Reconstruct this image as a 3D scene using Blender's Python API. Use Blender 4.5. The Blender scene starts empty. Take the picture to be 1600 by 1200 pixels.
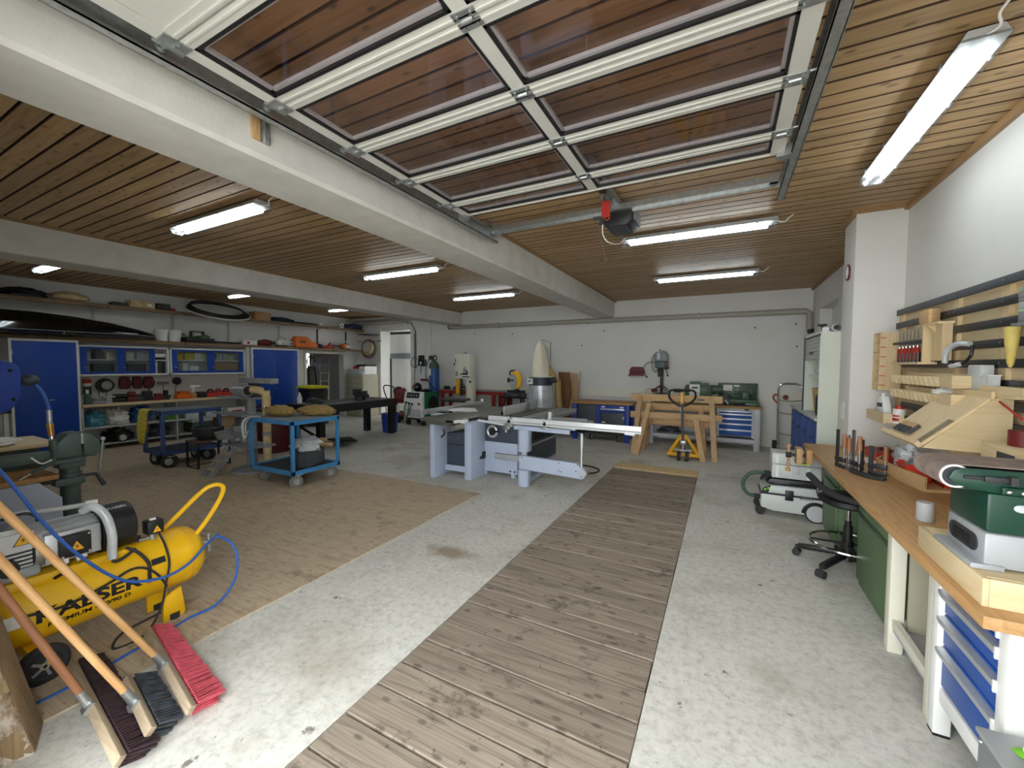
import bpy, bmesh, math, random
from mathutils import Vector, Matrix, Euler
random.seed(7)
SC = bpy.context.scene
COL = SC.collection
PI = math.pi

# ------------------------------------------------------------------ camera
CAM_H = 1.65
yaw, pitch, roll = math.radians(27.526), math.radians(2.6205), math.radians(-.2355)
fw = Vector((-math.sin(yaw)*math.cos(pitch), math.cos(yaw)*math.cos(pitch), -math.sin(pitch)))
rt = Vector((math.cos(yaw), math.sin(yaw), 0)); dn = fw.cross(rt)
r2 = math.cos(roll)*rt + math.sin(roll)*dn; d2 = -math.sin(roll)*rt + math.cos(roll)*dn
cd = bpy.data.cameras.new('camera'); cam = bpy.data.objects.new('camera', cd); COL.objects.link(cam)
cd.sensor_width = 36; cd.lens = 633.99/1600*36; cd.clip_start = .02
cam.matrix_world = Matrix(((r2.x, -d2.x, -fw.x, 0), (r2.y, -d2.y, -fw.y, 0), (r2.z, -d2.z, -fw.z, CAM_H), (0, 0, 0, 1)))
SC.camera = cam
# ------------------------------------------------------------------ sky, exposure
SKY = 7.2
LAMP = 17.0
EXPO = 0.2
W = bpy.data.worlds.new('sky'); SC.world = W; W.use_nodes = True
bg = W.node_tree.nodes['Background']; bg.inputs[0].default_value = (.93, .97, 1, 1); bg.inputs[1].default_value = SKY
SC.view_settings.view_transform = 'Standard'; SC.view_settings.look = 'None'
SC.view_settings.exposure = EXPO; SC.view_settings.gamma = 1; SC.view_settings.use_curve_mapping = False
SC.cycles.use_denoising = True
SC.cycles.max_bounces = 8; SC.cycles.diffuse_bounces = 5; SC.cycles.transparent_max_bounces = 14
SC.cycles.use_adaptive_sampling = True; SC.cycles.adaptive_threshold = .015
SC.cycles.sample_clamp_indirect = 6

# ------------------------------------------------------------------ materials
def lin(h):
    h = h.lstrip('#'); v = [int(h[i:i+2], 16)/255 for i in (0, 2, 4)]
    return tuple((c/12.92 if c <= .04045 else ((c+.055)/1.055)**2.4) for c in v)+(1,)
MATS = {}
def newmat(name):
    m = bpy.data.materials.new(name); m.use_nodes = True
    nt = m.node_tree; b = nt.nodes['Principled BSDF']
    MATS[name] = m
    return m, nt, b
def N(nt, t, **kw):
    n = nt.nodes.new(t)
    for k, v in kw.items():
        if k.startswith('i_'): n.inputs[k[2:].replace('_', ' ')].default_value = v
        else: setattr(n, k, v)
    return n
def coords(nt, scale=(1, 1, 1), rnd=False):
    tc = N(nt, 'ShaderNodeTexCoord'); mp = N(nt, 'ShaderNodeMapping'); mp.inputs['Scale'].default_value = scale
    nt.links.new(tc.outputs['Object'], mp.inputs['Vector'])
    if rnd:
        oi = N(nt, 'ShaderNodeObjectInfo'); mu = N(nt, 'ShaderNodeVectorMath', operation='SCALE')
        cv = N(nt, 'ShaderNodeCombineXYZ')
        for k in range(3): nt.links.new(oi.outputs['Random'], cv.inputs[k])
        nt.links.new(cv.outputs[0], mu.inputs[0]); mu.inputs['Scale'].default_value = 60
        nt.links.new(mu.outputs[0], mp.inputs['Location'])
    return mp.outputs[0]
def ramp(nt, fac, stops):
    r = N(nt, 'ShaderNodeValToRGB')
    while len(r.color_ramp.elements) < len(stops): r.color_ramp.elements.new(.5)
    for e, (p, c) in zip(r.color_ramp.elements, stops): e.position = p; e.color = c
    nt.links.new(fac, r.inputs[0]); return r.outputs[0]
def noise(nt, vec, scale, detail=4, rough=.55):
    n = N(nt, 'ShaderNodeTexNoise'); n.inputs['Scale'].default_value = scale; n.inputs['Detail'].default_value = detail
    n.inputs['Roughness'].default_value = rough; nt.links.new(vec, n.inputs['Vector']); return n.outputs['Fac']
def mix(nt, fac, a, b, mode='MIX'):
    m = N(nt, 'ShaderNodeMix', data_type='RGBA', blend_type=mode)
    for s, v in ((0, fac), (6, a), (7, b)):
        if isinstance(v, (int, float)): m.inputs[s].default_value = v
        elif isinstance(v, tuple): m.inputs[s].default_value = v
        else: nt.links.new(v, m.inputs[s])
    return m.outputs[2]
def bump(nt, b, h, strength=.3, dist=.01):
    n = N(nt, 'ShaderNodeBump'); n.inputs['Strength'].default_value = strength; n.inputs['Distance'].default_value = dist
    nt.links.new(h, n.inputs['Height']); nt.links.new(n.outputs[0], b.inputs['Normal'])
def sc_(c, k): return tuple(min(1, x*k) for x in c[:3])+(1,)
def mat(name, col, rough=.5, metal=0, var=.18, scale=6, bmp=0, spec=.5, coat=0):
    """plain surface with a little procedural wear"""
    if name in MATS: return MATS[name]
    m, nt, b = newmat(name); c = lin(col)
    v = coords(nt); f = noise(nt, v, scale)
    nt.links.new(ramp(nt, f, [(.3, sc_(c, 1-var)), (.7, sc_(c, 1+var*.6))]), b.inputs['Base Color'])
    b.inputs['Roughness'].default_value = rough; b.inputs['Metallic'].default_value = metal
    b.inputs['Specular IOR Level'].default_value = spec; b.inputs['Coat Weight'].default_value = coat
    if bmp: bump(nt, b, noise(nt, v, scale*12, 3), bmp, .004)
    return m
def wood(name, light, dark, axis=0, rough=.5, grain=1.0, knots=.5, tint=.25, bmp=.15, rings=5.0, stain=0, along=1.0):
    """sawn timber; grain runs along the object's own axis, each board takes its own piece of the pattern"""
    m, nt, b = newmat(name); a, d = lin(light), lin(dark)
    s = [8*grain]*3; s[axis] = 1.1*grain*along
    v = coords(nt, tuple(s), True)
    f1 = noise(nt, v, .8, 2, .45)
    s3 = [70*grain]*3; s3[axis] = 2.5*grain
    fine = noise(nt, coords(nt, tuple(s3), True), 1.0, 3, .6)
    mr = N(nt, 'ShaderNodeMath', operation='MULTIPLY'); mr.inputs[1].default_value = rings*2; nt.links.new(f1, mr.inputs[0])
    fr = N(nt, 'ShaderNodeMath', operation='FRACT'); nt.links.new(mr.outputs[0], fr.inputs[0])
    rg = ramp(nt, fr.outputs[0], [(0, (.95, .95, .95, 1)), (.55, (.7, .7, .7, 1)), (.88, (.15, .15, .15, 1)), (1, (.8, .8, .8, 1))])
    g = mix(nt, .5, rg, ramp(nt, fine, [(.3, (0, 0, 0, 1)), (.7, (1, 1, 1, 1))]))
    col = mix(nt, g, d, a)
    s2 = [5.5]*3; s2[axis] = 2.6
    vk = coords(nt, tuple(s2), True); vo = N(nt, 'ShaderNodeTexVoronoi'); vo.inputs['Scale'].default_value = 1.25
    if axis < 2: vo.voronoi_dimensions = '2D'
    nt.links.new(vk, vo.inputs['Vector'])
    k = ramp(nt, vo.outputs['Distance'], [(.05, (1, 1, 1, 1)), (.11, (0, 0, 0, 1))])
    kk = N(nt, 'ShaderNodeMath', operation='MULTIPLY'); kk.inputs[1].default_value = knots; nt.links.new(k, kk.inputs[0])
    col = mix(nt, kk.outputs[0], col, sc_(d, .4))
    oi = N(nt, 'ShaderNodeObjectInfo')
    col = mix(nt, 1.0, col, ramp(nt, oi.outputs['Random'], [(0, (1-tint, 1-tint, 1-tint, 1)), (1, (1, 1, 1, 1))]), 'MULTIPLY')
    if stain:
        vs = coords(nt, (1, 1, 1), True)
        sf = ramp(nt, noise(nt, vs, 5.0, 6, .7), [(.56, (0, 0, 0, 1)), (.66, (1, 1, 1, 1))]); ms = N(nt, 'ShaderNodeMath', operation='MULTIPLY'); ms.inputs[1].default_value = stain; nt.links.new(sf, ms.inputs[0])
        col = mix(nt, ms.outputs[0], col, sc_(d, .42))
        sp = ramp(nt, noise(nt, vs, 26.0, 3, .6), [(.66, (0, 0, 0, 1)), (.7, (1, 1, 1, 1))]); mp = N(nt, 'ShaderNodeMath', operation='MULTIPLY'); mp.inputs[1].default_value = stain*.9; nt.links.new(sp, mp.inputs[0])
        col = mix(nt, mp.outputs[0], col, sc_(d, .35))
    nt.links.new(col, b.inputs['Base Color']); b.inputs['Roughness'].default_value = rough
    if bmp: bump(nt, b, g, bmp, .004)
    return m
def emit(name, col, s):
    m, nt, b = newmat(name); b.inputs['Base Color'].default_value = lin(col)
    b.inputs['Emission Color'].default_value = lin(col); b.inputs['Emission Strength'].default_value = s; return m
def clear(name, tint, gloss=.12, rough=.03):
    """thin transparent sheet: tinted see-through plus a Fresnel reflection"""
    m, nt, b = newmat(name); out = nt.nodes['Material Output']
    t = N(nt, 'ShaderNodeBsdfTransparent'); t.inputs[0].default_value = tint
    g = N(nt, 'ShaderNodeBsdfGlossy'); g.inputs['Roughness'].default_value = rough
    fr = N(nt, 'ShaderNodeFresnel'); fr.inputs[0].default_value = 1.45
    ad = N(nt, 'ShaderNodeMath', operation='ADD'); ad.inputs[1].default_value = gloss*.3; nt.links.new(fr.outputs[0], ad.inputs[0])
    ge = N(nt, 'ShaderNodeNewGeometry'); iv = N(nt, 'ShaderNodeMath', operation='SUBTRACT'); iv.inputs[0].default_value = 1; nt.links.new(ge.outputs['Backfacing'], iv.inputs[1])
    mu = N(nt, 'ShaderNodeMath', operation='MULTIPLY'); nt.links.new(ad.outputs[0], mu.inputs[0]); nt.links.new(iv.outputs[0], mu.inputs[1])
    mx = N(nt, 'ShaderNodeMixShader'); nt.links.new(mu.outputs[0], mx.inputs[0])
    nt.links.new(t.outputs[0], mx.inputs[1]); nt.links.new(g.outputs[0], mx.inputs[2]); nt.links.new(mx.outputs[0], out.inputs[0])
    return m

def concrete(name, base, dark, spots, sc=1.0, stain=.7, patch=None):
    m, nt, b = newmat(name)
    v = coords(nt)
    big = noise(nt, v, .5*sc, 5, .6); med = noise(nt, v, 3.0*sc, 10, .78); fine = noise(nt, v, 22*sc, 6, .75)
    col = ramp(nt, big, [(.34, lin(dark)), (.6, lin(base))])
    col = mix(nt, .6, col, ramp(nt, med, [(.28, sc_(lin(dark), .72)), (.5, lin(base)), (.72, sc_(lin(base), 1.14))]))
    col = mix(nt, .42, col, ramp(nt, fine, [(.32, sc_(lin(dark), .5)), (.5, lin(base)), (.68, sc_(lin(base), 1.25))]))
    br = ramp(nt, noise(nt, v, 1.15*sc, 5, .62), [(.52, (0, 0, 0, 1)), (.72, (.6, .6, .6, 1))]); col = mix(nt, br, col, lin('#8f8068'))
    drops = ramp(nt, noise(nt, v, 9*sc, 5, .62), [(.64, (0, 0, 0, 1)), (.68, (1, 1, 1, 1))])
    gate = ramp(nt, noise(nt, v, .8*sc, 3, .5), [(.44, (0, 0, 0, 1)), (.56, (1, 1, 1, 1))])
    sp = mix(nt, 1.0, drops, gate, 'MULTIPLY'); ms = N(nt, 'ShaderNodeMath', operation='MULTIPLY'); ms.inputs[1].default_value = stain; nt.links.new(sp, ms.inputs[0])
    col = mix(nt, ms.outputs[0], col, lin(spots))
    for (px, py, rx, ry, c, k) in (patch or []):
        mp = N(nt, 'ShaderNodeMapping'); tc = N(nt, 'ShaderNodeTexCoord'); nt.links.new(tc.outputs['Object'], mp.inputs['Vector'])
        mp.inputs['Location'].default_value = (-px/rx, -py/ry, 0); mp.inputs['Scale'].default_value = (1/rx, 1/ry, 0)
        ln = N(nt, 'ShaderNodeVectorMath', operation='LENGTH'); nt.links.new(mp.outputs[0], ln.inputs[0])
        wb = N(nt, 'ShaderNodeMath', operation='MULTIPLY_ADD'); wb.inputs[1].default_value = 1.5; nt.links.new(noise(nt, v, 7, 5, .6), wb.inputs[0]); nt.links.new(ln.outputs['Value'], wb.inputs[2])
        su = N(nt, 'ShaderNodeMath', operation='SUBTRACT'); su.inputs[1].default_value = .75; nt.links.new(wb.outputs[0], su.inputs[0])
        f = ramp(nt, su.outputs[0], [(.35, (k, k, k, 1)), (.95, (0, 0, 0, 1))])
        col = mix(nt, f, col, lin(c))
    nt.links.new(col, b.inputs['Base Color'])
    b.inputs['Roughness'].default_value = .72; b.inputs['Specular IOR Level'].default_value = .35
    bump(nt, b, fine, .15, .003)
    return m

# ------------------------------------------------------------------ mesh helpers
class MB:
    def __init__(s): s.bm = bmesh.new()
    def _x(s, verts, M):
        if M is not None: bmesh.ops.transform(s.bm, matrix=M, verts=verts)
    def box(s, x0, x1, y0, y1, z0, z1, bev=0, M=None, seg=2):
        r = bmesh.ops.create_cube(s.bm, size=1)['verts']
        bmesh.ops.scale(s.bm, vec=(abs(x1-x0), abs(y1-y0), abs(z1-z0)), verts=r)
        bmesh.ops.translate(s.bm, vec=((x0+x1)/2, (y0+y1)/2, (z0+z1)/2), verts=r)
        if bev:
            es = list({e for v in r for e in v.link_edges})
            q = bmesh.ops.bevel(s.bm, geom=es, offset=bev, segments=seg, affect='EDGES', profile=.5)
            r = list({v for f in q['faces'] for v in f.verts} | {v for v in r if v.is_valid})
            r = list({v for f in {f for v in r for f in v.link_faces} for v in f.verts})
        s._x(r, M); return s
    def ob(s, c, sz, rot=(0, 0, 0), bev=0, seg=2):
        return s.box(-sz[0]/2, sz[0]/2, -sz[1]/2, sz[1]/2, -sz[2]/2, sz[2]/2, bev, Matrix.Translation(c) @ Euler(rot).to_matrix().to_4x4(), seg)
    def beam(s, p0, p1, w, h, up=(0, 0, 1), bev=0):
        """square bar from p0 to p1"""
        p0, p1 = Vector(p0), Vector(p1); d = p1-p0; L = d.length; z = d.normalized(); u = Vector(up)
        if abs(z.dot(u)) > .98: u = Vector((1, 0, 0))
        x = u.cross(z).normalized(); y = z.cross(x)
        M = Matrix(((x.x, y.x, z.x, p0.x), (x.y, y.y, z.y, p0.y), (x.z, y.z, z.z, p0.z), (0, 0, 0, 1)))
        return s.box(-w/2, w/2, -h/2, h/2, 0, L, bev, M)
    def cyl(s, p0, p1, r0, r1=None, n=14, caps=True):
        p0, p1 = Vector(p0), Vector(p1); d = p1-p0; r1 = r0 if r1 is None else r1
        q = bmesh.ops.create_cone(s.bm, cap_ends=caps, segments=n, radius1=r0, radius2=max(r1, 1e-5), depth=d.length)['verts']
        M = Matrix.Translation((p0+p1)/2) @ d.to_track_quat('Z', 'Y').to_matrix().to_4x4()
        s._x(q, M); return s
    def tube(s, pts, r, n=8, smooth=0, closed=False, taper=None):
        P = [Vector(p) for p in pts]
        if smooth: P = catmull(P, smooth, closed)
        rings = []; m = len(P); nrm = None
        for i, p in enumerate(P):
            if closed: t = (P[(i+1) % m]-P[i-1]).normalized()
            else: t = (P[min(i+1, m-1)]-P[max(i-1, 0)]).normalized()
            if nrm is None:
                a = Vector((0, 0, 1)) if abs(t.z) < .9 else Vector((1, 0, 0)); nrm = t.cross(a).normalized()
            nrm = (nrm-t*nrm.dot(t)).normalized(); bi = t.cross(nrm)
            rr = r if taper is None else r*(taper[0]+(taper[1]-taper[0])*i/(m-1))
            rings.append([s.bm.verts.new(p+rr*(math.cos(2*PI*k/n)*nrm+math.sin(2*PI*k/n)*bi)) for k in range(n)])
        for i in range(m if closed else m-1):
            a, b = rings[i], rings[(i+1) % m]
            for k in range(n): s.bm.faces.new((a[k], a[(k+1) % n], b[(k+1) % n], b[k]))
        if not closed:
            s.bm.faces.new(rings[0][::-1]); s.bm.faces.new(rings[-1])
        return s
    def lathe(s, prof, n=20, M=None, caps=True):
        rings = [[s.bm.verts.new((r*math.cos(2*PI*k/n), r*math.sin(2*PI*k/n), z)) for k in range(n)] for r, z in prof]
        for a, b in zip(rings, rings[1:]):
            for k in range(n): s.bm.faces.new((a[k], a[(k+1) % n], b[(k+1) % n], b[k]))
        if caps: s.bm.faces.new(rings[0][::-1]); s.bm.faces.new(rings[-1])
        s._x([v for r in rings for v in r], M); return s
    def prism(s, poly, a, b, plane='xy', bev=0, M=None):
        f = {'xy': lambda u, v, w: (u, v, w), 'xz': lambda u, v, w: (u, w, v), 'yz': lambda u, v, w: (w, u, v)}[plane]
        A = [s.bm.verts.new(f(u, v, a)) for u, v in poly]; B = [s.bm.verts.new(f(u, v, b)) for u, v in poly]
        n = len(poly); fs = [s.bm.faces.new(A[::-1]), s.bm.faces.new(B)]
        for k in range(n): fs.append(s.bm.faces.new((A[k], A[(k+1) % n], B[(k+1) % n], B[k])))
        vs = A+B
        if bev:
            q = bmesh.ops.bevel(s.bm, geom=list({e for f in fs for e in f.edges}), offset=bev, segments=2, affect='EDGES', profile=.5)
            vs = list({v for f in q['faces'] for v in f.verts}); vs = list({v for f in {f for v in vs for f in v.link_faces} for v in f.verts})
        s._x(vs, M); return s
    def sph(s, c, r, n=12, M=None):
        q = bmesh.ops.create_uvsphere(s.bm, u_segments=n, v_segments=max(6, n*2//3), radius=1)['verts']
        r = (r, r, r) if isinstance(r, (int, float)) else r
        bmesh.ops.scale(s.bm, vec=r, verts=q); bmesh.ops.translate(s.bm, vec=c, verts=q); s._x(q, M); return s
    def torus(s, c, R, r, axis='z', n=28, m=8, sx=1, a0=0, a1=2*PI):
        e = {'z': lambda a: (math.cos(a)*R*sx, math.sin(a)*R, 0), 'x': lambda a: (0, math.cos(a)*R*sx, math.sin(a)*R), 'y': lambda a: (math.cos(a)*R*sx, 0, math.sin(a)*R)}[axis]
        full = a1-a0 > 2*PI-.01
        pts = [Vector(c)+Vector(e(a0+(a1-a0)*k/(n if full else n-1))) for k in range(n)]
        return s.tube(pts, r, m, closed=full)
    def lump(s, c, r, seed=0, amp=.25, n=14, f=2.2):
        """crumpled bag or heap of cloth"""
        from mathutils import noise as mn
        q = bmesh.ops.create_uvsphere(s.bm, u_segments=n, v_segments=n, radius=1)['verts']
        for v in q:
            k = 1+amp*mn.noise(v.co*f+Vector((seed*3.1, seed*1.7, seed)))+amp*.5*mn.noise(v.co*f*2.7+Vector((seed, 9, 2)))
            z = max(v.co.z*k, -.75); v.co = Vector((v.co.x*k*r[0], v.co.y*k*r[1], (z+.75)/1.75*r[2]))
        bmesh.ops.translate(s.bm, vec=c, verts=q); return s
    def mesh(s, name, mats, sharp=35):
        bmesh.ops.recalc_face_normals(s.bm, faces=s.bm.faces)
        me = bpy.data.meshes.new(name); s.bm.to_mesh(me); s.bm.free()
        for m in (mats if isinstance(mats, (list, tuple)) else [mats]): me.materials.append(MATS[m] if isinstance(m, str) else m)
        me.polygons.foreach_set('use_smooth', [True]*len(me.polygons)); me.set_sharp_from_angle(angle=math.radians(sharp))
        return me
def catmull(P, k, closed=False):
    out = []; n = len(P)
    for i in range(n if closed else n-1):
        g = (lambda j: P[j % n]) if closed else (lambda j: P[max(0, min(n-1, j))])
        a, b, c, d = g(i-1), g(i), g(i+1), g(i+2)
        for q in range(k):
            t = q/k; out.append(.5*((2*b)+(c-a)*t+(2*a-5*b+4*c-d)*t*t+(3*b-a-3*c+d)*t**3))
    if not closed: out.append(P[-1])
    return out
def obj(name, data, parent=None, loc=None, rot=None):
    o = bpy.data.objects.new(name, data); COL.objects.link(o)
    if parent is not None: o.parent = parent
    if loc is not None: o.location = loc
    if rot is not None: o.rotation_euler = rot
    return o
def part(name, mb, m, parent=None, loc=None, rot=None, label=None, sharp=35):
    o = obj(name, mb.mesh(name, m, sharp), parent, loc, rot)
    if label: o['label'] = label
    return o
def tag(o, label, cat, group=None):
    o['label'] = label; o['category'] = cat
    if group: o['group'] = group
    return o
def thing(name, label, cat, loc=(0, 0, 0), rz=0, group=None):
    return tag(obj(name, None, None, loc, (0, 0, rz)), label, cat, group)
def struct(name, mb, m, parent=None):
    o = part(name, mb, m, parent)
    if parent is None: o['kind'] = 'structure'
    return o
def dup(root, loc=None, rz=None, label=None):
    r = root.copy(); COL.objects.link(r)
    if loc is not None: r.location = loc
    if rz is not None: r.rotation_euler = (0, 0, rz)
    if label: r['label'] = label
    for ch in list(root.children):
        c = ch.copy(); COL.objects.link(c); c.parent = r
        for g in list(ch.children):
            d = g.copy(); COL.objects.link(d); d.parent = c
    return r
def text(name, body, size, m, parent, M, ext=.0006, bold=0, sx=1, wrap=None):
    """flat lettering as real mesh; M places it (x along the words, y up the letters, z off the surface)"""
    cu = bpy.data.curves.new('lettering', 'FONT'); cu.body = body; cu.size = size; cu.extrude = ext; cu.offset = bold
    cu.align_x = 'CENTER'; cu.align_y = 'CENTER'; cu.resolution_u = 3
    t = bpy.data.objects.new('lettering', cu); COL.objects.link(t); bpy.context.view_layer.update()
    me = bpy.data.meshes.new_from_object(t.evaluated_get(bpy.context.evaluated_depsgraph_get()))
    bpy.data.objects.remove(t); me.name = name; me.materials.clear(); me.materials.append(MATS[m])
    me.transform(Matrix.Diagonal((sx, 1, 1, 1)))
    if wrap: wrap(me)
    me.transform(M)
    return obj(name, me, parent)
def frame_M(o, x, y):
    x, y = Vector(x).normalized(), Vector(y).normalized(); z = x.cross(y); o = Vector(o)
    return Matrix(((x.x, y.x, z.x, o.x), (x.y, y.y, z.y, o.y), (x.z, y.z, z.z, o.z), (0, 0, 0, 1)))

# ------------------------------------------------------------------ common materials
concrete('concrete_floor', '#cfcdc4', '#afaca2', '#5d564c', 1.0, .8, [(-2.12, 2.86, .30, .16, '#8d7a61', .8)])
concrete('asphalt', '#b5b2aa', '#9b9890', '#8a8780', .6, .2)
mat('wall_white', '#dcdbd6', .75, var=.05, scale=1.5, bmp=.05)
mat('beam_white', '#d6d4cd', .8, var=.1, scale=5, bmp=.35)
mat('dark_void', '#1b1714', .9)
wood('ceiling_board', '#cbaa7b', '#9e7c52', 0, .48, 1.0, .7, .25, .06, 3.5, 0, .6)
mat('groove_shade', '#4a321b', .7, 0, .2, 8)
wood('trim_board', '#a5835a', '#846440', 1, .45, 1.0, .1, .1, .1)
wood('old_plank', '#aea08d', '#75675a', 0, .75, 1.0, .6, .28, .4, 3.2, .7, .8)
wood('new_board', '#dcc497', '#c8a873', 0, .65, 1.0, .35, .1, .1)
wood('floor_sheet', '#cfbea1', '#a8937a', 0, .72, 1.0, .3, .1, .2, 4, .5, 1.5)
wood('ply_y', '#e4d0a8', '#d4ba8a', 1, .55, .7, .12, .08, .03)
wood('ply_x', '#e4d0a8', '#d4ba8a', 0, .55, .7, .12, .08, .03)
wood('ply_z', '#e2cca2', '#cfb382', 2, .55, .7, .15, .1, .03)
wood('bench_y', '#c79f6c', '#a97c49', 1, .45, 1, .1, .08, .04)
wood('bench_x', '#b98d57', '#94683a', 0, .5, 1, .1, .08, .04)
wood('pine_x', '#d9b685', '#bf9762', 0, .6, 1, .5, .12, .08)
wood('pine_z', '#cfac7c', '#ad8658', 2, .6, 1, .5, .2, .08)
wood('slab_z', '#8c6338', '#5b3c20', 2, .7, .6, .8, .1, .3)
wood('handle_z', '#d3a873', '#b98750', 2, .5, 1.2, .05, .15, .05)
wood('handle_dark', '#a9744e', '#83543a', 2, .5, 1.2, .05, .1, .05)
mat('steel', '#9a9c9d', .35, .9, .15, 20); mat('zinc', '#b6bab9', .38, .85, .2, 25); mat('chrome', '#d8d8d8', .12, 1, .03)
mat('alu', '#c9ccce', .35, .7, .08, 10); mat('alu_white', '#e9ebec', .35, .25, .04, 6); mat('dark_steel', '#47494b', .5, .6, .25, 12)
mat('cast_iron', '#74746d', .5, .5, .15, 8); mat('door_frame_white', '#d3d2cb', .38, .1, .03, 4)
mat('black', '#161617', .45, 0, .2, 10); mat('black_gloss', '#0d0e10', .12, 0, .1, 4, coat=.5); mat('rubber', '#2b2b2c', .8, 0, .25, 14)
mat('grey_rubber', '#77746c', .75, 0, .15, 14); mat('dark_grey', '#3b4047', .5, 0, .1, 4); mat('mid_grey', '#7f8386', .5, 0, .1, 5)
mat('light_grey', '#b9bcbc', .45, 0, .06, 4); mat('white', '#e8e8e4', .5, 0, .05, 5); mat('paper', '#efeee9', .8, 0, .03, 5)
mat('saw_blue_grey', '#b3bed2', .42, 0, .05, 3); mat('saw_dark', '#414a57', .45, 0, .08, 3)
mat('cab_blue', '#0b429f', .4, 0, .06, 2); mat('cab_grey', '#b9bcb4', .5, 0, .06, 3); mat('trolley_blue', '#3f87bd', .45, 0, .15, 6)
mat('trolley_navy', '#3c5488', .5, 0, .2, 6); mat('deep_blue', '#1c3f9c', .45, 0, .1, 4); mat('hose_blue', '#2f62b4', .4, 0, .1, 5)
mat('drawer_blue', '#1b4e9e', .42, 0, .06, 3); mat('bottle_blue', '#2a5a9c', .4, 0, .1, 5)
mat('green_bench', '#5c7450', .5, 0, .12, 5); mat('machine_green', '#3f5641', .42, 0, .12, 5); mat('sander_green', '#0f3a2c', .35, 0, .1, 4)
mat('welder_green', '#156b44', .4, 0, .08, 3); mat('yellow', '#f0bb12', .35, 0, .08, 3); mat('jack_yellow', '#e3a81b', .45, 0, .12, 5)
mat('lid_yellow', '#cdc61e', .5, 0, .06, 4); mat('towel_yellow', '#d8cb54', .95, 0, .2, 30, .6); mat('red', '#b52a22', .45, 0, .12, 5)
mat('bin_red', '#c8331f', .4, 0, .1, 4); mat('dark_red', '#6d1c1c', .5, 0, .2, 6); mat('orange', '#dd6a18', .45, 0, .1, 4)
mat('bristle_red', '#d65a68', .7, 0, .25, 30); mat('bristle_dark', '#3d2a30', .85, 0, .35, 30); mat('bristle_grey', '#43484f', .85, 0, .6, 26)
mat('cream', '#dfdccb', .45, 0, .05, 4); mat('beige', '#a9a58f', .5, 0, .06, 3); mat('cloth_cream', '#ebe3cd', .9, 0, .08, 4)
mat('canvas', '#c6b07f', .85, 0, .25, 12, .3); mat('hose_tan', '#b39a63', .6, 0, .12, 10); mat('cardboard', '#b3956a', .8, 0, .1, 6)
mat('straw', '#a58a52', .9, 0, .5, 40, .8); mat('moss', '#6d7c33', .9, 0, .4, 30); mat('leaf_green', '#4d7a35', .7, 0, .3, 20)
mat('bag_clear', '#c4c9cb', .25, .1, .25, 9); mat('bag_blue', '#2c5fa8', .3, 0, .35, 6); mat('bag_teal', '#4f93ab', .3, 0, .3, 6)
mat('charcoal_wicker', '#4a4d50', .8, 0, .35, 40, .6); mat('basket_brown', '#6d5540', .8, 0, .4, 30, .5); mat('vise_green', '#4f5f5c', .5, .2, .2, 8)
mat('brass', '#c89a55', .3, .8, .15, 15); mat('emery', '#8b7a70', .9, 0, .35, 18, .3); mat('sander_grey', '#a8acae', .5, .2, .1, 6)
mat('acid_green', '#6fb52c', .45, 0, .05, 4); mat('warn_yellow', '#f3b51a', .5, 0, .03, 3); mat('foam_yellow', '#d6c06a', .7, 0, .15, 14)
mat('pad_green', '#9fb694', .85, 0, .35, 25); mat('sand_dust', '#8f9193', .85, 0, .25, 10); mat('pipe_grey', '#aaa79b', .5, 0, .05, 4)
mat('smoke', '#45504f', .3, 0, .2, 8); mat('chisel_red', '#a5301f', .45, 0, .1, 10); mat('navy_fabric', '#28344a', .9, 0, .2, 12)
mat('vac_grey', '#c3c7c4', .45, 0, .05, 4); mat('vac_hose', '#3a5340', .55, 0, .15, 20); mat('vice_wood', '#b98a55', .55, 0, .15, 8)
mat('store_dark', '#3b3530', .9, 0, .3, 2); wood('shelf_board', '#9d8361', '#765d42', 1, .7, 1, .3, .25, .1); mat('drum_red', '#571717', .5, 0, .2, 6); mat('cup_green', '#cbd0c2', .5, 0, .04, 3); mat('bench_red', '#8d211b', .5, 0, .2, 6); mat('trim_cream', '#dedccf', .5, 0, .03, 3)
emit('lamp_tube', '#f4fbff', LAMP)
clear('lamp_cover', (.93, .95, .97, 1), .3, .08)
clear('plexi', (.955, .925, .935, 1), .1, .02)
clear('glass_smoke', (.86, .88, .89, 1), .1, .05)
clear('plastic_clear', (.92, .93, .93, 1), .5, .1)

# ------------------------------------------------------------------ room shell
YB, XR, XL, ZC, YF = 9.8, 1.52, -11.0, 3.19, .02
floor = MB()
floor.box(XL-.2, -1.556, -.3, YB+.9, -.2, 0); floor.box(-.306, XR+.2, -.3, YB+.2, -.2, 0); floor.box(-1.556, -.306, 6.965, YB+.2, -.2, 0)
FL = struct('floor', floor, 'concrete_floor')
part('pit_bed', MB().box(-1.556, -.306, -.3, 6.965, -.2, -.05), 'dark_void', FL)
y = -.25; pw = [.2, .22, .18, .21]; k = 0; ws = [.21, .205, .23, .2, .25, .24, .195, .2, .18, .41*.5, .205, .24, .19, .22]
while y < 6.52:
    w = min(ws[k % len(ws)], 6.6-y); g = .010 if k % 4 else .016
    me = MB().box(-.62, .62, -w/2+g/2, w/2-g/2, -.035, 0, .003, seg=1)
    part('plank', me, 'old_plank', FL, (-.931+random.uniform(-.003, .003), y+w/2, random.uniform(.0005, .006)), (0, 0, random.uniform(-.003, .003)))
    y += w; k += 1
part('plank', MB().box(-.62, .62, -.172, .172, -.035, 0, .003, seg=1), 'new_board', FL, (-.931, 6.785, .006))
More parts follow.
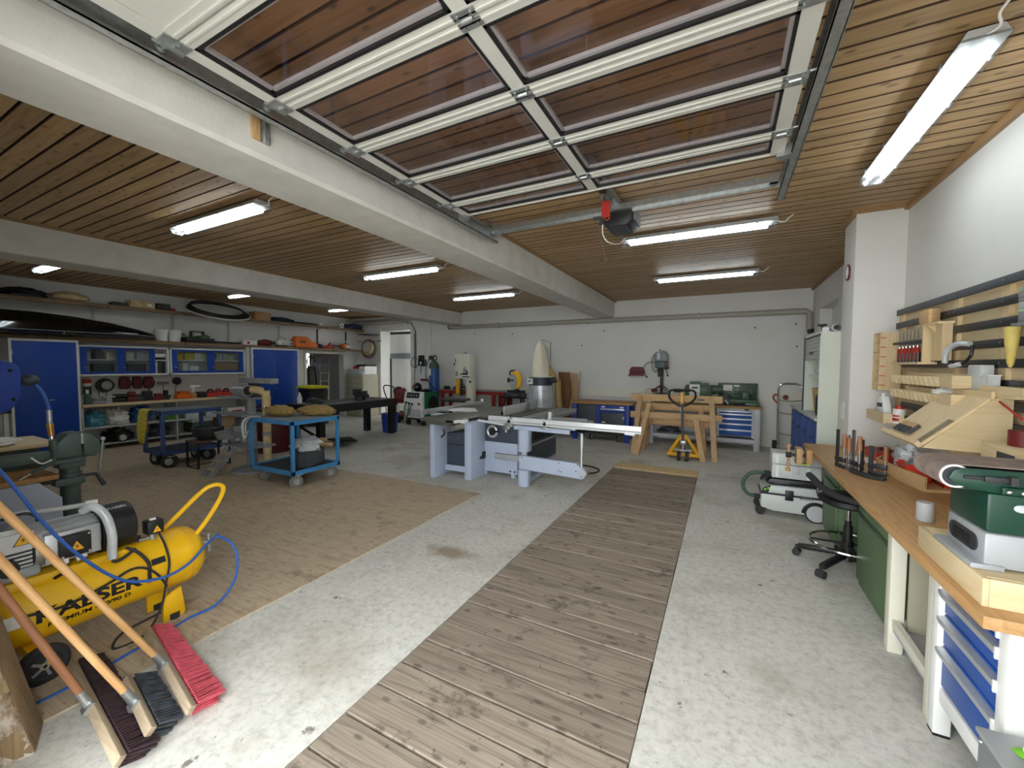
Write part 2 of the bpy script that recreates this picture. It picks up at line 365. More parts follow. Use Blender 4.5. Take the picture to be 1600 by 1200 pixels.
# brown sheet flooring of the left half
xs = [-11, -9.1, -6.95, -4.82, -2.73]
for i in range(4):
    for j, (a, b) in enumerate(((.02, .9), (.9, 2.1), (2.1, 3.3), (3.3, 4.33))):
        part('floor_board', MB().box(xs[i]+.0015, xs[i+1]-.0015, a+.0015, b-.0015+(.05 if j == 3 and i == 3 else 0), .0005, .009), 'floor_sheet', FL)
gr = struct('ground_outside', MB().box(-14, 8, -9, -.3, -.2, -.02), 'asphalt')

# ceiling: three bays of boards between the beams
ce = struct('ceiling', MB().box(XL-.2, XR+.2, -.3, YB+.2, ZC+.026, ZC+.15), 'dark_void')
bays = [(-2.34, XR), (-6.75, -2.81), (XL, -7.25)]
PW = .131
for a, b in bays:
    w = b-a; me = MB().box(-w/2, w/2, -PW/2+.0048, PW/2-.0048, 0, .018, .004, seg=1).mesh('board', ['ceiling_board', 'groove_shade'])
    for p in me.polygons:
        if abs(p.normal.y) > .5: p.material_index = 1      # tongue and groove edges, coloured dark to paint in the gap shadow
    y = YF+.3
    while y < YB:
        obj('board', me, ce, ((a+b)/2, y+PW/2, ZC+random.uniform(-.0008, .0008))); y += PW
tr = struct('trim_1', MB().box(XR-.035, XR, YF+.3, 5.2, ZC-.05, ZC).box(1.09, XR, 5.16, 5.2, ZC-.03, ZC).box(1.09, 1.13, 5.2, 5.62, ZC-.05, ZC).box(XR-.035, XR, 5.62, YB, ZC-.05, ZC), 'trim_board')
struct('trim_2', MB().box(-6.75, -6.72, YF+.3, YB, ZC-.03, ZC).box(-2.34, -2.31, 3.9, YB, ZC-.03, ZC).box(XL, XL+.03, YF+.3, YB, ZC-.03, ZC), 'trim_board')
struct('beam_concrete', MB().box(-2.81, -2.34, YF, YB, 2.81, ZC+.02, .022, seg=1), 'beam_white')
struct('beam_concrete', MB().box(-7.25, -6.75, YF, YB, 2.82, ZC+.02, .012, seg=1), 'beam_white')

# back wall with the recessed door at its left end
wb = MB()
DX0, DX1, DZ = -9.93, -8.69, 2.74
wb.box(XL-.2, DX0, YB, YB+.9, -.1, ZC); wb.box(DX1, XR+.2, YB, YB+.2, -.1, ZC); wb.box(DX0, DX1, YB, YB+.9, DZ, ZC)
struct('wall_back', wb, 'wall_white')
d1 = MB().box(DX0, DX1, YB+.42, YB+.48, 0, DZ)
dr = struct('door_1', d1, 'wall_white')
part('transom_bar', MB().box(DX0+.02, DX1, YB+.39, YB+.42, 1.86, 2.03), 'mid_grey', dr)
part('top_gap', MB().box(DX0+.02, DX1, YB+.40, YB+.42, 2.66, 2.74), 'dark_steel', dr)
part('door_edge', MB().box(DX0, DX0+.05, YB+.39, YB+.42, 0, 1.86), 'dark_steel', dr)
struct('trim_3', MB().box(DX0-.1, DX0, YB-.02, YB, 0, 2.9).box(DX0-.1, -7.86, YB-.02, YB, 2.84, 2.92).box(-7.94, -7.86, YB-.03, YB, 0, 2.92), 'trim_cream')
struct('wall_rail', MB().box(-7.85, XR, YB-.012, YB, .93, 1.1).box(-7.85, XR, YB-.035, YB, .905, .93).box(-7.85, XR, YB-.02, YB, 1.095, 1.108), 'trim_cream')
# left wall with the open doorway into the store room
wl = MB(); LY0, LY1, LZ = 7.87, 9.19, 1.99
wl.box(XL-.2, XL, -.3, LY0, -.1, ZC); wl.box(XL-.2, XL, LY1, YB+.2, -.1, ZC); wl.box(XL-.2, XL, LY0, LY1, LZ, ZC)
struct('wall_left', wl, 'wall_white')
struct('trim_4', MB().box(XL, XL+.03, LY0-.07, LY0, 0, LZ+.07).box(XL, XL+.03, LY1, LY1+.07, 0, LZ+.07).box(XL, XL+.03, LY0, LY1, LZ, LZ+.07), 'trim_cream')
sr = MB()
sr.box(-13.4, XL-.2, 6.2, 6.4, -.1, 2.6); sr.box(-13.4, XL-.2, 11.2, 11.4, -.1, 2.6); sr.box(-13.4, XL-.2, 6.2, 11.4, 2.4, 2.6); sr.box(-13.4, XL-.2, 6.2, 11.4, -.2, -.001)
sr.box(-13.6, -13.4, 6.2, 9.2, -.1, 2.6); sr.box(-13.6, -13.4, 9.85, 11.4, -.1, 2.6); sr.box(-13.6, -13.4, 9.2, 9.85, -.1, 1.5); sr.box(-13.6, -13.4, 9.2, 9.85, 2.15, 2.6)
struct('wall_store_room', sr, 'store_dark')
w1 = struct('window_1', MB().box(-13.55, -13.5, 9.2, 9.25, 1.5, 2.15).box(-13.55, -13.5, 9.8, 9.85, 1.5, 2.15).box(-13.55, -13.5, 9.51, 9.54, 1.5, 2.15).box(-13.55, -13.5, 9.2, 9.85, 1.5, 1.54).box(-13.55, -13.5, 9.2, 9.85, 2.11, 2.15), 'white')
part('pane', MB().box(-13.53, -13.525, 9.25, 9.8, 1.54, 2.11), 'plastic_clear', w1)
# right wall with its high recess, and the pier
wr = MB(); NY0, NY1, NZ0, NZ1 = 7.8, 9.15, 2.2, 2.7
wr.box(XR, XR+.2, -.3, NY0, -.1, ZC); wr.box(XR, XR+.2, NY1, YB+.2, -.1, ZC); wr.box(XR, XR+.2, NY0, NY1, -.1, NZ0); wr.box(XR, XR+.2, NY0, NY1, NZ1, ZC); wr.box(XR+.18, XR+.35, NY0-.1, NY1+.1, NZ0-.1, NZ1+.1)
struct('wall_right', wr, 'wall_white')
struct('wall_pier', MB().box(1.13, XR, 5.2, 5.62, -.05, ZC, .006), 'wall_white')
# front wall around the raised door
wf = MB()
wf.box(XL-.2, -2.16, -.25, .27, -.1, ZC); wf.box(.75, XR+.2, -.25, YF, -.1, ZC); wf.box(-2.12, .75, -.25, YF, 2.75, ZC)
struct('wall_front', wf, 'wall_white')
# heating pipe along the back wall
pp = thing('heating_pipe', 'beige insulated heating pipe running high along the back wall', 'pipe')
part('pipe_run', MB().tube([(-7.15, YB-.07, 2.75), (1.40, YB-.07, 2.735), (1.455, YB-.07, 2.70), (1.46, YB-.07, 2.42), (1.46, YB-.1, 2.35), (1.50, YB-.14, 2.33)], .055, 12), 'pipe_grey', pp)
part('end_cap', MB().cyl((-7.17, YB-.07, 2.75), (-7.14, YB-.07, 2.75), .058), 'dark_steel', pp)
part('valve', MB().cyl((1.45, YB-.14, 2.33), (1.5, YB-.2, 2.33), .05).cyl((1.47, YB-.12, 2.33), (1.515, YB-.12, 2.33), .03), 'dark_steel', pp)
for x in (-5.5, -3, -.5): part('bracket', MB().box(x-.015, x+.015, YB-.13, YB, 2.68, 2.81), 'pipe_grey', pp)
for (x, z), lb in zip(((-6.3, 2.55), (-5.1, 2.5), (-3.15, 2.15), (-2.6, 2.5), (-1.3, 2.02), (.55, 2.45), (1.25, 2.5), (1.28, 2.05)), ['dark wall plug high above the band saw', 'dark wall plug left of the filter bag', 'dark wall plug right of the filter bag tip', 'dark wall plug above the sawhorses', 'dark wall plug left of the drill press head', 'dark wall plug high above the lathe', 'upper dark wall plug beside the pipe elbow', 'lower dark wall plug left of the shutter cupboard']):
    tag(part('wall_plug', MB().cyl((x, YB-.012, z), (x, YB, z), .018, .014, 8), 'dark_steel'), lb, 'wall plug', 'wall plugs in the back wall')

# ------------------------------------------------------------------ lamps
def lamp(loc, rz, label):
    t = thing('ceiling_lamp', label, 'lamp', loc, rz, 'twin tube ceiling lamps')
    L = .78
    part('housing', MB().prism([(-.085, .0), (-.06, .045), (.06, .045), (.085, 0)], -L, L, 'yz'), 'light_grey', t)
    cv = MB().prism([(-.088, .012), (-.085, -.03), (-.06, -.06), (.06, -.06), (.085, -.03), (.088, .012)], -L+.04, L-.04, 'yz')
    part('cover', cv, 'lamp_cover', t)
    for s in (-.042, .042): part('tube', MB().cyl((-L+.08, s, -.02), (L-.08, s, -.02), .017, n=10), 'lamp_tube', t)
    for s in (-1, 1): part('end_cap', MB().prism([(-.088, .012), (-.085, -.03), (-.06, -.055), (.06, -.055), (.085, -.03), (.088, .012)], s*(L-.04), s*L, 'yz'), 'plastic_clear', t)
    for k in range(4):
        for s in (-1, 1): part('clip', MB().box(-.6+.4*k-.012, -.6+.4*k+.012, s*.084, s*.094, -.01, .02), 'zinc', t)
    part('cable', MB().tube([(L-.02, 0, .02), (L+.06, .02, .0), (L+.1, .0, .03), (L+.14, .02, .062)], .006, 6, 4), 'white', t)
    return t
lamp((1.005, 3.43, ZC-.062), -PI/2, 'twin tube lamp nearest the camera, beside the white right wall')
lamp((-.33, 5.0, ZC-.062), 0, 'twin tube lamp just behind the garage door opener')
lamp((-.33, 7.45, ZC-.062), 0, 'twin tube lamp in front of the back wall, right of the thick beam')
lamp((-4.63, 2.34, ZC-.062), 0, 'nearest twin tube lamp of the middle bay, left of the thick beam')
lamp((-4.65, 5.03, ZC-.062), 0, 'second twin tube lamp of the middle bay, between two others')
lamp((-4.6, 7.5, ZC-.062), 0, 'farthest twin tube lamp of the middle bay')
lamp((-8.9, 2.3, ZC-.062), 0, 'leftmost lamp, half hidden behind the left beam above the roof box')
lamp((-8.8, 5.08, ZC-.062), 0, 'lamp above the black wire coil, half hidden by the left beam')
lamp((-8.8, 7.6, ZC-.062), 0, 'farthest lamp of the left bay, above the open doorway')

# ------------------------------------------------------------------ raised sectional garage door
gd = thing('garage_door', 'raised sectional garage door with white frames and smoky clear panes overhead', 'garage door')
GX0, GX1, GM = -2.10, .30, -.91
ys = [.415, .903, 1.361, 1.847, 2.334, 2.83, 3.1]
ZB, ZT = 2.985, 3.025
def hinge(par, x, y, w=.05):
    h = MB().box(x-w, x+w, y-.045, y-.006, ZB-.006, ZB).box(x-w, x+w, y+.006, y+.045, ZB-.006, ZB)
    h.cyl((x-w*.5, y, ZB-.006), (x+w*.5, y, ZB-.006), .009, n=8)
    for sx in (-.6, .6):
        for sy in (-.028, .028): h.cyl((x+sx*w, y+sy, ZB-.012), (x+sx*w, y+sy, ZB-.004), .007, n=6)
    part('hinge', h, 'zinc', par)
for i in range(6):
    a, b = ys[i]+.004, ys[i+1]-.004
    m = MB(); st, rl = .075, .05
    m.box(GX0, GX0+st, a, b, ZB, ZT); m.box(GX1-st, GX1, a, b, ZB, ZT)
    m.box(GX0+st, GX1-st, a, a+rl, ZB, ZT); m.box(GX0+st, GX1-st, b-rl, b, ZB, ZT)
    m.box(GX0+st, GX1-st, a+.012, a+.02, ZB-.006, ZB); m.box(GX0+st, GX1-st, b-.02, b-.012, ZB-.006, ZB)
    if i: m.box(GM-.035, GM+.035, a+rl, b-rl, ZB, ZT)
    s = part('section', m, 'door_frame_white', gd)
    if not i:
        for (p, q) in ((GX0+st, GM), (GM, GX1-st)): part('infill_panel', MB().box(p+.004, q-.004, a+rl, b-rl, ZB+.006, ZT-.005), 'door_frame_white', s)
    else:
        for (p, q) in ((GX0+st, GM-.035), (GM+.035, GX1-st)):
            y0, y1 = a+rl, b-rl
            g = MB()
            for (u0, u1, v0, v1) in ((p, p+.014, y0, y1), (q-.014, q, y0, y1), (p, q, y0, y0+.014), (p, q, y1-.014, y1)): g.box(u0, u1, v0, v1, ZB-.003, ZB+.012)
            part('gasket', g, 'black', s)
            part('pane', MB().box(p+.01, q-.01, y0+.01, y1-.01, ZB+.006, ZB+.011), 'plexi', s)
            part('pane', MB().box(p+.01, q-.01, y0+.01, y1-.01, ZB+.03, ZB+.035), 'plexi', s)
            e = MB()
            for (u0, u1, v0, v1) in ((p+.012, p+.03, y0+.012, y1-.012), (q-.03, q-.012, y0+.012, y1-.012), (p+.012, q-.012, y0+.012, y0+.03), (p+.012, q-.012, y1-.03, y1-.012)): e.box(u0, u1, v0, v1, ZB+.012, ZB+.029)
            part('spacer', e, 'light_grey', s)
    if i:
        hinge(s, GM, ys[i]); hinge(s, GX1-.04, ys[i])
    r = MB().box(GX0-.01, GX0+.07, ys[i]-.05, ys[i]+.05, ZB-.008, ZB).box(GX0-.012, GX0-.004, ys[i]-.06, ys[i]+.05, ZB-.01, ZB+.05)
    r.cyl((GX0-.07, ys[i], ZB+.02), (GX0+.06, ys[i], ZB-.014), .008, n=8).cyl((GX0-.085, ys[i], ZB+.025), (GX0-.06, ys[i], ZB+.025), .022, n=12)
    r.box(GX0+.02, GX0+.04, ys[i]-.03, ys[i]+.03, ZB-.03, ZB)
    part('roller', r, 'zinc', s)
    if i: part('roller', MB().box(GX1, GX1+.012, ys[i]-.05, ys[i]+.05, ZB-.005, ZB+.05).cyl((GX1, ys[i], ZB+.02), (GX1+.07, ys[i], ZB+.02), .008, n=8), 'zinc', s)
for x in (GX0, GX1): part('roller', MB().box(x-.04, x+.04, 3.06, 3.12, ZB-.03, ZB+.04).cyl((x-.06, 3.09, ZB+.02), (x+.06, 3.09, ZB+.02), .012, n=8), 'zinc', gd)
def track(x, s, label, y0, y1):
    t = thing('door_track', label, 'track')
    m = MB().box(x-.004, x+.004, y0, y1, 2.965, 3.075).box(min(x, x-s*.05), max(x, x-s*.05), y0, y1, 3.068, 3.075).box(min(x, x-s*.05), max(x, x-s*.05), y0, y1, 2.965, 2.972)
    m.box(min(x-s*.05, x-s*.045), max(x-s*.05, x-s*.045), y0, y1, 2.965, 2.985)
    part('rail', m, 'zinc', t)
    for y in (y0+.5, (y0+y1)/2, y1-.1): part('hanger', MB().box(x-.005, x+.03*s, y-.02, y+.02, 3.07, ZC-.001).box(x-.02, x+.02, y-.03, y+.03, ZC-.004, ZC-.001), 'zinc', t)
    for k in range(7): part('bolt', MB().cyl((x-s*.006, y0+.3+k*.45, 2.995), (x+s*.006, y0+.3+k*.45, 2.995), .01, n=6), 'steel', t)
track(-2.235, -1, 'galvanised door track fixed along the side of the thick beam', .3, 3.86)
track(.385, 1, 'galvanised door track hanging right of the raised door', .3, 3.88)
cb = thing('track_crossbar', 'galvanised angle bar joining the ends of the two door tracks', 'bar')
part('angle', MB().beam((-2.2, 3.835, 3.105), (.35, 3.81, 3.105), .05, .05).beam((-2.2, 3.86, 3.08), (.35, 3.83, 3.08), .004, .05), 'zinc', cb)
part('end_plate', MB().box(.28, .372, 3.775, 3.86, 3.08, 3.14), 'zinc', cb); part('end_plate', MB().box(-2.225, -2.16, 3.78, 3.87, 3.04, 3.14), 'zinc', cb)
part('hanger', MB().box(-1.0, -.97, 3.6, 3.63, 3.1, ZC-.001), 'zinc', cb)
cd_ = thing('cable_conduit', 'thin white cable duct along the ceiling behind the crossbar', 'conduit')
part('duct', MB().beam((-2.2, 3.93, 3.15), (-1.02, 3.90, 3.15), .02, .02), 'white', cd_)
op = thing('door_opener', 'black garage door motor with red release handle under the ceiling', 'opener')
part('rail', MB().box(-.945, -.875, 2.9, 3.86, 3.13, 3.165).box(-.945, -.935, 2.9, 3.86, 3.11, 3.13).box(-.885, -.875, 2.9, 3.86, 3.11, 3.13), 'zinc', op)
part('motor_case', MB().prism([(-.14, 0), (-.14, .09), (-.11, .14), (.11, .14), (.14, .09), (.14, 0), (.09, -.05), (-.09, -.05)], 0, .32, 'xz', .008, Matrix.Translation((-.91, 3.84, 3.0))), 'black', op)
part('side_cover', MB().box(-.768, -.755, 3.88, 4.14, 3.0, 3.11), 'mid_grey', op)
part('lens', MB().box(-.99, -.83, 3.86, 4.14, 2.945, 2.952), 'dark_grey', op)
part('hanger', MB().box(-.96, -.94, 3.9, 3.95, 3.1, ZC-.001).box(-.88, -.86, 3.9, 3.95, 3.1, ZC-.001), 'zinc', op)
part('carriage', MB().box(-.94, -.88, 3.15, 3.36, 3.06, 3.11, .006).beam((-.91, 3.12, 3.02), (-.91, 3.3, 3.09), .03, .012), 'black', op)
rp = part('release_handle', MB().box(-.965, -.89, 3.50, 3.506, 2.92, 3.055), 'red', op)
part('ring', MB().torus((-.915, 3.5, 2.912), .018, .005, 'y', 14, 6), 'red', rp)
part('sensor_box', MB().beam((-1.04, 3.52, 2.93), (-.95, 3.52, 2.93), .03, .02).beam((-.95, 3.53, 2.925), (-.99, 3.55, 2.88), .03, .02), 'dark_grey', op)
part('cord', MB().tube([(-1.0, 3.55, 2.90), (-1.01, 3.57, 2.82), (-.98, 3.58, 2.74), (-.96, 3.58, 2.68), (-.955, 3.58, 2.62), (-.935, 3.58, 2.59), (-.945, 3.58, 2.56), (-1.0, 3.58, 2.56), (-1.01, 3.58, 2.585), (-.97, 3.58, 2.59)], .0045, 6, 5), 'basket_brown', op)
part('cable', MB().tube([(-.97, 3.56, 2.88), (-.97, 3.58, 2.80), (-.93, 3.62, 2.74), (-.9, 3.9, 2.80), (-.95, 4.4, 3.0), (-1.1, 4.95, 3.14)], .005, 6, 5), 'white', op)
wbk = thing('hanger_block', 'small orange wood block with a metal hanger on the thick beam', 'wood block')
part('block', MB().box(-2.34, -2.325, 1.365, 1.415, 2.895, 3.03, .004), 'pine_z', wbk)
part('hanger', MB().box(-2.34, -2.318, 1.42, 1.465, 2.895, 3.05, .003).box(-2.325, -2.31, 1.43, 1.436, 2.895, 3.05).box(-2.325, -2.31, 1.45, 1.456, 2.895, 3.05), 'zinc', wbk)

# ------------------------------------------------------------------ right side: long bench
T_ = .82
tag(part('long_worktop', MB().box(.79, 1.5, 1.9, 5.18, T_-.045, T_, .004).box(.79, 1.11, 5.18, 5.36, T_-.045, T_, .004), 'bench_y'), 'long light wood worktop along the right wall', 'worktop')
def green_unit(y0, y1, label, split):
    t = thing('bench_cabinet', label, 'cabinet', (0, 0, 0), 0, 'green steel bench cabinets')
    part('body', MB().box(.95, 1.45, y0, y1, .0, T_-.046, .006), 'green_bench', t)
    part('plinth', MB().box(.985, 1.4, y0+.02, y1-.02, 0, .03), 'dark_grey', t)
    zs = [.05, split, T_-.06]
    for k in range(2):
        d = part('drawer' if k else 'door', MB().box(.93, .95, y0+.012, y1-.012, zs[k]+.006, zs[k+1]-.006, .004), 'green_bench', t)
        part('grip', MB().box(.925, .932, y0+.03, y1-.03, zs[k+1]-.03, zs[k+1]-.012), 'machine_green', d)
    part('lock', MB().cyl((.926, y0+.05, .5), (.932, y0+.05, .5), .012), 'steel', t)
green_unit(4.55, 5.1, 'green steel cabinet at the far end of the bench behind the vacuum', .56)
green_unit(3.14, 3.9, 'green steel cabinet under the bench next to the stool', .56)
t = thing('steel_bench', 'chipped white steel bench frame with shelf between green cabinet and drawers', 'frame')
for x in (.915, 1.42):
    for y in (3.065, 2.53): part('leg', MB().box(x-.035, x+.035, y-.035, y+.035, 0, T_-.046, .006), 'cream', t)
part('shelf', MB().box(.9, 1.44, 2.5, 3.05, .13, .155), 'light_grey', t)
part('rail', MB().box(.895, .925, 2.56, 3.03, .155, .2), 'cream', t); part('rail', MB().box(.95, 1.39, 3.05, 3.08, .13, .19), 'cream', t)
part('back_panel', MB().box(1.43, 1.45, 2.5, 3.06, .2, .76), 'beige', t); part('side_panel', MB().box(.955, 1.42, 3.0, 3.02, .16, .77), 'beige', t)
t = thing('drawer_cabinet', 'white drawer cabinet with blue fronts and grey grips under the near bench end', 'cabinet')
for y in (1.965, 2.455): part('post', MB().box(.87, .93, y-.03, y+.03, .012, T_-.046, .004), 'white', t); part('foot', MB().box(.872, .928, y-.028, y+.028, 0, .014), 'black', t)
for y in (1.965, 2.455): part('post', MB().box(1.4, 1.46, y-.03, y+.03, 0, T_-.046, .004), 'white', t)
part('side_panel', MB().box(.93, 1.4, 1.94, 1.96, .2, T_-.046), 'white', t); part('side_panel', MB().box(.93, 1.4, 2.455, 2.475, .2, T_-.046), 'white', t)
part('body', MB().box(.93, 1.45, 1.99, 2.43, .2, T_-.05), 'dark_grey', t)
part('bottom_rail', MB().box(.885, .92, 1.99, 2.43, .16, .23, .004), 'white', t)
for a, b in ((.24, .43), (.43, .57), (.57, .69), (.69, .765)):
    d = part('drawer', MB().box(.888, .93, 1.998, 2.422, a+.003, b-.003, .003), 'drawer_blue', t)
    part('grip', MB().prism([(.888, b-.012), (.862, b-.018), (.862, b-.03), (.872, b-.052), (.888, b-.052)], 2.0, 2.42, 'xz'), 'alu', d)
    part('grip_end', MB().box(.862, .89, 1.992, 2.0, b-.054, b-.012), 'white', d)
# bench vise at the far corner
t = thing('bench_vise', 'wooden front vise with screw and dowel handle at the far bench corner', 'vise')
part('jaw', MB().box(.735, .785, 4.78, 4.92, .70, .84, .004), 'vice_wood', t); part('jaw', MB().box(.655, .705, 4.78, 4.92, .69, .85, .004), 'pine_z', t)
part('screw', MB().cyl((.58, 4.85, .77), (.79, 4.85, .77), .014).cyl((.575, 4.85, .77), (.62, 4.85, .77), .028), 'black', t)
part('handle', MB().cyl((.597, 4.85, .62), (.597, 4.85, .86), .013).cyl((.597, 4.85, .85), (.597, 4.85, .875), .022).cyl((.597, 4.85, .605), (.597, 4.85, .63), .022), 'handle_z', t)
part('pad', MB().box(.7, .74, 4.79, 4.88, .685, .70, .003), 'acid_green', t)
# stool
t = thing('work_stool', 'black swivel stool with curved armrest and chrome footring at the bench', 'stool', (.93, 4.14, 0))
part('column', MB().cyl((0, 0, .1), (0, 0, .36), .03).cyl((0, 0, .36), (0, 0, .4), .022), 'black', t)
part('gas_lift', MB().cyl((0, 0, .4), (0, 0, .53), .014), 'chrome', t)
part('hub', MB().cyl((0, 0, .08), (0, 0, .15), .05, .04), 'black', t)
for k in range(5):
    a = math.radians(159+72*k); c, s = math.cos(a), math.sin(a)
    part('leg', MB().beam((c*.03, s*.03, .125), (c*.335, s*.335, .085), .045, .04, bev=.008), 'black', t)
    part('caster', MB().cyl((c*.344-s*.012, s*.344+c*.012, .03), (c*.344+s*.03, s*.344-c*.03, .03), .03).cyl((c*.344-s*.03, s*.344+c*.03, .03), (c*.344-s*.014, s*.344+c*.014, .03), .03).cyl((c*.344, s*.344, .03), (c*.344, s*.344, .09), .012), 'rubber', t)
fr = part('foot_ring', MB().torus((0, 0, .21), .255, .011, 'z', 36, 8), 'chrome', t)
part('spoke', MB().beam((-.25, 0, .21), (.25, 0, .21), .018, .012).beam((0, -.25, .21), (0, .25, .21), .018, .012).cyl((0, 0, .19), (0, 0, .23), .04), 'black', fr)
part('seat', MB().lathe([(.0, .53), (.17, .53), (.2, .55), (.2, .585), (.17, .605), (.0, .61)], 28, caps=False), 'black', t)
part('arm_ring', MB().tube([(-.24, .2, .70), (-.225, .12, .69), (-.2, .02, .665), (-.15, -.09, .64), (-.07, -.18, .625), (.04, -.23, .62)], .027, 10, 5), 'rubber', t)
part('arm_post', MB().tube([(0, 0, .54), (-.15, .05, .53), (-.2, .02, .58), (-.205, .03, .64)], .012, 8, 4), 'black', t)

# vacuum extractor and the cases on it
t = thing('dust_extractor', 'white and black workshop vacuum with green hose beside the bench', 'vacuum', (.40, 5.23, 0))
bd = [(0, .09), (.01, .22), (.05, .30), (.1, .33), (.56, .35), (.6, .32), (.61, .1), (.5, .055), (.12, .055)]
part('tub', MB().prism([(.0, .09), (.0, .245), (.61, .245), (.62, .12), (.52, .06), (.12, .06)], 0, .36, 'xz', .02), 'vac_grey', t)
part('band', MB().box(-.004, .618, -.004, .364, .243, .256), 'black', t)
part('lid', MB().prism([(.0, .256), (.02, .31), (.1, .345), (.61, .35), (.61, .256)], 0.005, .355, 'xz', .015), 'vac_grey', t)
tp = part('deck', MB().prism([(.1, .345), (.05, .36), (.09, .415), (.58, .42), (.61, .35)], .03, .33, 'xz', .01), 'black', t)
text('brand_lettering', 'CLEANTEC', .028, 'mid_grey', tp, frame_M((.2, .028, .375), (1, 0, .03), (0, 0, 1)))
part('control_panel', MB().prism([(.005, .262), (.022, .312), (.09, .345), (.07, .262)], -.003, .004, 'xz'), 'black', t)
part('button', MB().cyl((.04, -.007, .295), (.04, -.002, .295), .014).cyl((.07, -.007, .31), (.07, -.002, .31), .014), 'acid_green', t)
part('latch', MB().box(.225, .3, -.016, .0, .2, .31, .006), 'black', t)
part('vent', MB().box(.36, .375, -.003, .006, .225, .27).box(.385, .4, -.003, .006, .225, .27).box(.41, .425, -.003, .006, .225, .27).box(.435, .45, -.003, .006, .225, .27).box(.46, .475, -.003, .006, .225, .27), 'mid_grey', t)
part('wheel_arch', MB().torus((.5, -.004, .09), .112, .014, 'y', 24, 6, a0=0.1, a1=PI), 'black', t)
for y in (-.03, .36):
    w = part('wheel', MB().cyl((.5, y, .1), (.5, y+.035, .1), .1, n=28), 'rubber', t); part('hub', MB().cyl((.5, y-.006, .1), (.5, y+.041, .1), .085, n=28), 'light_grey', w)
for y in (.03, .33): part('caster', MB().cyl((.0, y-.02, .047), (.0, y+.02, .047), .047, n=16).cyl((.02, y, .06), (.06, y, .1), .018), 'rubber', t)
part('hose', MB().tube([(.09, .1, .44), (-.0, .1, .455), (-.1, .09, .43), (-.165, .08, .35), (-.165, .08, .26), (-.12, .08, .2), (-.05, .08, .185), (.0, .08, .185)], .02, 10, 5), 'vac_hose', t)
part('cuff', MB().cyl((.1, .1, .44), (.03, .1, .455), .032).cyl((-.06, .08, .185), (.01, .08, .185), .027), 'rubber', t)
part('cable_hook', MB().prism([(.0, .36), (.05, .44), (.12, .47), (.17, .42)], .12, .24, 'xz', .006), 'rubber', t)
for k, (x0, x1, y0, y1, z0, z1, lb) in enumerate(((.5, .95, 5.27, 5.56, .424, .575, 'lower light grey tool case lying on the vacuum'), (.5, .95, 5.27, 5.56, .577, .70, 'upper light grey tool case with open grip on the vacuum'))):
    c = thing('tool_case', lb, 'case', (0, 0, 0), 0, 'stacked tool cases')
    part('shell', MB().box(x0, x1, y0, y1, z0, z1, .012), 'vac_grey', c)
    part('rib', MB().box(x0-.004, x0+.02, y0+.02, y1-.02, z0+.03, z0+.04), 'white', c)
    for xr in (x0+.04, x1-.13): part('rib', MB().box(xr, xr+.02, y0-.005, y0+.01, z0+.015, z1-.015), 'white', c)
    part('latch', MB().box((x0+x1)/2-.03, (x0+x1)/2+.03, y0-.008, y0+.005, z0+.06, z1-.01, .003), 'light_grey', c)

# ------------------------------------------------------------------ cleat panel on the right wall
t = thing('cleat_board', 'plywood wall panel with rows of black hanging rails', 'tool panel')
part('backing', MB().box(1.503, 1.518, 1.9, 5.19, 1.02, 2.2), 'ply_y', t)
for y in (5.13, 4.11, 3.52, 2.9, 2.2): part('batten', MB().box(1.478, 1.503, y-.04, y+.04, 1.02, 2.19), 'ply_z', t)
for k in range(9):
    z = 2.165-.123*k; y1 = 5.18 if k < 4 else 4.98
    part('rail', MB().box(1.458, 1.478, 1.9, y1, z-.026, z+.026, .002), 'dark_grey' if k == 0 else 'black', t)
for k in range(5):
    for y in (4.15, 4.07, 3.5): part('screw', MB().cyl((1.455, y, 2.168-.123*k), (1.459, y, 2.168-.123*k), .006, n=6), 'steel', t)
# things hung on it
tag(part('pine_block', MB().box(1.385, 1.456, 4.26, 4.44, 1.985, 2.10, .012), 'pine_x'), 'chunky pine block resting above the chisel rack', 'wood block')
t = thing('shelf_bracket', 'small plywood bracket beside the chisel rack', 'bracket')
part('top_board', MB().box(1.37, 1.457, 4.05, 4.45, 1.965, 1.983), 'ply_y', t); part('upright', MB().box(1.40, 1.457, 4.07, 4.09, 1.70, 1.965), 'ply_z', t)
part('face_board', MB().box(1.41, 1.43, 4.09, 4.26, 1.70, 1.965), 'ply_z', t); part('gusset', MB().prism([(1.36, 1.965), (1.42, 1.965), (1.42, 1.9)], 4.2, 4.22, 'xz'), 'ply_z', t)
t = thing('chisel_rack', 'plywood rack holding six chisels on the tool panel', 'rack')
part('back_board', MB().box(1.42, 1.44, 4.29, 4.83, 1.69, 1.965), 'ply_z', t); part('base_board', MB().box(1.345, 1.457, 4.29, 4.84, 1.672, 1.69), 'ply_y', t)
part('cleat', MB().box(1.44, 1.457, 4.29, 4.83, 1.8, 1.93), 'ply_y', t); part('side_board', MB().box(1.37, 1.43, 4.29, 4.31, 1.69, 1.965), 'ply_z', t)
part('slot_bar', MB().box(1.34, 1.42, 4.34, 4.82, 1.845, 1.865), 'dark_steel', t)
ch = thing('chisel', 'x', 'chisel', (1.375, 4.40, 1.6905), 0, 'chisels in the plywood rack')
part('handle', MB().lathe([(.012, 0), (.016, .03), (.015, .1), (.011, .12)], 10), 'chisel_red', ch); part('handle_tip', MB().cyl((0, 0, .0), (0, 0, .075), .0165, .0165, n=8), 'black', ch, (.004, -.005, .001))
part('ferrule', MB().cyl((0, 0, .12), (0, 0, .135), .01), 'chrome', ch); part('blade', MB().box(-.003, .003, -.01, .01, .135, .265), 'steel', ch)
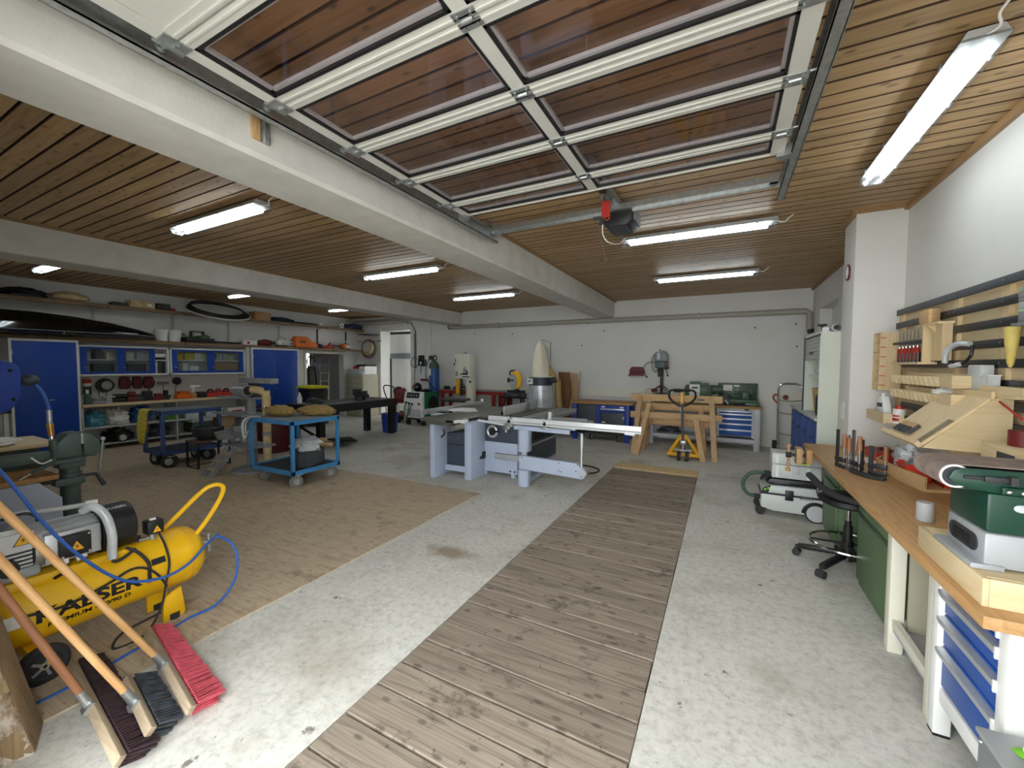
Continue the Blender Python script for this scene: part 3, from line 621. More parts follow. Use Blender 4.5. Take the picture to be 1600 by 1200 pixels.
nm = ['first chisel from the right in the plywood rack', 'second chisel from the right in the plywood rack', 'third chisel from the right in the plywood rack', 'third chisel from the left in the plywood rack', 'second chisel from the left in the plywood rack', 'leftmost chisel in the plywood rack']
ch['label'] = nm[0]
for k in range(1, 6): dup(ch, (1.375, 4.40+.075*k, 1.6905), 0, nm[k])
def slot_holder(z, label, n=9):
    t = thing('slot_holder', label, 'tool holder', (0, 0, 0), 0, 'slotted tool holders')
    part('back_strip', MB().box(1.435, 1.457, 3.62, 4.8, z-.02, z+.06), 'ply_y', t)
    part('end_block', MB().prism([(1.296, 3.6), (1.435, 3.62), (1.435, 3.74), (1.296, 3.76)], z-.03, z+.05, 'xy'), 'ply_x', t)
    me = MB().prism([(0, -.03), (.012, -.03), (.072, .035), (.06, .035)], 0, .13, 'yz').mesh('fin', 'ply_x')
    for k in range(n+3): obj('fin', me, t, (1.305, 3.75+k*.083, z))
slot_holder(1.545, 'upper plywood holder with slanted slots on the tool panel'); slot_holder(1.425, 'lower plywood holder with slanted slots on the tool panel')
t = thing('safety_goggles', 'clear safety goggles hanging from the tool panel rail', 'goggles')
part('lens', MB().tube([(1.40, 3.68, 1.80), (1.37, 3.76, 1.805), (1.35, 3.84, 1.76), (1.35, 3.86, 1.68)], .017, 10, 4), 'bag_clear', t); part('strap', MB().tube([(1.41, 3.68, 1.79), (1.4, 3.66, 1.73), (1.4, 3.72, 1.69), (1.38, 3.72, 1.67)], .009, 6, 4), 'black', t); part('frame', MB().tube([(1.38, 3.86, 1.66), (1.36, 3.78, 1.655), (1.37, 3.72, 1.67)], .016, 6, 3), 'bag_clear', t)
t = thing('foam_horn', 'yellow cone shaped holder hanging on the tool panel', 'holder')
part('cone', MB().lathe([(.006, -.125), (.015, -.1), (.026, 0), (.033, .1), (.027, .1), (.018, 0), (.0, -.1)], 16, Matrix.Translation((1.42, 3.30, 1.775)), caps=False), 'foam_yellow', t); part('hook', MB().cyl((1.42, 3.31, 1.885), (1.457, 3.31, 1.885), .012), 'mid_grey', t)
st = [('mid_grey', .05), ('pad_green', .02), ('light_grey', .035), ('mid_grey', .02), ('sand_dust', .03), ('pad_green', .025)]
z = 1.885
for k, (m, h) in enumerate(st):
    tag(part('abrasive_pad', MB().box(1.35, 1.445, 2.96+.003*k, 3.10+.002*k, z, z+h-.001, .003), m), ['thick grey abrasive pad at the bottom of the hung pile', 'thin green abrasive pad in the hung pile', 'pale grey abrasive pad in the middle of the hung pile', 'dark grey abrasive pad high in the hung pile', 'speckled grey abrasive pad high in the hung pile', 'green abrasive pad on top of the hung pile'][k], 'abrasive pad', 'abrasive pads on the tool panel'); z += h
tag(part('pad_shelf', MB().box(1.35, 1.457, 2.95, 3.11, 1.868, 1.884), 'mid_grey'), 'small grey shelf under the abrasive pads', 'shelf')
t = thing('wall_ledge', 'plywood ledge above the sloped board carrying grey boxes', 'shelf')
part('board', MB().box(1.385, 1.457, 3.16, 3.95, 1.478, 1.495), 'ply_y', t); part('lip', MB().box(1.385, 1.457, 3.1, 3.515, 1.496, 1.54), 'ply_y', t)
tag(part('grey_bin', MB().box(1.39, 1.452, 3.52, 3.67, 1.496, 1.665, .008), 'light_grey'), 'tall light grey plastic bin on the ledge of the sloped board', 'bin')
t = thing('clear_cup', 'clear square cup in front of the grey bin', 'cup')
part('cup', MB().prism([(1.388, 3.43), (1.44, 3.43), (1.44, 3.51), (1.388, 3.51)], 1.541, 1.60, 'xy'), 'bag_clear', t); part('rim', MB().box(1.384, 1.444, 3.426, 3.514, 1.60, 1.605), 'white', t)
tag(part('sanding_block', MB().box(1.39, 1.452, 3.72, 3.88, 1.496, 1.565, .004), 'dark_grey'), 'dark grey sanding block left of the grey bin', 'sanding block')
# sloped board hung on the panel
t = thing('sloped_stand', 'plywood stand with a tilted board hung on the tool panel', 'stand')
part('board', MB().prism([(1.07, 1.175), (1.08, 1.16), (1.375, 1.455), (1.365, 1.47)], 3.345, 3.9, 'xz'), 'ply_x', t)
part('side_panel', MB().prism([(1.085, 1.16), (1.456, 1.15), (1.456, 1.475), (1.385, 1.475)], 3.33, 3.345, 'xz'), 'ply_x', t)
part('side_panel', MB().prism([(1.085, 1.16), (1.456, 1.15), (1.456, 1.475), (1.385, 1.475)], 3.90, 3.915, 'xz'), 'ply_x', t)
part('bottom_lip', MB().prism([(1.045, 1.18), (1.06, 1.205), (1.08, 1.185), (1.065, 1.16)], 3.32, 3.93, 'xz'), 'ply_y', t); part('top_lip', MB().box(1.365, 1.38, 3.33, 3.915, 1.465, 1.51), 'ply_y', t)
part('glass_edge', MB().prism([(1.08, 1.194), (1.22, 1.334), (1.225, 1.33), (1.085, 1.19)], 3.34, 3.41, 'xz'), 'plastic_clear', t)
t = thing('brush_set', 'packet of brushes with orange card on the tilted board', 'brushes')
Mx = Matrix.Translation((1.115, 3.72, 1.229)) @ Euler((0, -PI/4, 0)).to_matrix().to_4x4()
part('card', MB().box(-.03, .06, -.11, .11, 0, .006, M=Mx), 'brass', t)
for k in range(5): part('brush', MB().box(-.035, .02, -.1+.045*k, -.075+.045*k, .006, .014, M=Mx), 'dark_steel', t)
part('spare_brush', MB().box(-.03, .05, -.16, -.13, 0, .012, M=Mx), 'dark_grey', t)
# box left of it
t = thing('hung_box', 'shallow plywood box with glue bottles hung on the tool panel', 'box')
part('base', MB().box(1.24, 1.45, 4.27, 5.0, 1.165, 1.178), 'ply_y', t); part('front', MB().box(1.225, 1.24, 4.55, 5.0, 1.165, 1.25), 'ply_y', t); part('near_side', MB().prism([(1.225, 4.55), (1.24, 4.55), (1.45, 4.27), (1.44, 4.26)], 1.165, 1.25, 'xy'), 'ply_x', t); part('far_side', MB().box(1.225, 1.45, 5.0, 5.015, 1.165, 1.25), 'ply_x', t); part('cleat', MB().box(1.45, 1.457, 4.3, 5.0, 1.165, 1.25), 'ply_y', t)
t = thing('glue_flask', 'white flat flask with black print in the hung plywood box', 'bottle')
part('flask', MB().prism([(4.7, 1.18), (4.93, 1.18), (4.915, 1.3), (4.86, 1.385), (4.8, 1.385), (4.73, 1.3)], 1.27, 1.33, 'yz', .012), 'white', t); part('print', MB().box(1.266, 1.271, 4.76, 4.88, 1.29, 1.325), 'black', t); part('print', MB().box(1.266, 1.271, 4.76, 4.85, 1.19, 1.24), 'bottle_blue', t); part('cap', MB().cyl((1.3, 4.84, 1.385), (1.3, 4.84, 1.41), .012), 'white', t)
t = thing('glue_pot', 'red and white glue pot in the hung plywood box', 'pot')
part('pot', MB().cyl((1.31, 4.49, 1.179), (1.31, 4.49, 1.30), .042), 'white', t); part('band', MB().cyl((1.31, 4.49, 1.2), (1.31, 4.49, 1.225), .043), 'red', t); part('band', MB().cyl((1.31, 4.49, 1.235), (1.31, 4.49, 1.25), .043), 'red', t); part('lid', MB().cyl((1.31, 4.49, 1.3), (1.31, 4.49, 1.325), .028), 'red', t)
tag(part('crumpled_tissue', MB().lump((1.29, 4.6, 1.179), (.05, .05, .06), 3, .4), 'paper'), 'crumpled white tissue beside the red and white pot', 'tissue')
tag(part('small_dark_tub', MB().lathe([(.04, 0), (.05, .07), (.045, .075)], 14, Matrix.Translation((1.36, 4.38, 1.179))), 'rubber'), 'small dark tub at the near end of the hung box', 'tub')
tag(part('white_rag', MB().lump((1.36, 3.86, 1.458), (.06, .1, .05), 5, .5), 'paper'), 'white rag lying on the lower slotted holder', 'rag')
# divider box at the pier
t = thing('pigeonhole_box', 'tall plywood pigeonhole box with red marks next to the pier', 'box')
part('front', MB().box(1.30, 1.455, 5.0, 5.012, 1.43, 1.975), 'ply_z', t); part('back', MB().box(1.30, 1.455, 5.175, 5.187, 1.43, 1.975), 'ply_z', t); part('side', MB().box(1.443, 1.455, 5.012, 5.175, 1.43, 1.975), 'ply_z', t)
for k in range(7): part('shelf', MB().box(1.30, 1.443, 5.012, 5.175, 1.43+.089*k, 1.438+.089*k), 'ply_x', t)
for k in range(6): part('mark', MB().box(1.303, 1.345, 4.998, 5.0, 1.475+.089*k, 1.482+.089*k), 'red', t)
t = thing('corner_box', 'pale wooden box with a rusty roll at the right edge of the picture', 'box')
part('box', MB().box(1.26, 1.457, 2.78, 3.14, 1.135, 1.25, .003), 'ply_y', t); part('slot', MB().box(1.256, 1.262, 2.85, 2.99, 1.18, 1.22), 'dark_grey', t); part('roll', MB().cyl((1.36, 3.0, 1.251), (1.36, 3.0, 1.33), .06, n=18), 'dark_red', t)
tag(part('red_pencil', MB().cyl((1.40, 3.332, 1.455), (1.36, 3.04, 1.385), .006, n=6), 'red'), 'red pencil sticking out beside the tilted stand', 'pencil')
tag(part('upright_board', MB().box(1.43, 1.457, 2.9, 3.0, 1.34, 1.62), 'ply_z'), 'narrow pale board standing above the corner box', 'board')
tag(part('cup_holder', MB().lathe([(.02, 0), (.045, .03), (.05, .08), (.04, .08), (.02, .02)], 14, Matrix.Translation((1.40, 4.62, 1.06))), 'light_grey'), 'grey cup hung under the shallow plywood box', 'cup')
# ------------------------------------------------------------------ on the bench
def clamp(loc, h, rz, m, label):
    t = thing('screw_clamp', label, 'clamp', loc, rz, 'screw clamps on the bench')
    part('bar', MB().box(-.006, .006, -.014, .014, 0, h), m, t); part('jaw', MB().box(-.01, .01, -.1, .014, 0, .03, .003).box(-.012, .012, -.1, .016, .05, .085, .003), 'dark_steel', t)
    part('spindle', MB().cyl((0, -.09, .03), (0, -.09, h*.55), .007), 'steel', t); part('grip', MB().cyl((0, -.09, h*.55), (0, -.09, h*.55+.11), .017, .014), 'handle_dark', t)
clamp((.86, 4.24, T_), .31, .3, 'dark_steel', 'tall black clamp standing at the left of the clamp group'); clamp((.93, 4.22, T_), .27, -.2, 'dark_steel', 'second black clamp of the group on the bench')
clamp((.93, 4.09, T_), .33, .2, 'steel', 'tallest grey clamp with flat bar in the clamp group'); clamp((1.0, 4.14, T_), .25, -.5, 'dark_steel', 'dark clamp behind the tallest grey clamp')
clamp((1.03, 4.05, T_), .22, .9, 'dark_steel', 'rightmost clamp with a reddish wood handle on the bench')
tag(part('steel_pliers', MB().tube([(.9, 4.02, T_+.015), (.95, 3.92, T_+.012), (1.0, 3.86, T_+.01), (1.05, 3.83, T_+.008)], .011, 6, 3).tube([(.92, 4.04, T_+.015), (1.0, 3.94, T_+.012), (1.07, 3.86, T_+.01)], .011, 6, 3), 'dark_steel'), 'long dark pliers lying in front of the clamps', 'pliers')
def bin_(x0, x1, y0, y1, z, h, m, label, fill=None):
    t = thing('parts_bin', label, 'bin', (0, 0, 0), 0, 'red bins on the bench')
    w = .004; b = MB().box(x0, x1, y0, y1, z, z+.006); b.box(x0, x0+w, y0, y1, z, z+h*.8).box(x1-w, x1, y0, y1, z, z+h).box(x0, x1, y0, y0+w, z, z+h).box(x0, x1, y1-w, y1, z, z+h)
    part('tray', b, m, t); part('rim', MB().box(x0-.01, x0+.005, y0-.008, y1+.008, z+h*.74, z+h*.86).box(x0-.01, x1, y0-.01, y0+.004, z+h*.9, z+h), m, t)
    if fill: part('contents', MB().lump(((x0+x1)/2, (y0+y1)/2, z+.01), ((x1-x0)*.45, (y1-y0)*.45, h*1.1), 2, .4), fill, t)
bin_(1.2, 1.36, 4.55, 4.9, T_+.001, .085, 'bin_red', 'red plastic bin farthest along the bench', 'dark_red')
t = thing('offcut_tray', 'angled pine tray on the bench under the tilted stand', 'tray')
part('base', MB().prism([(1.1, 4.2), (1.17, 4.36), (1.46, 4.36), (1.46, 3.7), (1.2, 3.62)], T_+.001, T_+.02, 'xy'), 'pine_x', t); part('wall', MB().prism([(1.1, 4.2), (1.2, 3.62), (1.215, 3.63), (1.115, 4.2)], T_+.02, T_+.1, 'xy'), 'pine_x', t); part('wall', MB().prism([(1.1, 4.2), (1.17, 4.36), (1.18, 4.35), (1.115, 4.2)], T_+.02, T_+.1, 'xy'), 'pine_x', t)
bin_(1.17, 1.3, 3.82, 4.0, T_+.021, .12, 'bin_red', 'nearer red bin standing in the pine tray', 'mid_grey')
bin_(1.33, 1.44, 3.72, 3.95, T_+.021, .12, 'red', 'dark red bin behind the clear bag in the tray')
tag(part('black_torch', MB().cyl((1.15, 4.16, T_+.05), (1.22, 4.02, T_+.06), .03), 'black'), 'short black torch lying in the pine tray', 'torch')
tag(part('bit_bag', MB().lump((1.25, 4.1, T_+.06), (.08, .12, .17), 8, .45), 'bag_clear'), 'crumpled clear bag of bits in the pine tray', 'bag')
tag(part('paper_sheet', MB().box(1.02, 1.2, 4.5, 4.75, T_+.001, T_+.003), 'paper'), 'white paper sheet on the bench left of the red bin', 'paper')
tag(part('tin_can', MB().lathe([(.034, 0), (.036, .004), (.036, .09), (.034, .1)], 18, Matrix.Translation((.985, 2.95, T_+.001))), 'light_grey'), 'grey can standing under the sander belt', 'can')
# ------------------------------------------------------------------ belt sander
t = thing('sander_base_box', 'plywood base box carrying the belt sander', 'box')
part('front_board', MB().box(.815, .833, 1.975, 2.5, T_+.001, .92, .002), 'ply_y', t); part('near_board', MB().box(.833, 1.42, 1.975, 1.993, T_+.001, .92, .002), 'ply_x', t); part('far_board', MB().box(.833, 1.42, 2.482, 2.5, T_+.001, .92), 'ply_x', t); part('top_board', MB().box(.833, 1.42, 1.993, 2.482, .905, .922), 'ply_x', t)
t = thing('belt_sander', 'green and grey bench belt sander with worn brown belt', 'sander')
part('foot_plate', MB().box(.812, .9, 2.05, 2.345, .923, .943, .004), 'sander_grey', t)
part('base', MB().box(.848, 1.36, 2.06, 2.335, .93, 1.055, .012), 'sander_grey', t)
part('grip_slot', MB().box(.843, .85, 2.13, 2.27, .965, 1.03, .0).cyl((.843, 2.13, .9975), (.85, 2.13, .9975), .0325).cyl((.843, 2.27, .9975), (.85, 2.27, .9975), .0325), 'rubber', t)
part('grip_hole', MB().box(.840, .8435, 2.14, 2.26, .98, 1.015), 'black', t)
part('hood', MB().box(.85, 1.36, 2.062, 2.333, 1.056, 1.2, .012), 'sander_green', t)
part('side_plate', MB().prism([(.775, 1.215), (.752, 1.24), (.765, 1.268), (.79, 1.28), (1.36, 1.285), (1.36, 1.205), (.88, 1.195)], 2.075, 2.085, 'xz', .003), 'sander_green', t)
part('upper_frame', MB().box(.8, 1.36, 2.09, 2.3, 1.2, 1.275), 'sander_green', t)
bt = []
for k in range(13):
    a = PI/2+PI*k/12; bt.append((.775+.045*math.cos(a), 1.245+.045*math.sin(a)))
for k in range(13):
    a = -PI/2+PI*k/12; bt.append((1.36+.045*math.cos(a), 1.245+.045*math.sin(a)))
bi = [(.775+(x-.775)*.93 if x < .8 else 1.36+(x-1.36)*.93, 1.245+(z-1.245)*.93) for x, z in bt]
bb = MB(); n = len(bt)
ring = [[bb.bm.verts.new((x, y, z)) for x, z in q] for q, y in ((bt, 2.095), (bt, 2.325), (bi, 2.325), (bi, 2.095))]
for a in range(4):
    for k in range(n): bb.bm.faces.new((ring[a][k], ring[a][(k+1) % n], ring[(a+1) % 4][(k+1) % n], ring[(a+1) % 4][k]))
part('belt', bb, 'emery', t); part('drum', MB().torus((.775, 2.09, 1.245), .04, .004, 'y', 24, 6), 'white', t); part('drum_core', MB().cyl((.775, 2.096, 1.245), (.775, 2.32, 1.245), .04, n=24), 'dark_steel', t)
part('tension_screw', MB().cyl((.79, 2.068, 1.25), (.93, 2.066, 1.25), .006).ob((.87, 2.065, 1.25), (.06, .018, .02), (0, 0, 0), .003).ob((.91, 2.062, 1.25), (.02, .03, .03)), 'dark_steel', t)
part('bracket', MB().box(.885, .95, 2.058, 2.066, 1.2, 1.225, .003), 'sander_green', t)
for x in (.9, .935): part('bolt', MB().sph((x, 2.056, 1.212), .009, 8), 'chrome', t)
part('badge', MB().sph((.935, 2.06, 1.155), (.02, .005, .014), 14), 'bag_clear', t)
# ------------------------------------------------------------------ sheet metal box with clogs, bottom right
t = thing('metal_chest', 'grey sheet metal chest at the lower right corner', 'chest')
part('body', MB().box(.795, 1.35, 1.4, 1.9, 0, .42, .003), 'mid_grey', t); part('lid', MB().box(.788, 1.36, 1.39, 1.905, .42, .436, .003), 'sander_grey', t)
for y, z in ((1.88, .40), (1.88, .05), (1.6, .4), (1.45, .4)): part('rivet', MB().sph((.794, y, z), .006, 6), 'chrome', t)
for dx, dy, lb in ((0, 0, 'bright green clog lying in front of its pair'), (.05, .14, 'second green clog behind, mostly cut off by the frame')):
    c = thing('garden_clog', lb, 'clog', (.90+dx, 1.62+dy, .437), -.4, 'green clogs on the chest')
    part('sole', MB().sph((0, 0, .018), (.13, .048, .018), 16), 'acid_green', c); part('upper', MB().sph((.05, 0, .03), (.085, .047, .04), 16), 'acid_green', c); part('lining', MB().sph((-.04, 0, .033), (.07, .034, .01), 14), 'white', c)
# ------------------------------------------------------------------ cabinets behind the pier, hand truck
def blue_base(y0, y1, label):
    t = thing('base_cabinet', label, 'cabinet', (0, 0, 0), 0, 'blue base cabinets behind the pier')
    part('carcass', MB().box(.97, 1.5, y0+.003, y1-.003, 0, 1.03), 'cab_grey', t)
    w = (y1-y0)/2
    for k in range(2):
        d = part('door', MB().box(.95, .97, y0+.01+w*k, y0+w*(k+1)-.006, .06, 1.0, .003), 'drawer_blue', t); part('handle', MB().box(.935, .951, y0+w*k+w*.4, y0+w*k+w*.6, .8, .83, .003), 'black', d)
blue_base(5.66, 6.62, 'blue doored base cabinet directly under the roller shutter cupboard'); blue_base(6.62, 7.56, 'far blue base cabinet with a bare grey top')
tag(part('counter_top', MB().box(.93, 1.5, 5.66, 7.57, 1.031, 1.065, .004), 'light_grey'), 'light grey counter top over the blue base cabinets', 'counter')
t = thing('shutter_cupboard', 'pale green cupboard with raised roller shutter behind the pier', 'cupboard')
part('side_panel', MB().box(.95, 1.5, 5.63, 5.655, .0, 2.04), 'cup_green', t); part('side_panel', MB().box(.95, 1.5, 6.6, 6.625, 1.066, 2.04), 'cup_green', t)
part('top_panel', MB().box(.95, 1.5, 5.655, 6.6, 2.015, 2.04), 'white', t); part('back_panel', MB().box(1.48, 1.5, 5.655, 6.6, 1.066, 2.015), 'white', t); part('seam', MB().box(.949, 1.13, 5.627, 5.631, .75, .756), 'mid_grey', t)
part('shelf', MB().box(1.0, 1.48, 5.655, 6.6, 1.52, 1.54), 'white', t)
for k in range(6): part('shutter_slat', MB().box(.955, .967, 5.66, 6.595, 1.74+.045*k, 1.783+.045*k, .003), 'alu', t)
part('shutter_handle', MB().box(.94, .956, 6.05, 6.2, 1.80, 1.83), 'black', t); part('frame', MB().box(.945, .956, 6.59, 6.63, 1.066, 2.04).box(.945, .956, 5.63, 6.63, 2.0, 2.02), 'dark_grey', t)
tag(part('ochre_bucket', MB().lathe([(.12, 0), (.15, .3), (.155, .31), (.14, .31), (.11, .02)], 18, Matrix.Translation((1.15, 6.3, 1.066))), 'hose_tan'), 'ochre bucket in the shutter cupboard', 'bucket')
tag(part('black_jug', MB().lathe([(.06, 0), (.065, .22), (.03, .28), (.03, .3)], 14, Matrix.Translation((1.05, 6.0, 1.066))), 'black'), 'black jug in front of the ochre bucket', 'jug')
tag(part('green_bottle', MB().lathe([(.05, 0), (.05, .17), (.02, .2), (.02, .23)], 12, Matrix.Translation((1.08, 5.95, 1.541))), 'machine_green'), 'dark green bottle on the cupboard shelf', 'bottle')
tag(part('stone_bowl', MB().lathe([(.05, 0), (.1, .07), (.09, .07)], 14, Matrix.Translation((1.1, 6.3, 1.541))), 'light_grey'), 'grey bowl on the cupboard shelf', 'bowl')
tag(part('alu_profile', MB().box(.98, 1.02, 5.7, 6.9, 2.041, 2.075).box(.97, 1.03, 5.66, 5.7, 2.041, 2.09), 'alu'), 'long aluminium profile lying on top of the cupboard', 'profile')
t = thing('film_reel', 'small black and silver roller on top of the cupboard', 'roller')
part('wheel', MB().cyl((1.1, 5.7, 2.09), (1.1, 5.78, 2.09), .045), 'chrome', t); part('core', MB().cyl((1.1, 5.69, 2.09), (1.1, 5.79, 2.09), .025), 'black', t)
tag(part('suction_lifter', MB().lathe([(.05, 0), (.05, .02), (.015, .03), (.015, .1), (.05, .11), (.05, .13)], 14, Matrix.Translation((1.06, 6.2, 2.041))), 'dark_grey'), 'small suction lifter standing on the cupboard', 'lifter')
t = thing('hand_truck', 'chrome sack truck with red grips leaning at the back wall', 'hand truck', (1.17, 9.42, 0))
part('frame', MB().tube([(-.2, -.05, .12), (-.2, .12, 1.2), (-.17, .13, 1.28), (-.1, .135, 1.31), (.1, .135, 1.31), (.17, .13, 1.28), (.2, .12, 1.2), (.2, -.05, .12)], .021, 10, 0), 'chrome', t)
for z in (.35, .75, 1.0): part('rung', MB().tube([(-.2, -.05+.16*(z-.12)/1.1, z), (0, -.03+.16*(z-.12)/1.1, z-.03), (.2, -.05+.16*(z-.12)/1.1, z)], .012, 8, 3), 'chrome', t)
part('toe_plate', MB().box(-.22, .22, -.3, -.03, .02, .03), 'steel', t)
for s in (-1, 1):
    part('wheel', MB().cyl((s*.22, .03, .1), (s*.28, .03, .1), .1, n=18), 'rubber', t)
    part('grip', MB().tube([(s*.2, .1, 1.08), (s*.26, .06, 1.1), (s*.29, .03, 1.03), (s*.23, .07, .95), (s*.2, .08, .94)], .014, 8, 3), 'red', t)
tag(part('red_tool_knob', MB().cyl((1.12, 9.75, 1.03), (1.12, 9.8, 1.03), .05), 'dark_red'), 'dark red knob on the back wall behind the sack truck', 'knob')
t = thing('fire_bell', 'oval copper ring mounted on the pier near the ceiling', 'wall ring')
part('ring', MB().torus((1.118, 5.4, 2.63), .075, .008, 'x', 26, 8), 'dark_red', t); part('plate', MB().cyl((1.115, 5.4, 2.63), (1.129, 5.4, 2.63), .07, n=22), 'white', t)
tag(part('switch_plate', MB().box(1.122, 1.129, 5.36, 5.5, 1.1, 1.28, .002), 'white'), 'white switch plate on the side of the pier', 'switch')

# ------------------------------------------------------------------ back wall row
# blue bench
t = thing('tool_bench', 'blue workbench with black doors and wooden top at the back wall', 'workbench')
part('top', MB().box(-3.03, -1.68, 8.72, 9.42, .81, .855, .004), 'bench_x', t)
for x in (-2.96, -1.80):
    for y in (8.78, 9.36): part('leg', MB().box(x-.045, x+.045, y-.045, y+.045, 0 if x > -2 or y > 9 else .0, .81, .003), 'deep_blue', t)
part('body', MB().box(-2.91, -1.85, 8.8, 9.36, .2, .81), 'dark_grey', t); part('post', MB().box(-2.46, -2.39, 8.76, 8.8, .2, .81), 'deep_blue', t)
for a, b, z0, z1 in ((-2.9, -2.47, .22, .79), (-2.38, -1.86, .22, .62)):
    d = part('door', MB().box(a, b, 8.775, 8.8, z0, z1, .004), 'dark_grey', t); part('handle', MB().box(a+.03, a+.11, 8.76, 8.776, z0+.18, z0+.21, .003), 'alu', d)
d = part('drawer', MB().box(-2.38, -1.86, 8.775, 8.8, .64, .79, .004), 'deep_blue', t); part('grip', MB().box(-2.38, -1.86, 8.755, 8.776, .69, .72, .003), 'alu', d); part('lock', MB().box(-2.36, -2.28, 8.765, 8.776, .74, .77).box(-1.96, -1.88, 8.765, 8.776, .74, .77), 'paper', d)
part('side_switch', MB().box(-1.89, -1.86, 8.75, 8.776, .50, .56), 'light_grey', t)
part('bottom_rail', MB().box(-2.91, -1.85, 8.78, 8.82, .15, .2), 'black', t)
for x in (-2.6, -2.0): part('caster', MB().cyl((x-.02, 8.84, .06), (x+.02, 8.84, .06), .06).box(x-.03, x+.03, 8.82, 8.86, .08, .15), 'rubber', t); part('caster_fork', MB().box(x+.021, x+.027, 8.81, 8.86, .03, .15), 'white', t)
# bench with drawers under the lathe
t = thing('drawer_bench', 'grey steel bench with blue drawers carrying the green lathe', 'workbench')
part('top', MB().box(-1.42, .68, 9.08, 9.76, .82, .86, .004), 'bench_x', t)
for x in (-1.36, .6):
    for y in (9.13, 9.7): part('leg', MB().box(x-.05, x+.05, y-.04, y+.04, 0, .82, .004), 'light_grey', t)
part('lower_shelf', MB().box(-1.31, .55, 9.12, 9.7, .19, .215), 'light_grey', t); part('front_rail', MB().box(-1.31, .55, 9.09, 9.12, .15, .22), 'light_grey', t); part('shelf_back', MB().box(-1.31, -.1, 9.68, 9.7, .2, .35), 'light_grey', t)
part('drawer_case', MB().box(-.09, .54, 9.12, 9.7, .27, .82), 'light_grey', t); part('case_frame', MB().box(-.1, -.06, 9.1, 9.13, .25, .82).box(.51, .55, 9.1, 9.13, .25, .82), 'light_grey', t); part('tag', MB().box(.38, .46, 9.1, 9.12, .79, .815), 'black', t)
zs = [.28, .41, .53, .63, .72, .78]
for a, b in zip(zs, zs[1:]): d = part('drawer', MB().box(-.055, .505, 9.1, 9.12, a+.004, b-.003, .002), 'drawer_blue', t); part('grip', MB().box(-.055, .505, 9.08, 9.102, b-.033, b-.008, .003), 'alu_white', d)
t = thing('toolbox_open', 'dark tray of small tools on the lower bench shelf', 'tray')
part('tray', MB().box(-1.25, -.75, 9.2, 9.5, .216, .25), 'dark_steel', t); part('tools', MB().lump((-1.0, 9.33, .25), (.18, .1, .1), 4, .6), 'dark_grey', t); part('yellow_case', MB().box(-1.1, -.85, 9.3, 9.45, .27, .34, .01), 'dark_steel', t)
# lathe
t = thing('metal_lathe', 'green bench lathe with grey cover plate at the back wall', 'lathe', (0, 9.42, .861))
G = 'machine_green'
part('bed', MB().box(-.45, .62, -.1, .1, .05, .12, .006).box(-.6, -.1, -.12, .12, 0, .05, .004).box(.4, .65, -.12, .12, 0, .06, .004), G, t)
part('chip_tray', MB().box(-.1, .5, -.16, .14, 0.0, .012), 'black', t)
part('headstock', MB().box(-.72, -.2, -.12, .16, .1, .39, .03), G, t); part('top_box', MB().box(-.62, -.42, -.1, .12, .38, .46, .008).box(-.45, -.28, -.08, .12, .37, .43, .01), G, t)
part('cover_plate', MB().box(-.63, -.43, -.14, -.118, .17, .41, .004), 'white', t); part('badge', MB().box(-.58, -.47, -.146, -.139, .32, .36), 'dark_grey', t); part('badge_line', MB().box(-.58, -.46, -.146, -.139, .25, .256), 'dark_grey', t)
part('chuck', MB().cyl((-.4, -.0, .3), (-.26, 0, .3), .085, n=20), 'dark_steel', t); part('pulley_guard', MB().cyl((-.25, .02, .3), (-.02, .02, .3), .095, n=20), G, t)
part('splash_guard', MB().box(-.1, .62, .17, .19, .1, .44, .004), G, t); part('notice', MB().box(-.0, .17, .162, .171, .28, .40), 'cream', t); part('notice_small', MB().box(.2, .3, .162, .171, .37, .4), 'paper', t)
part('tailstock', MB().box(.33, .47, -.08, .1, .12, .28, .02).cyl((.2, 0, .25), (.5, 0, .25), .025), G, t); part('handwheel', MB().torus((.51, 0, .25), .06, .012, 'x', 18, 6), 'chrome', t)
part('carriage', MB().box(-.05, .13, -.16, .12, .1, .16, .006).box(0, .09, -.1, .0, .16, .21, .004), 'dark_steel', t); part('lever', MB().cyl((-.12, -.05, .25), (-.08, -.12, .2), .012).cyl((.04, -.2, .12), (.1, -.2, .03), .02), 'zinc', t); part('lever_knob', MB().cyl((.27, .15, .35), (.27, .13, .27), .01), 'chrome', t)
part('red_rag', MB().lump((-.85, .0, .22), (.1, .06, .06), 2, .5), 'dark_red', t)
# drill press
t = thing('drill_press', 'grey green drill press with coiled black cable at the back wall', 'drill press', (-1.21, 9.45, .861))
part('base', MB().box(-.12, .12, -.14, .16, 0, .04, .01), 'dark_steel', t); part('column', MB().cyl((0, .05, .04), (0, .05, .85), .032).cyl((-.06, 0, .55), (-.06, 0, .78), .018), 'dark_steel', t)
part('table', MB().cyl((0, -.05, .18), (0, -.05, .2), .13, n=22).box(-.03, .03, -.05, .08, .12, .18), 'dark_steel', t)
part('head', MB().box(-.12, .1, -.2, .12, .74, .9, .03), 'vise_green', t); part('motor_hood', MB().prism([(-.15, .89), (-.15, 1.02), (-.12, 1.09), (.06, 1.12), (.12, 1.05), (.13, .89)], -.16, .12, 'xz', .02), 'mid_grey', t); part('hood_ridge', MB().box(-.08, -.02, -.168, -.155, .93, 1.08), 'light_grey', t)
part('red_cover', MB().box(.07, .14, -.16, .0, .72, .9, .01), 'dark_red', t); part('spindle', MB().cyl((-.01, -.1, .56), (-.01, -.1, .76), .025), 'dark_steel', t)
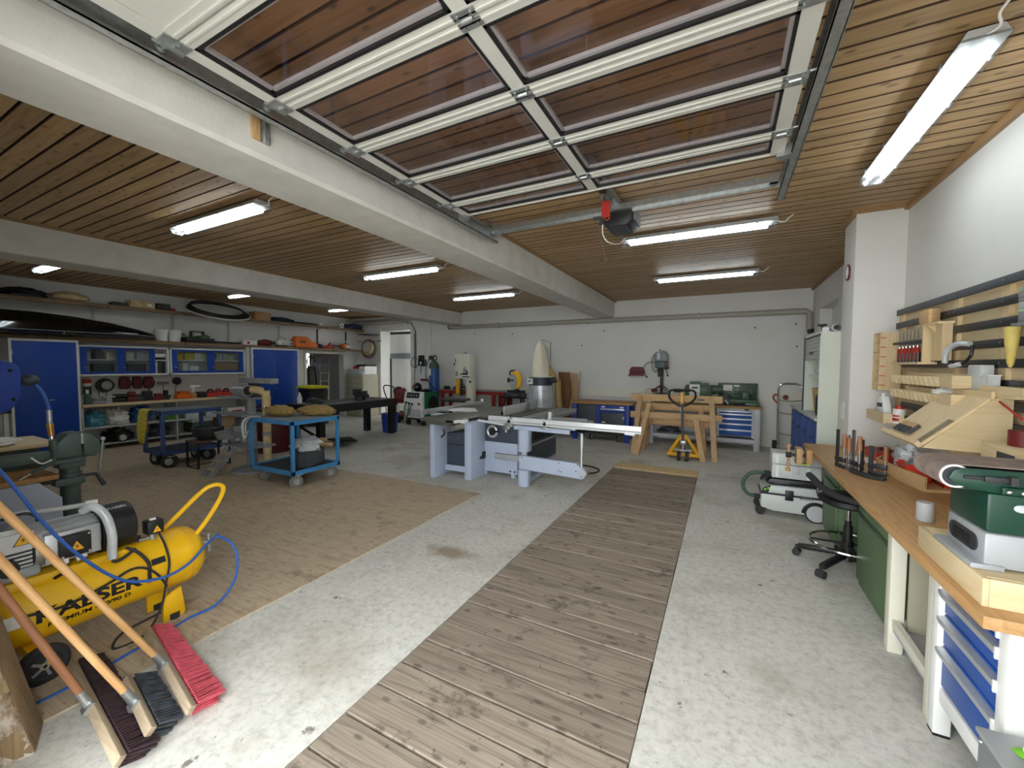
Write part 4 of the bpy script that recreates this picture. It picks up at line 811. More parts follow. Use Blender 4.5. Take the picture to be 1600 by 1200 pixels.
for a in (.4, 2.5, 4.6): part('feed_lever', MB().cyl((.1, -.05, .72), (.13, -.05+.14*math.cos(a), .70+.12*math.sin(a)), .008).sph((.13, -.05+.14*math.cos(a), .70+.12*math.sin(a)), .02, 8), 'black', t)
for k in range(3): part('cable_coil', MB().torus((-.02+.02*k, -.14-.01*k, .2), .13+.015*k, .008, 'y', 24, 6), 'black', t)
part('power_cable', MB().tube([(-.15, -.03, 1.05), (-.2, -.05, .95), (-.19, -.05, .75), (-.13, -.05, .66), (-.06, -.05, .72)], .007, 6, 4).tube([(-.14, .0, .86), (-.28, .1, .87), (-.4, .22, .80), (-.42, .3, .74)], .007, 6, 4), 'black', t); part('clamp_red', MB().box(-.2, -.08, -.08, .0, .22, .29, .006), 'dark_red', t); part('stop_rod', MB().tube([(-.33, 0, .12), (-.33, 0, .26), (-.3, 0, .28), (-.2, 0, .28)], .006, 6), 'steel', t)
t = thing('drill_bit_rack', 'dark red wooden drill bit rack on the back wall', 'rack', (-1.8, YB-.001, 1.42))
part('back_board', MB().prism([(-.17, 0), (-.17, .15), (-.12, .21), (.12, .21), (.17, .15), (.17, 0)], -.015, 0, 'xz'), 'dark_red', t); part('shelf', MB().box(-.18, .18, -.1, -.015, 0, .04).box(-.17, .17, -.08, -.015, .1, .115), 'dark_red', t)
for k in range(7): part('drill_bit', MB().cyl((-.14+.045*k, -.05, .04), (-.14+.045*k, -.05, .09+.012*(k % 3)), .007, n=6), 'dark_steel', t)
part('hanging_plug', MB().tube([(.17, -.03, .12), (.2, -.03, .06), (.22, -.03, -.0)], .006, 6, 3).cyl((.22, -.03, -.04), (.22, -.03, 0), .018), 'black', t)
# sawhorses
def horse(loc, L, h, low, label):
    t = thing('sawhorse', label, 'sawhorse', loc, 0, 'pine sawhorses')
    part('top_beam', MB().box(-L/2, L/2, -.035, .035, h-.13, h, .012), 'pine_x', t)
    part('lower_beam', MB().box(-L/2, L/2, -.06, -.02, low-.06, low+.06, .012), 'pine_x', t); part('rear_stretcher', MB().box(-L/2+.1, L/2-.1, .05, .09, low-.03, low+.05, .008), 'pine_x', t)
    for sx in (-1, 1):
        for sy in (-1, 1): part('leg', MB().beam((sx*(L/2-.18), sy*.05, h-.02), (sx*(L/2-.10), sy*.24, .0), .045, .085, (1, 0, 0)), 'pine_z', t)
    return t
t = horse((-.785, 7.98, 0), 1.57, 1.12, .73, 'front pine sawhorse with green label behind the pallet jack')
part('label_plate', MB().box(.38, .5, -.04, -.034, 1.03, 1.07), 'machine_green', t)
t = horse((-.835, 8.45, 0), 1.3, .915, .55, 'rear pine sawhorse standing behind the front one')
for x0, z0, x1, z1, y in ((-1.2, .92, -1.43, .0, 7.72), (-.41, .72, -.27, .0, 7.72), (-.36, .95, -.23, .2, 8.2)):
    pass
tag(part('loose_batten', MB().beam((-1.21, 7.86, .96), (-1.41, 7.68, .0), .085, .04, (0, 1, 0)), 'pine_z'), 'loose grey batten leaning on the left sawhorse legs', 'batten')
tag(part('loose_batten', MB().beam((-.42, 7.84, .72), (-.28, 7.68, .0), .085, .04, (0, 1, 0)), 'pine_z'), 'loose batten leaning on the right side of the front sawhorse', 'batten')
# pallet jack
t = thing('pallet_jack', 'yellow pallet jack with black handle before the sawhorses', 'pallet jack', (-.595, 7.6, 0))
part('tiller', MB().beam((0, -.03, .32), (-.03, -.02, 1.0), .05, .04), 'black', t); part('tiller_head', MB().beam((-.03, -.02, 1.0), (-.035, -.02, 1.2), .045, .04), 'jack_yellow', t); part('tiller_label', MB().box(-.055, -.005, -.045, -.041, .86, .97), 'paper', t)
part('handle_loop', MB().tube([(-.03, -.03, .95), (-.16, -.03, 1.02), (-.235, -.03, 1.1), (-.235, -.03, 1.2), (-.18, -.03, 1.235), (-.03, -.03, 1.24), (.12, -.03, 1.235), (.175, -.03, 1.2), (.175, -.03, 1.1), (.1, -.03, 1.02)], .018, 10, 4, True), 'black', t)
part('grip_bar', MB().cyl((-.16, -.03, 1.235), (-.06, -.03, 1.235), .025).cyl((0, -.03, 1.235), (.1, -.03, 1.235), .025), 'rubber', t)
part('pump', MB().cyl((0, 0, .2), (0, 0, .34), .045).box(-.05, .05, -.06, .05, .28, .36, .008), 'steel', t); part('plate', MB().lathe([(.15, .185), (.15, .205)], 24, Matrix.Diagonal((1, .55, 1, 1))), 'light_grey', t)
for s in (-1, 1): part('steer_wheel', MB().cyl((s*.04, 0, .09), (s*.09, 0, .09), .09, n=22), 'rubber', t); part('wheel_hub', MB().cyl((s*.035, 0, .09), (s*.095, 0, .09), .04), 'steel', t)
part('mast_frame', MB().beam((.02, .1, .44), (.25, .16, .07), .035, .05).beam((-.03, .1, .44), (-.25, .16, .07), .035, .05).box(-.06, .06, .06, .12, .3, .45, .01), 'jack_yellow', t)
part('cross_member', MB().box(-.275, .27, .12, .2, .05, .11, .006), 'jack_yellow', t)
for s in (-1, 1): part('fork', MB().box(s*.19-.08, s*.19+.08, .18, 1.3, .05, .11, .006), 'jack_yellow', t); part('load_roller', MB().cyl((s*.19-.04, 1.1, .045), (s*.19+.04, 1.1, .045), .045), 'rubber', t)
# dust collector
t = thing('dust_collector', 'dust collector with cream filter bag and clear waste sack', 'dust collector', (-3.8, 8.75, 0))
prof = [(.205, 1.41), (.2, 1.55), (.18, 1.75), (.15, 1.95), (.09, 2.12), (.01, 2.24)]
fb = MB(); n = 28; rings = []
for i, (r, z) in enumerate(prof): rings.append([fb.bm.verts.new(((r*(1+.07*math.sin(5*2*PI*k/n+.6)*(i > 0)))*math.cos(2*PI*k/n)-.02*i*.3, r*(1+.07*math.sin(5*2*PI*k/n+.6)*(i > 0))*math.sin(2*PI*k/n), z)) for k in range(n)])
for a, b in zip(rings, rings[1:]):
    for k in range(n): fb.bm.faces.new((a[k], a[(k+1) % n], b[(k+1) % n], b[k]))
part('filter_bag', fb, 'cloth_cream', t)
part('drum_rim', MB().cyl((0, 0, 1.38), (0, 0, 1.41), .285, n=28), 'cream', t); part('drum', MB().cyl((0, 0, 1.19), (0, 0, 1.38), .275, n=28), 'dark_grey', t)
nt_ = part('notice', MB().box(-.22, -.08, -.283, -.24, 1.22, 1.35), 'paper', t); part('notice_print', MB().box(-.185, -.165, -.287, -.283, 1.26, 1.32).box(-.15, -.11, -.287, -.283, 1.305, 1.32).box(-.15, -.135, -.287, -.283, 1.26, 1.30), 'black', nt_)
part('inlet', MB().cyl((.2, 0, 1.3), (.38, -.08, 1.32), .07), 'dark_grey', t)
wst = MB(); rings = []
for i, (r, z) in enumerate(((.27, 1.19), (.285, 1.0), (.3, .75), (.3, .45), (.29, .3))): rings.append([wst.bm.verts.new((r*(1+.03*math.sin(7*2*PI*k/n+i))*math.cos(2*PI*k/n), r*(1+.03*math.sin(7*2*PI*k/n+i))*math.sin(2*PI*k/n), z)) for k in range(n)])
for a, b in zip(rings, rings[1:]):
    for k in range(n): wst.bm.faces.new((a[k], a[(k+1) % n], b[(k+1) % n], b[k]))
wst.bm.faces.new(rings[-1]); part('waste_sack', wst, 'bag_clear', t); part('motor_base', MB().cyl((0, 0, .05), (0, 0, .3), .2, n=20), 'dark_grey', t); part('base', MB().box(-.3, .3, -.25, .25, 0, .05, .005), 'dark_grey', t)
part('hanger_rod', MB().tube([(-.03, .1, 2.25), (.2, .1, 2.2), (.2, .1, 1.38)], .007, 6), 'dark_steel', t)
part('suction_hose', MB().tube([(.12, .12, 1.6), (.22, .1, 1.5), (.33, .05, 1.36), (.38, 0, 1.28)], .068, 14, 4), 'hose_tan', t)
tag(part('flexible_hose', MB().tube([(-3.45, 8.95, 1.3), (-3.44, 8.97, .9), (-3.40, 9.0, .5), (-3.36, 9.05, .08)], .075, 14, 4), 'hose_tan'), 'tan hose hanging to the floor beside the dust collector', 'hose')
# live-edge boards
def liveboard(pts, y0, y1, name, m, lb, lean):
    o = part(name, MB().prism(pts, 0, y1-y0, 'xz', .006), m); o.location = (0, y0, 0); o.rotation_euler = (lean, 0, 0); tag(o, lb, 'board', 'boards leaning at the back wall')
liveboard([(-3.6, 0), (-3.62, .5), (-3.55, .9), (-3.66, 1.5), (-3.36, 1.49), (-3.30, 1.0), (-3.36, .6), (-3.22, .3), (-3.24, 0)], 9.36, 9.42, 'live_edge_board', 'slab_z', 'brown live edge board leaning at the back wall', -.1)
liveboard([(-3.35, 0), (-3.35, 1.48), (-3.2, 1.46), (-3.17, 1.1), (-3.2, 0)], 9.50, 9.53, 'planed_board', 'pine_z', 'grey planed board behind the live edge board', -.1)
tag(part('metal_rod', MB().cyl((-3.14, 9.35, 0), (-3.12, 9.62, 1.5), .012), 'steel'), 'thin steel rod leaning beside the live edge board', 'rod')
# mitre saw on a red frame
t = thing('mitre_saw', 'mitre saw with yellow blade guard on a folding stand', 'mitre saw', (-4.62, 9.0, 0))
part('stand_top', MB().box(-.35, .3, -.08, .08, .83, .88, .005), 'black', t)
for s in (-1, 1):
    for q in (-1, 1): part('stand_leg', MB().beam((s*.2, q*.05, .85), (s*.42, q*.25, 0), .035, .035), 'black', t)
part('table', MB().cyl((0, 0, .885), (0, 0, .95), .2, .19, n=22).box(-.3, .3, -.03, .08, .89, .96, .01), 'dark_grey', t); part('fence', MB().box(-.25, .25, .08, .11, .95, 1.03), 'dark_steel', t)
part('arm', MB().prism([(-.05, .95), (.08, .95), (.12, 1.15), (.05, 1.25), (0, 1.15)], -.02, .06, 'xz', .008), 'dark_grey', t)
part('blade_guard', MB().prism([(.16*math.cos(a)+.06, 1.29+.23*math.sin(a)) for a in [2*PI*k/20 for k in range(20)]], -.06, -.01, 'xz', .006), 'yellow', t); part('blade', MB().prism([(.1*math.cos(a)-.0, 1.24+.2*math.sin(a)) for a in [2*PI*k/24 for k in range(24)]], -.075, -.07, 'xz'), 'sander_grey', t)
part('motor', MB().cyl((-.17, -.02, 1.28), (.02, -.02, 1.28), .06), 'dark_grey', t); part('handle', MB().tube([(-.02, -.04, 1.36), (-.1, -.04, 1.42), (-.1, -.04, 1.5), (.02, -.04, 1.52), (.06, -.04, 1.46)], .02, 8, 3), 'black', t)
t = thing('red_bench', 'long bench with red steel frame and grey boards along the back wall', 'bench')
part('top', MB().box(-7.2, -4.75, 9.3, 9.75, .945, .965), 'mid_grey', t); part('apron', MB().box(-7.2, -4.9, 9.3, 9.34, .86, .945), 'bench_red', t); part('rear_rail', MB().box(-7.2, -4.9, 9.71, 9.75, .85, .945), 'bench_red', t)
for x in (-7.1, -5.42, -5.12):
    for y in (9.33, 9.72): part('leg', MB().box(x-.045, x+.045, y-.03, y+.03, 0, .86), 'bench_red', t)
for k, (a, b, zz_) in enumerate(((-6.35, -5.5, .32), (-5.04, -4.6, .5), (-4.55, -4.0, .38))): tag(part('stacked_board', MB().box(a, b, 9.45, 9.7, 0, zz_, .004), ['mid_grey', 'light_grey', 'sander_grey'][k]), ['dark grey sheet stack under the red bench', 'light grey sheet stack under the red bench', 'grey crate right of the red bench legs'][k], 'sheets')
for k in range(3): tag(part('machine_part', MB().lump((-7.0+.35*k, 9.4, .966), (.1, .1, .1), k+3, .4), ['dark_steel', 'dark_grey', 'steel'][k]), ['dark machine part at the left end of the red bench', 'charcoal machine part on the red bench', 'steel machine part on the red bench beside the band saw'][k], 'machine part', 'parts on the red bench')
# band saw
t = thing('band_saw', 'cream band saw with black emblem and yellow blade guard', 'band saw', (-6.06, 8.8, 0)); t.scale = (.68, .55, 1)
part('lower_case', MB().box(-.33, .35, -.02, .5, 0, .72, .02), 'cream', t); part('spine', MB().box(.12, .36, .1, .5, .7, 1.32, .02), 'cream', t)
uc = part('upper_case', MB().box(-.35, .35, .0, .5, 1.3, 1.95, .015), 'cream', t)
part('door_edge', MB().box(-.365, -.35, .05, .5, 1.32, 1.93), 'black', t); part('hinge', MB().box(-.31, -.28, -.012, 0, 1.72, 1.82).box(-.37, -.33, -.02, 0, 1.64, 1.71), 'black', t); part('top_knob', MB().cyl((.06, .2, 1.95), (.06, .2, 1.98), .035), 'black', t)
em = MB(); em.lathe([(.055, 0), (.055, .006)], 18, frame_M((-.25, -.001, 1.43), (1, 0, 0), (0, 0, 1))); part('emblem', em, 'black', uc); part('emblem_eye', MB().lathe([(.03, 0), (.03, .009)], 14, frame_M((-.25, -.001, 1.43), (1, 0, 0), (0, 0, 1))), 'cream', uc)
part('emblem', MB().prism([(-.1, 1.42), (-.03, 1.45), (-.03, 1.39)], -.007, 0, 'xz'), 'black', uc); part('emblem', MB().box(0, .27, -.007, 0, 1.40, 1.44), 'black', uc); part('emblem', MB().box(0, .35, -.007, 0, 1.335, 1.36), 'black', uc)
part('emblem', MB().tube([(.08, -.004, 1.44), (.06, -.004, 1.5), (.1, -.004, 1.57), (.13, -.004, 1.6)], .012, 6, 3), 'black', uc); part('emblem', MB().tube([(.13, -.004, 1.44), (.14, -.004, 1.52), (.19, -.004, 1.53), (.21, -.004, 1.44)], .016, 6, 3), 'black', uc); part('emblem', MB().box(.23, .27, -.007, 0, 1.44, 1.50), 'black', uc)
part('blade_guard', MB().box(-.3, -.16, .02, .12, .88, 1.3, .01), 'jack_yellow', t); part('guide_post', MB().box(-.15, -.08, .12, .2, .85, 1.3), 'dark_steel', t)
part('handwheel', MB().torus((.02, .03, 1.08), .08, .014, 'y', 20, 6).cyl((.02, .03, 1.08), (.02, .15, 1.08), .025), 'black', t); part('knob', MB().cyl((.33, .04, 1.22), (.33, .1, 1.22), .03), 'black', t)
part('table', MB().box(-.75, .33, -.35, .38, .74, .79, .006), 'cast_iron', t); part('table_insert', MB().box(-.45, .1, -.15, .25, .79, .82, .02), 'sander_grey', t); part('spine_wedge', MB().box(.36, .4, .15, .45, .6, 1.1, .01), 'cream', t)
part('fence_rail', MB().box(-.8, .35, -.4, -.36, .7, .74), 'dark_steel', t)
# welding corner
t = thing('gas_bottle', 'blue gas bottle with regulator at the back wall', 'gas bottle', (-7.53, 9.5, 0))
part('cylinder', MB().lathe([(.14, 0), (.15, .02), (.15, 1.6), (.13, 1.68), (.07, 1.76), (.04, 1.78)], 22), 'bottle_blue', t); part('shoulder', MB().lathe([(.151, 1.55), (.151, 1.6), (.132, 1.685), (.072, 1.765)], 22, caps=False), 'machine_green', t); part('sticker', MB().box(-.08, .0, -.155, -.13, 1.35, 1.55), 'paper', t)
part('regulator', MB().cyl((-.02, -.02, 1.78), (-.02, -.02, 1.86), .03).cyl((-.12, -.05, 1.88), (-.02, -.05, 1.88), .045).cyl((-.08, -.1, 1.84), (-.08, -.05, 1.84), .04).torus((.05, -.02, 1.86), .07, .018, 'x', 16, 6), 'dark_steel', t); part('gas_hose', MB().tube([(-.12, -.08, 1.8), (-.2, -.1, 1.6), (-.16, -.17, 1.3), (.05, -.17, 1.05), (.25, -.14, .92)], .012, 6, 4), 'black', t)
t = thing('welding_machine', 'white and green welding machine on small wheels', 'welder', (-7.43, 8.55, 0))
part('case', MB().box(-.34, .33, .03, .6, .2, .9, .015), 'welder_green', t); part('front', MB().prism([(.03, .22), (.03, .92), (-.0, .93), (-.07, .72), (-.07, .22)], -.34, .3, 'yz', .008), 'white', t)
part('display', MB().prism([(-.014, .9), (-.02, .9), (-.07, .76), (-.064, .76)], -.26, .18, 'yz'), 'black', t)
for k in range(4): part('knob', MB().cyl((-.2+.1*k, -.06, .82), (-.2+.1*k, -.035, .83), .022), 'light_grey', t)
part('switch', MB().cyl((.2, -.095, .6), (.2, -.07, .6), .04), 'brass', t)
for k in range(6): part('louvre', MB().box(-.28, .26, -.078, -.07, .26+.035*k, .272+.035*k), 'mid_grey', t)
for k in range(3): part('socket', MB().cyl((-.24+.1*k, -.1, .63-.02*k), (-.24+.1*k, -.07, .63-.02*k), .03), 'black', t)
part('torch_cable', MB().tube([(-.24, -.1, .62), (-.28, -.13, .4), (-.22, -.12, .22), (-.14, -.12, .35), (-.12, -.1, .6)], .012, 6, 4).tube([(-.04, -.1, .6), (-.06, -.14, .4), (-.1, -.12, .3)], .01, 6, 4), 'black', t)
for x in (-.28, .26):
    part('wheel', MB().cyl((x-.02, .5, .11), (x+.02, .5, .11), .11, n=18), 'rubber', t); part('front_wheel', MB().cyl((x-.02, .05, .08), (x+.02, .05, .08), .08, n=18), 'rubber', t)
part('chassis', MB().box(-.33, .32, .0, .62, .16, .2), 'dark_steel', t); part('side_vent', MB().cyl((.325, .35, .6), (.34, .35, .6), .2, n=20), 'black', t)
t = thing('welding_helmet', 'black welding helmet on top of the welding machine', 'helmet')
part('shell', MB().sph((-7.6, 8.85, 1.03), (.12, .14, .13), 16), 'black_gloss', t); part('visor', MB().box(-7.66, -7.54, 8.70, 8.735, 1.0, 1.07), 'chrome', t)
tag(part('welding_gloves', MB().lump((-7.3, 8.85, .905), (.16, .1, .09), 6, .5), 'black'), 'dark gloves lying beside the welding helmet', 'gloves')
t = thing('motor_pump', 'black and red wheeled pressure washer by the door', 'pressure washer', (-8.3, 8.95, 0))
part('frame', MB().tube([(-.35, -.1, .2), (-.38, -.1, .5), (-.55, -.1, .85), (-.58, -.1, 1.0), (-.5, -.1, 1.05), (-.22, -.1, 1.02), (-.15, -.1, .9), (-.1, -.1, .5)], .018, 8, 3), 'black', t); part('engine', MB().lump((-.02, 0, .55), (.22, .2, .45), 3, .25), 'dark_red', t); part('tank', MB().lump((-.1, 0, .8), (.15, .15, .22), 5, .2), 'black', t); part('base', MB().box(-.4, .25, -.2, .25, .18, .24, .01), 'dark_red', t)
part('pump_block', MB().lump((-.3, 0, .24), (.15, .15, .35), 9, .4), 'dark_steel', t); part('label', MB().box(.0, .12, -.2, -.19, .3, .5), 'white', t)
for s in (-.22, .24): part('wheel', MB().cyl((-.25, s-.03, .14), (-.25, s+.03, .14), .14, n=18), 'rubber', t); part('stand', MB().box(.1, .14, s-.02, s+.02, 0, .2), 'black', t)
t = thing('wall_charger', 'black charger with hanging plug on the back wall', 'charger')
part('case', MB().box(-8.31, -8.12, YB-.09, YB-.001, 1.62, 1.95, .02), 'black', t); part('face', MB().sph((-8.2, YB-.1, 1.7), (.05, .03, .06), 12), 'chrome', t); part('bracket', MB().prism([(-8.14, 1.6), (-8.05, 1.62), (-8.05, 1.8), (-8.14, 1.85)], YB-.06, YB-.001, 'xz'), 'dark_grey', t); part('plug', MB().tube([(-8.22, YB-.05, 1.62), (-8.23, YB-.05, 1.5), (-8.23, YB-.05, 1.4)], .012, 6), 'dark_steel', t)
t = thing('wall_cable', 'grey conduit and looped black cable right of the door', 'cable')
part('conduit', MB().tube([(-8.75, YB-.03, 2.95), (-8.62, YB-.03, 2.95), (-8.45, YB-.03, 2.68), (-8.45, YB-.03, 1.55)], .013, 6).tube([(-8.5, YB-.03, 2.62), (-8.5, YB-.03, 1.05)], .009, 6), 'dark_steel', t); part('loop', MB().torus((-8.5, YB-.03, 1.73), .15, .009, 'y', 22, 6), 'black', t); part('box', MB().box(-8.8, -8.62, YB-.08, YB-.001, 2.92, 3.02, .004), 'light_grey', t)
tag(part('red_bracket', MB().box(-8.22, -8.0, YB-.1, YB-.001, 1.17, 1.23, .004), 'dark_red'), 'small red bracket low on the back wall by the gas bottle', 'bracket')
tag(part('ceiling_conduit', MB().cyl((-11, YB-.12, 2.98), (-8.7, YB-.12, 2.98), .035).cyl((-11, YB-.22, 3.0), (-8.9, YB-.22, 3.0), .03).cyl((-11, YB-.45, 3.1), (-8.3, YB-.45, 3.1), .03), 'pipe_grey'), 'pale pipes under the ceiling above the back door', 'pipes')

# ------------------------------------------------------------------ panel saw in the middle
t = thing('panel_saw', 'large grey blue sliding table saw in the middle of the floor', 'table saw')
SB, SD = 'saw_blue_grey', 'saw_dark'
part('column', MB().box(-3.80, -3.72, 4.69, 5.1, 0, .79, .004), SB, t); part('column', MB().box(-3.285, -3.17, 4.83, 5.22, 0, .83, .004), SB, t)
part('low_rail', MB().box(-3.72, -3.285, 4.95, 4.99, .06, .145, .003), SB, t)
part('motor_case', MB().prism([(-3.78, .14), (-3.78, .46), (-3.74, .62), (-3.3, .66), (-3.3, .14)], 5.0, 6.3, 'xz', .01), SD, t)
part('case_seam', MB().box(-3.72, -3.29, 4.993, 5.0, .45, .46), 'black', t)
for x in (-3.66, -3.5): part('latch', MB().cyl((x, 4.985, .56), (x, 5.0, .56), .012), 'chrome', t)
part('hook', MB().tube([(-3.6, 4.75, .72), (-3.58, 4.75, .65), (-3.64, 4.75, .6)], .012, 6, 3), 'black', t)
part('body_lower', MB().box(-3.25, -2.62, 5.2, 6.7, .06, .51, .006), SB, t); part('body_upper', MB().box(-3.25, -2.62, 5.21, 6.7, .51, .82, .004), SD, t); part('side_cover', MB().box(-2.62, -2.6, 5.35, 6.68, .1, .72), SD, t); part('side_trim', MB().box(-2.6, -2.585, 5.35, 6.68, .41, .44).box(-2.6, -2.585, 5.4, 6.68, .68, .70), 'sander_grey', t)
for k in range(8): part('side_slot', MB().box(-2.598, -2.59, 5.5+.14*k, 5.58+.14*k, .48, .66), 'black', t)
part('service_panel', MB().box(-3.13, -2.785, 5.193, 5.2, .13, .44, .003), SB, t); part('push_stick_holder', MB().box(-2.96, -2.5, 5.12, 5.18, .28, .36, .01), 'sander_grey', t); part('dust_port', MB().box(-3.23, -3.15, 5.12, 5.2, .25, .36, .01).cyl((-3.2, 5.06, .27), (-3.19, 5.14, .29), .035), 'black', t)
for x in (-3.18, -2.7): part('foot', MB().box(x-.03, x+.03, 5.22, 5.3, 0, .06).cyl((x, 5.26, 0), (x, 5.26, .02), .04), SB, t); part('foot', MB().box(x-.03, x+.03, 6.55, 6.63, 0, .06), SB, t)
for x in (-2.73, -2.66): part('bolt', MB().cyl((x, 5.19, .1), (x, 5.2, .1), .012), 'black', t)
hw = part('handwheel', MB().torus((-2.99, 5.12, .68), .075, .02, 'y', 28, 8), 'alu', t); part('wheel_hub', MB().cyl((-2.99, 5.1, .68), (-2.99, 5.2, .68), .05).cyl((-2.93, 5.06, .69), (-2.85, 5.04, .70), .015), 'black', hw)
part('planer_table', MB().box(-3.94, -3.34, 4.64, 6.62, .83, .875, .004), 'cast_iron', t); part('table_rib', MB().box(-3.85, -3.4, 4.66, 6.5, .79, .83), 'cast_iron', t); part('table_lip', MB().box(-3.48, -3.3, 4.64, 4.75, .835, .872, .003).box(-3.3, -3.22, 4.72, 4.84, .83, .875, .003), 'alu_white', t)
part('planer_fence', MB().box(-4.2, -4.12, 5.0, 6.75, .875, .95, .004), 'alu', t); part('fence_arm', MB().box(-4.45, -3.6, 5.65, 5.72, .876, .90, .003).cyl((-4.15, 6.7, .95), (-4.15, 6.7, 1.0), .03).box(-4.2, -3.94, 5.2, 5.3, .84, .87), 'alu_white', t); part('guard_profile', MB().prism([(-4.1, .9), (-4.0, .925), (-3.7, .925), (-3.66, .905), (-3.66, .88), (-4.1, .88)], 5.55, 5.75, 'xz'), 'alu_white', t)
part('saw_table', MB().box(-3.32, -2.7, 5.25, 6.85, .83, .872, .004), 'cast_iron', t); part('table_slot', MB().box(-3.345, -3.322, 4.9, 6.8, .86, .877), 'alu', t); part('rip_fence', MB().box(-3.02, -2.99, 5.5, 6.75, .873, 1.015, .003), 'light_grey', t); part('rip_fence_knob', MB().cyl((-3.1, 5.6, .9), (-3.03, 5.6, .9), .03), 'black', t); part('fence_scrap', MB().torus((-2.97, 6.3, .95), .055, .02, 'x', 16, 6), 'mid_grey', t)
st_ = part('sliding_table', MB().box(-2.68, -2.35, 5.1, 7.05, .79, .872, .006), 'alu', t)
for x in (-2.6, -2.5, -2.42): part('groove', MB().box(x-.008, x+.008, 5.1, 7.05, .868, .874), 'dark_steel', st_)
part('outrigger_table', MB().box(-2.45, -1.7, 5.05, 5.9, .80, .83, .004), 'alu', t); part('outrigger_slat', MB().box(-2.35, -1.75, 5.2, 5.27, .831, .866).box(-2.35, -1.75, 5.45, 5.52, .831, .866).box(-2.35, -1.75, 5.72, 5.79, .831, .866), 'alu', t)
fe = part('crosscut_fence', MB().beam((-2.98, 5.0, .885), (-.83, 4.87, .895), .035, .09, bev=.004), 'alu_white', t)
part('fence_groove', MB().beam((-2.97, 4.981, .868), (-.83, 4.851, .878), .004, .008), 'mid_grey', fe); part('fence_end', MB().beam((-1.02, 4.862, .848), (-.9, 4.855, .843), .05, .02), 'alu_white', fe)
part('clamp_rail', MB().beam((-2.54, 4.95, .80), (-1.72, 4.90, .80), .03, .055), SB, t)
for x in (-2.6, -2.07):
    s = part('flip_stop', MB().ob((x, 4.94, .87), (.06, .06, .09), (0, 0, -.06), .006).ob((x, 4.93, .82), (.09, .05, .03), (0, 0, -.06), .004), 'alu', t); part('stop_knob', MB().cyl((x, 4.89, .88), (x, 4.92, .88), .02).cyl((x, 4.95, .92), (x, 4.95, .97), .008), 'black', s)
part('clamp_head', MB().ob((-2.65, 4.95, .79), (.1, .08, .06), (0, 0, 0), .008).cyl((-2.66, 4.93, .72), (-2.66, 4.93, .80), .02), 'zinc', t); part('fence_shoe', MB().box(-2.2, -2.05, 5.1, 5.16, .873, .90).box(-2.1, -2.06, 5.1, 5.14, .90, 1.02), 'alu_white', t)
part('end_bracket', MB().beam((-3.2, 5.06, .84), (-2.6, 5.02, .80), .03, .03), 'alu_white', t)
for z0, z1 in ((0, .225), (.475, .78)): part('pivot_column', MB().prism([(-2.48, 5.0), (-2.48, 4.94), (-2.44, 4.90), (-2.36, 4.90), (-2.32, 4.94), (-2.32, 5.05), (-2.48, 5.05)], z0, z1, 'xy', .006), SB, t)
part('pivot_pin', MB().cyl((-2.4, 4.98, .2), (-2.4, 4.98, .5), .04), 'light_grey', t)
part('swing_arm', MB().prism([(-2.42, .255), (-2.42, .435), (-1.62, .42), (-1.57, .37), (-1.52, .36), (-1.5, .3), (-1.5, .26), (-1.54, .225)], 4.86, 4.93, 'xz', .005), SB, t); part('arm_roller', MB().cyl((-1.515, 4.84, .31), (-1.515, 4.95, .31), .04), 'alu', t)
for x, z in ((-1.85, .4), (-1.85, .3), (-1.82, .29), (-1.62, .32), (-1.55, .26), (-2.38, .42)): part('arm_bolt', MB().cyl((x, 4.855, z), (x, 4.862, z), .008, n=8), 'dark_steel', t)
part('arm_post', MB().cyl((-1.56, 4.9, .36), (-1.56, 4.9, .8), .012).cyl((-1.56, 4.9, .62), (-1.56, 4.9, .8), .017), 'alu_white', t); part('base_beam', MB().box(-2.45, -2.36, 5.05, 6.4, .02, .09), SB, t)
part('power_cable', MB().tube([(-2.58, 6.3, .03), (-2.1, 5.9, .012), (-1.75, 6.0, .012), (-1.7, 6.25, .012), (-1.95, 6.4, .012), (-2.3, 6.3, .012), (-2.57, 6.5, .03)], .011, 6, 5), 'black', t)
# ------------------------------------------------------------------ blue trolley
def caster(t, x, y, r, w, rz=0, col='grey_rubber', top=.2):
    c, s = math.cos(rz), math.sin(rz)
    wl_ = part('wheel', MB().cyl((x-s*w/2, y+c*w/2, r), (x+s*w/2, y-c*w/2, r), r, n=22), col, t)
    part('wheel_hub', MB().cyl((x-s*(w/2+.004), y+c*(w/2+.004), r), (x+s*(w/2+.004), y-c*(w/2+.004), r), r*.5, n=16), 'zinc', wl_)
    f = MB()
    for q in (-1, 1): f.beam((x-q*s*(w/2+.01), y+q*c*(w/2+.01), r), (x-q*s*(w/2+.005)+.03*c, y+q*c*(w/2+.005)+.03*s, top), .035, .006, (c, s, 0))
    f.ob((x+.03*c, y+.03*s, top-.005), (.09, .09, .01), (0, 0, rz)); part('caster_fork', f, 'zinc', t)
t = thing('shop_trolley', 'light blue steel trolley with two shelves and grey rubber wheels', 'trolley')
TX0, TX1, TY0, TY1 = -5.93, -4.98, 3.34, 4.08; TB = 'trolley_blue'
for x in (TX0+.02, TX1-.02):
    for y in (TY0+.02, TY1-.02): part('post', MB().box(x-.02, x+.02, y-.02, y+.02, .18, .9, .002), TB, t)
for z, nm_ in ((.19, 'lower_frame'), (.86, 'upper_frame')): part(nm_, MB().box(TX0, TX1, TY0, TY0+.03, z-.01, z+.045).box(TX0, TX1, TY1-.03, TY1, z-.01, z+.045).box(TX0, TX0+.03, TY0+.03, TY1-.03, z-.01, z+.045).box(TX1-.03, TX1, TY0+.03, TY1-.03, z-.01, z+.045), TB, t)
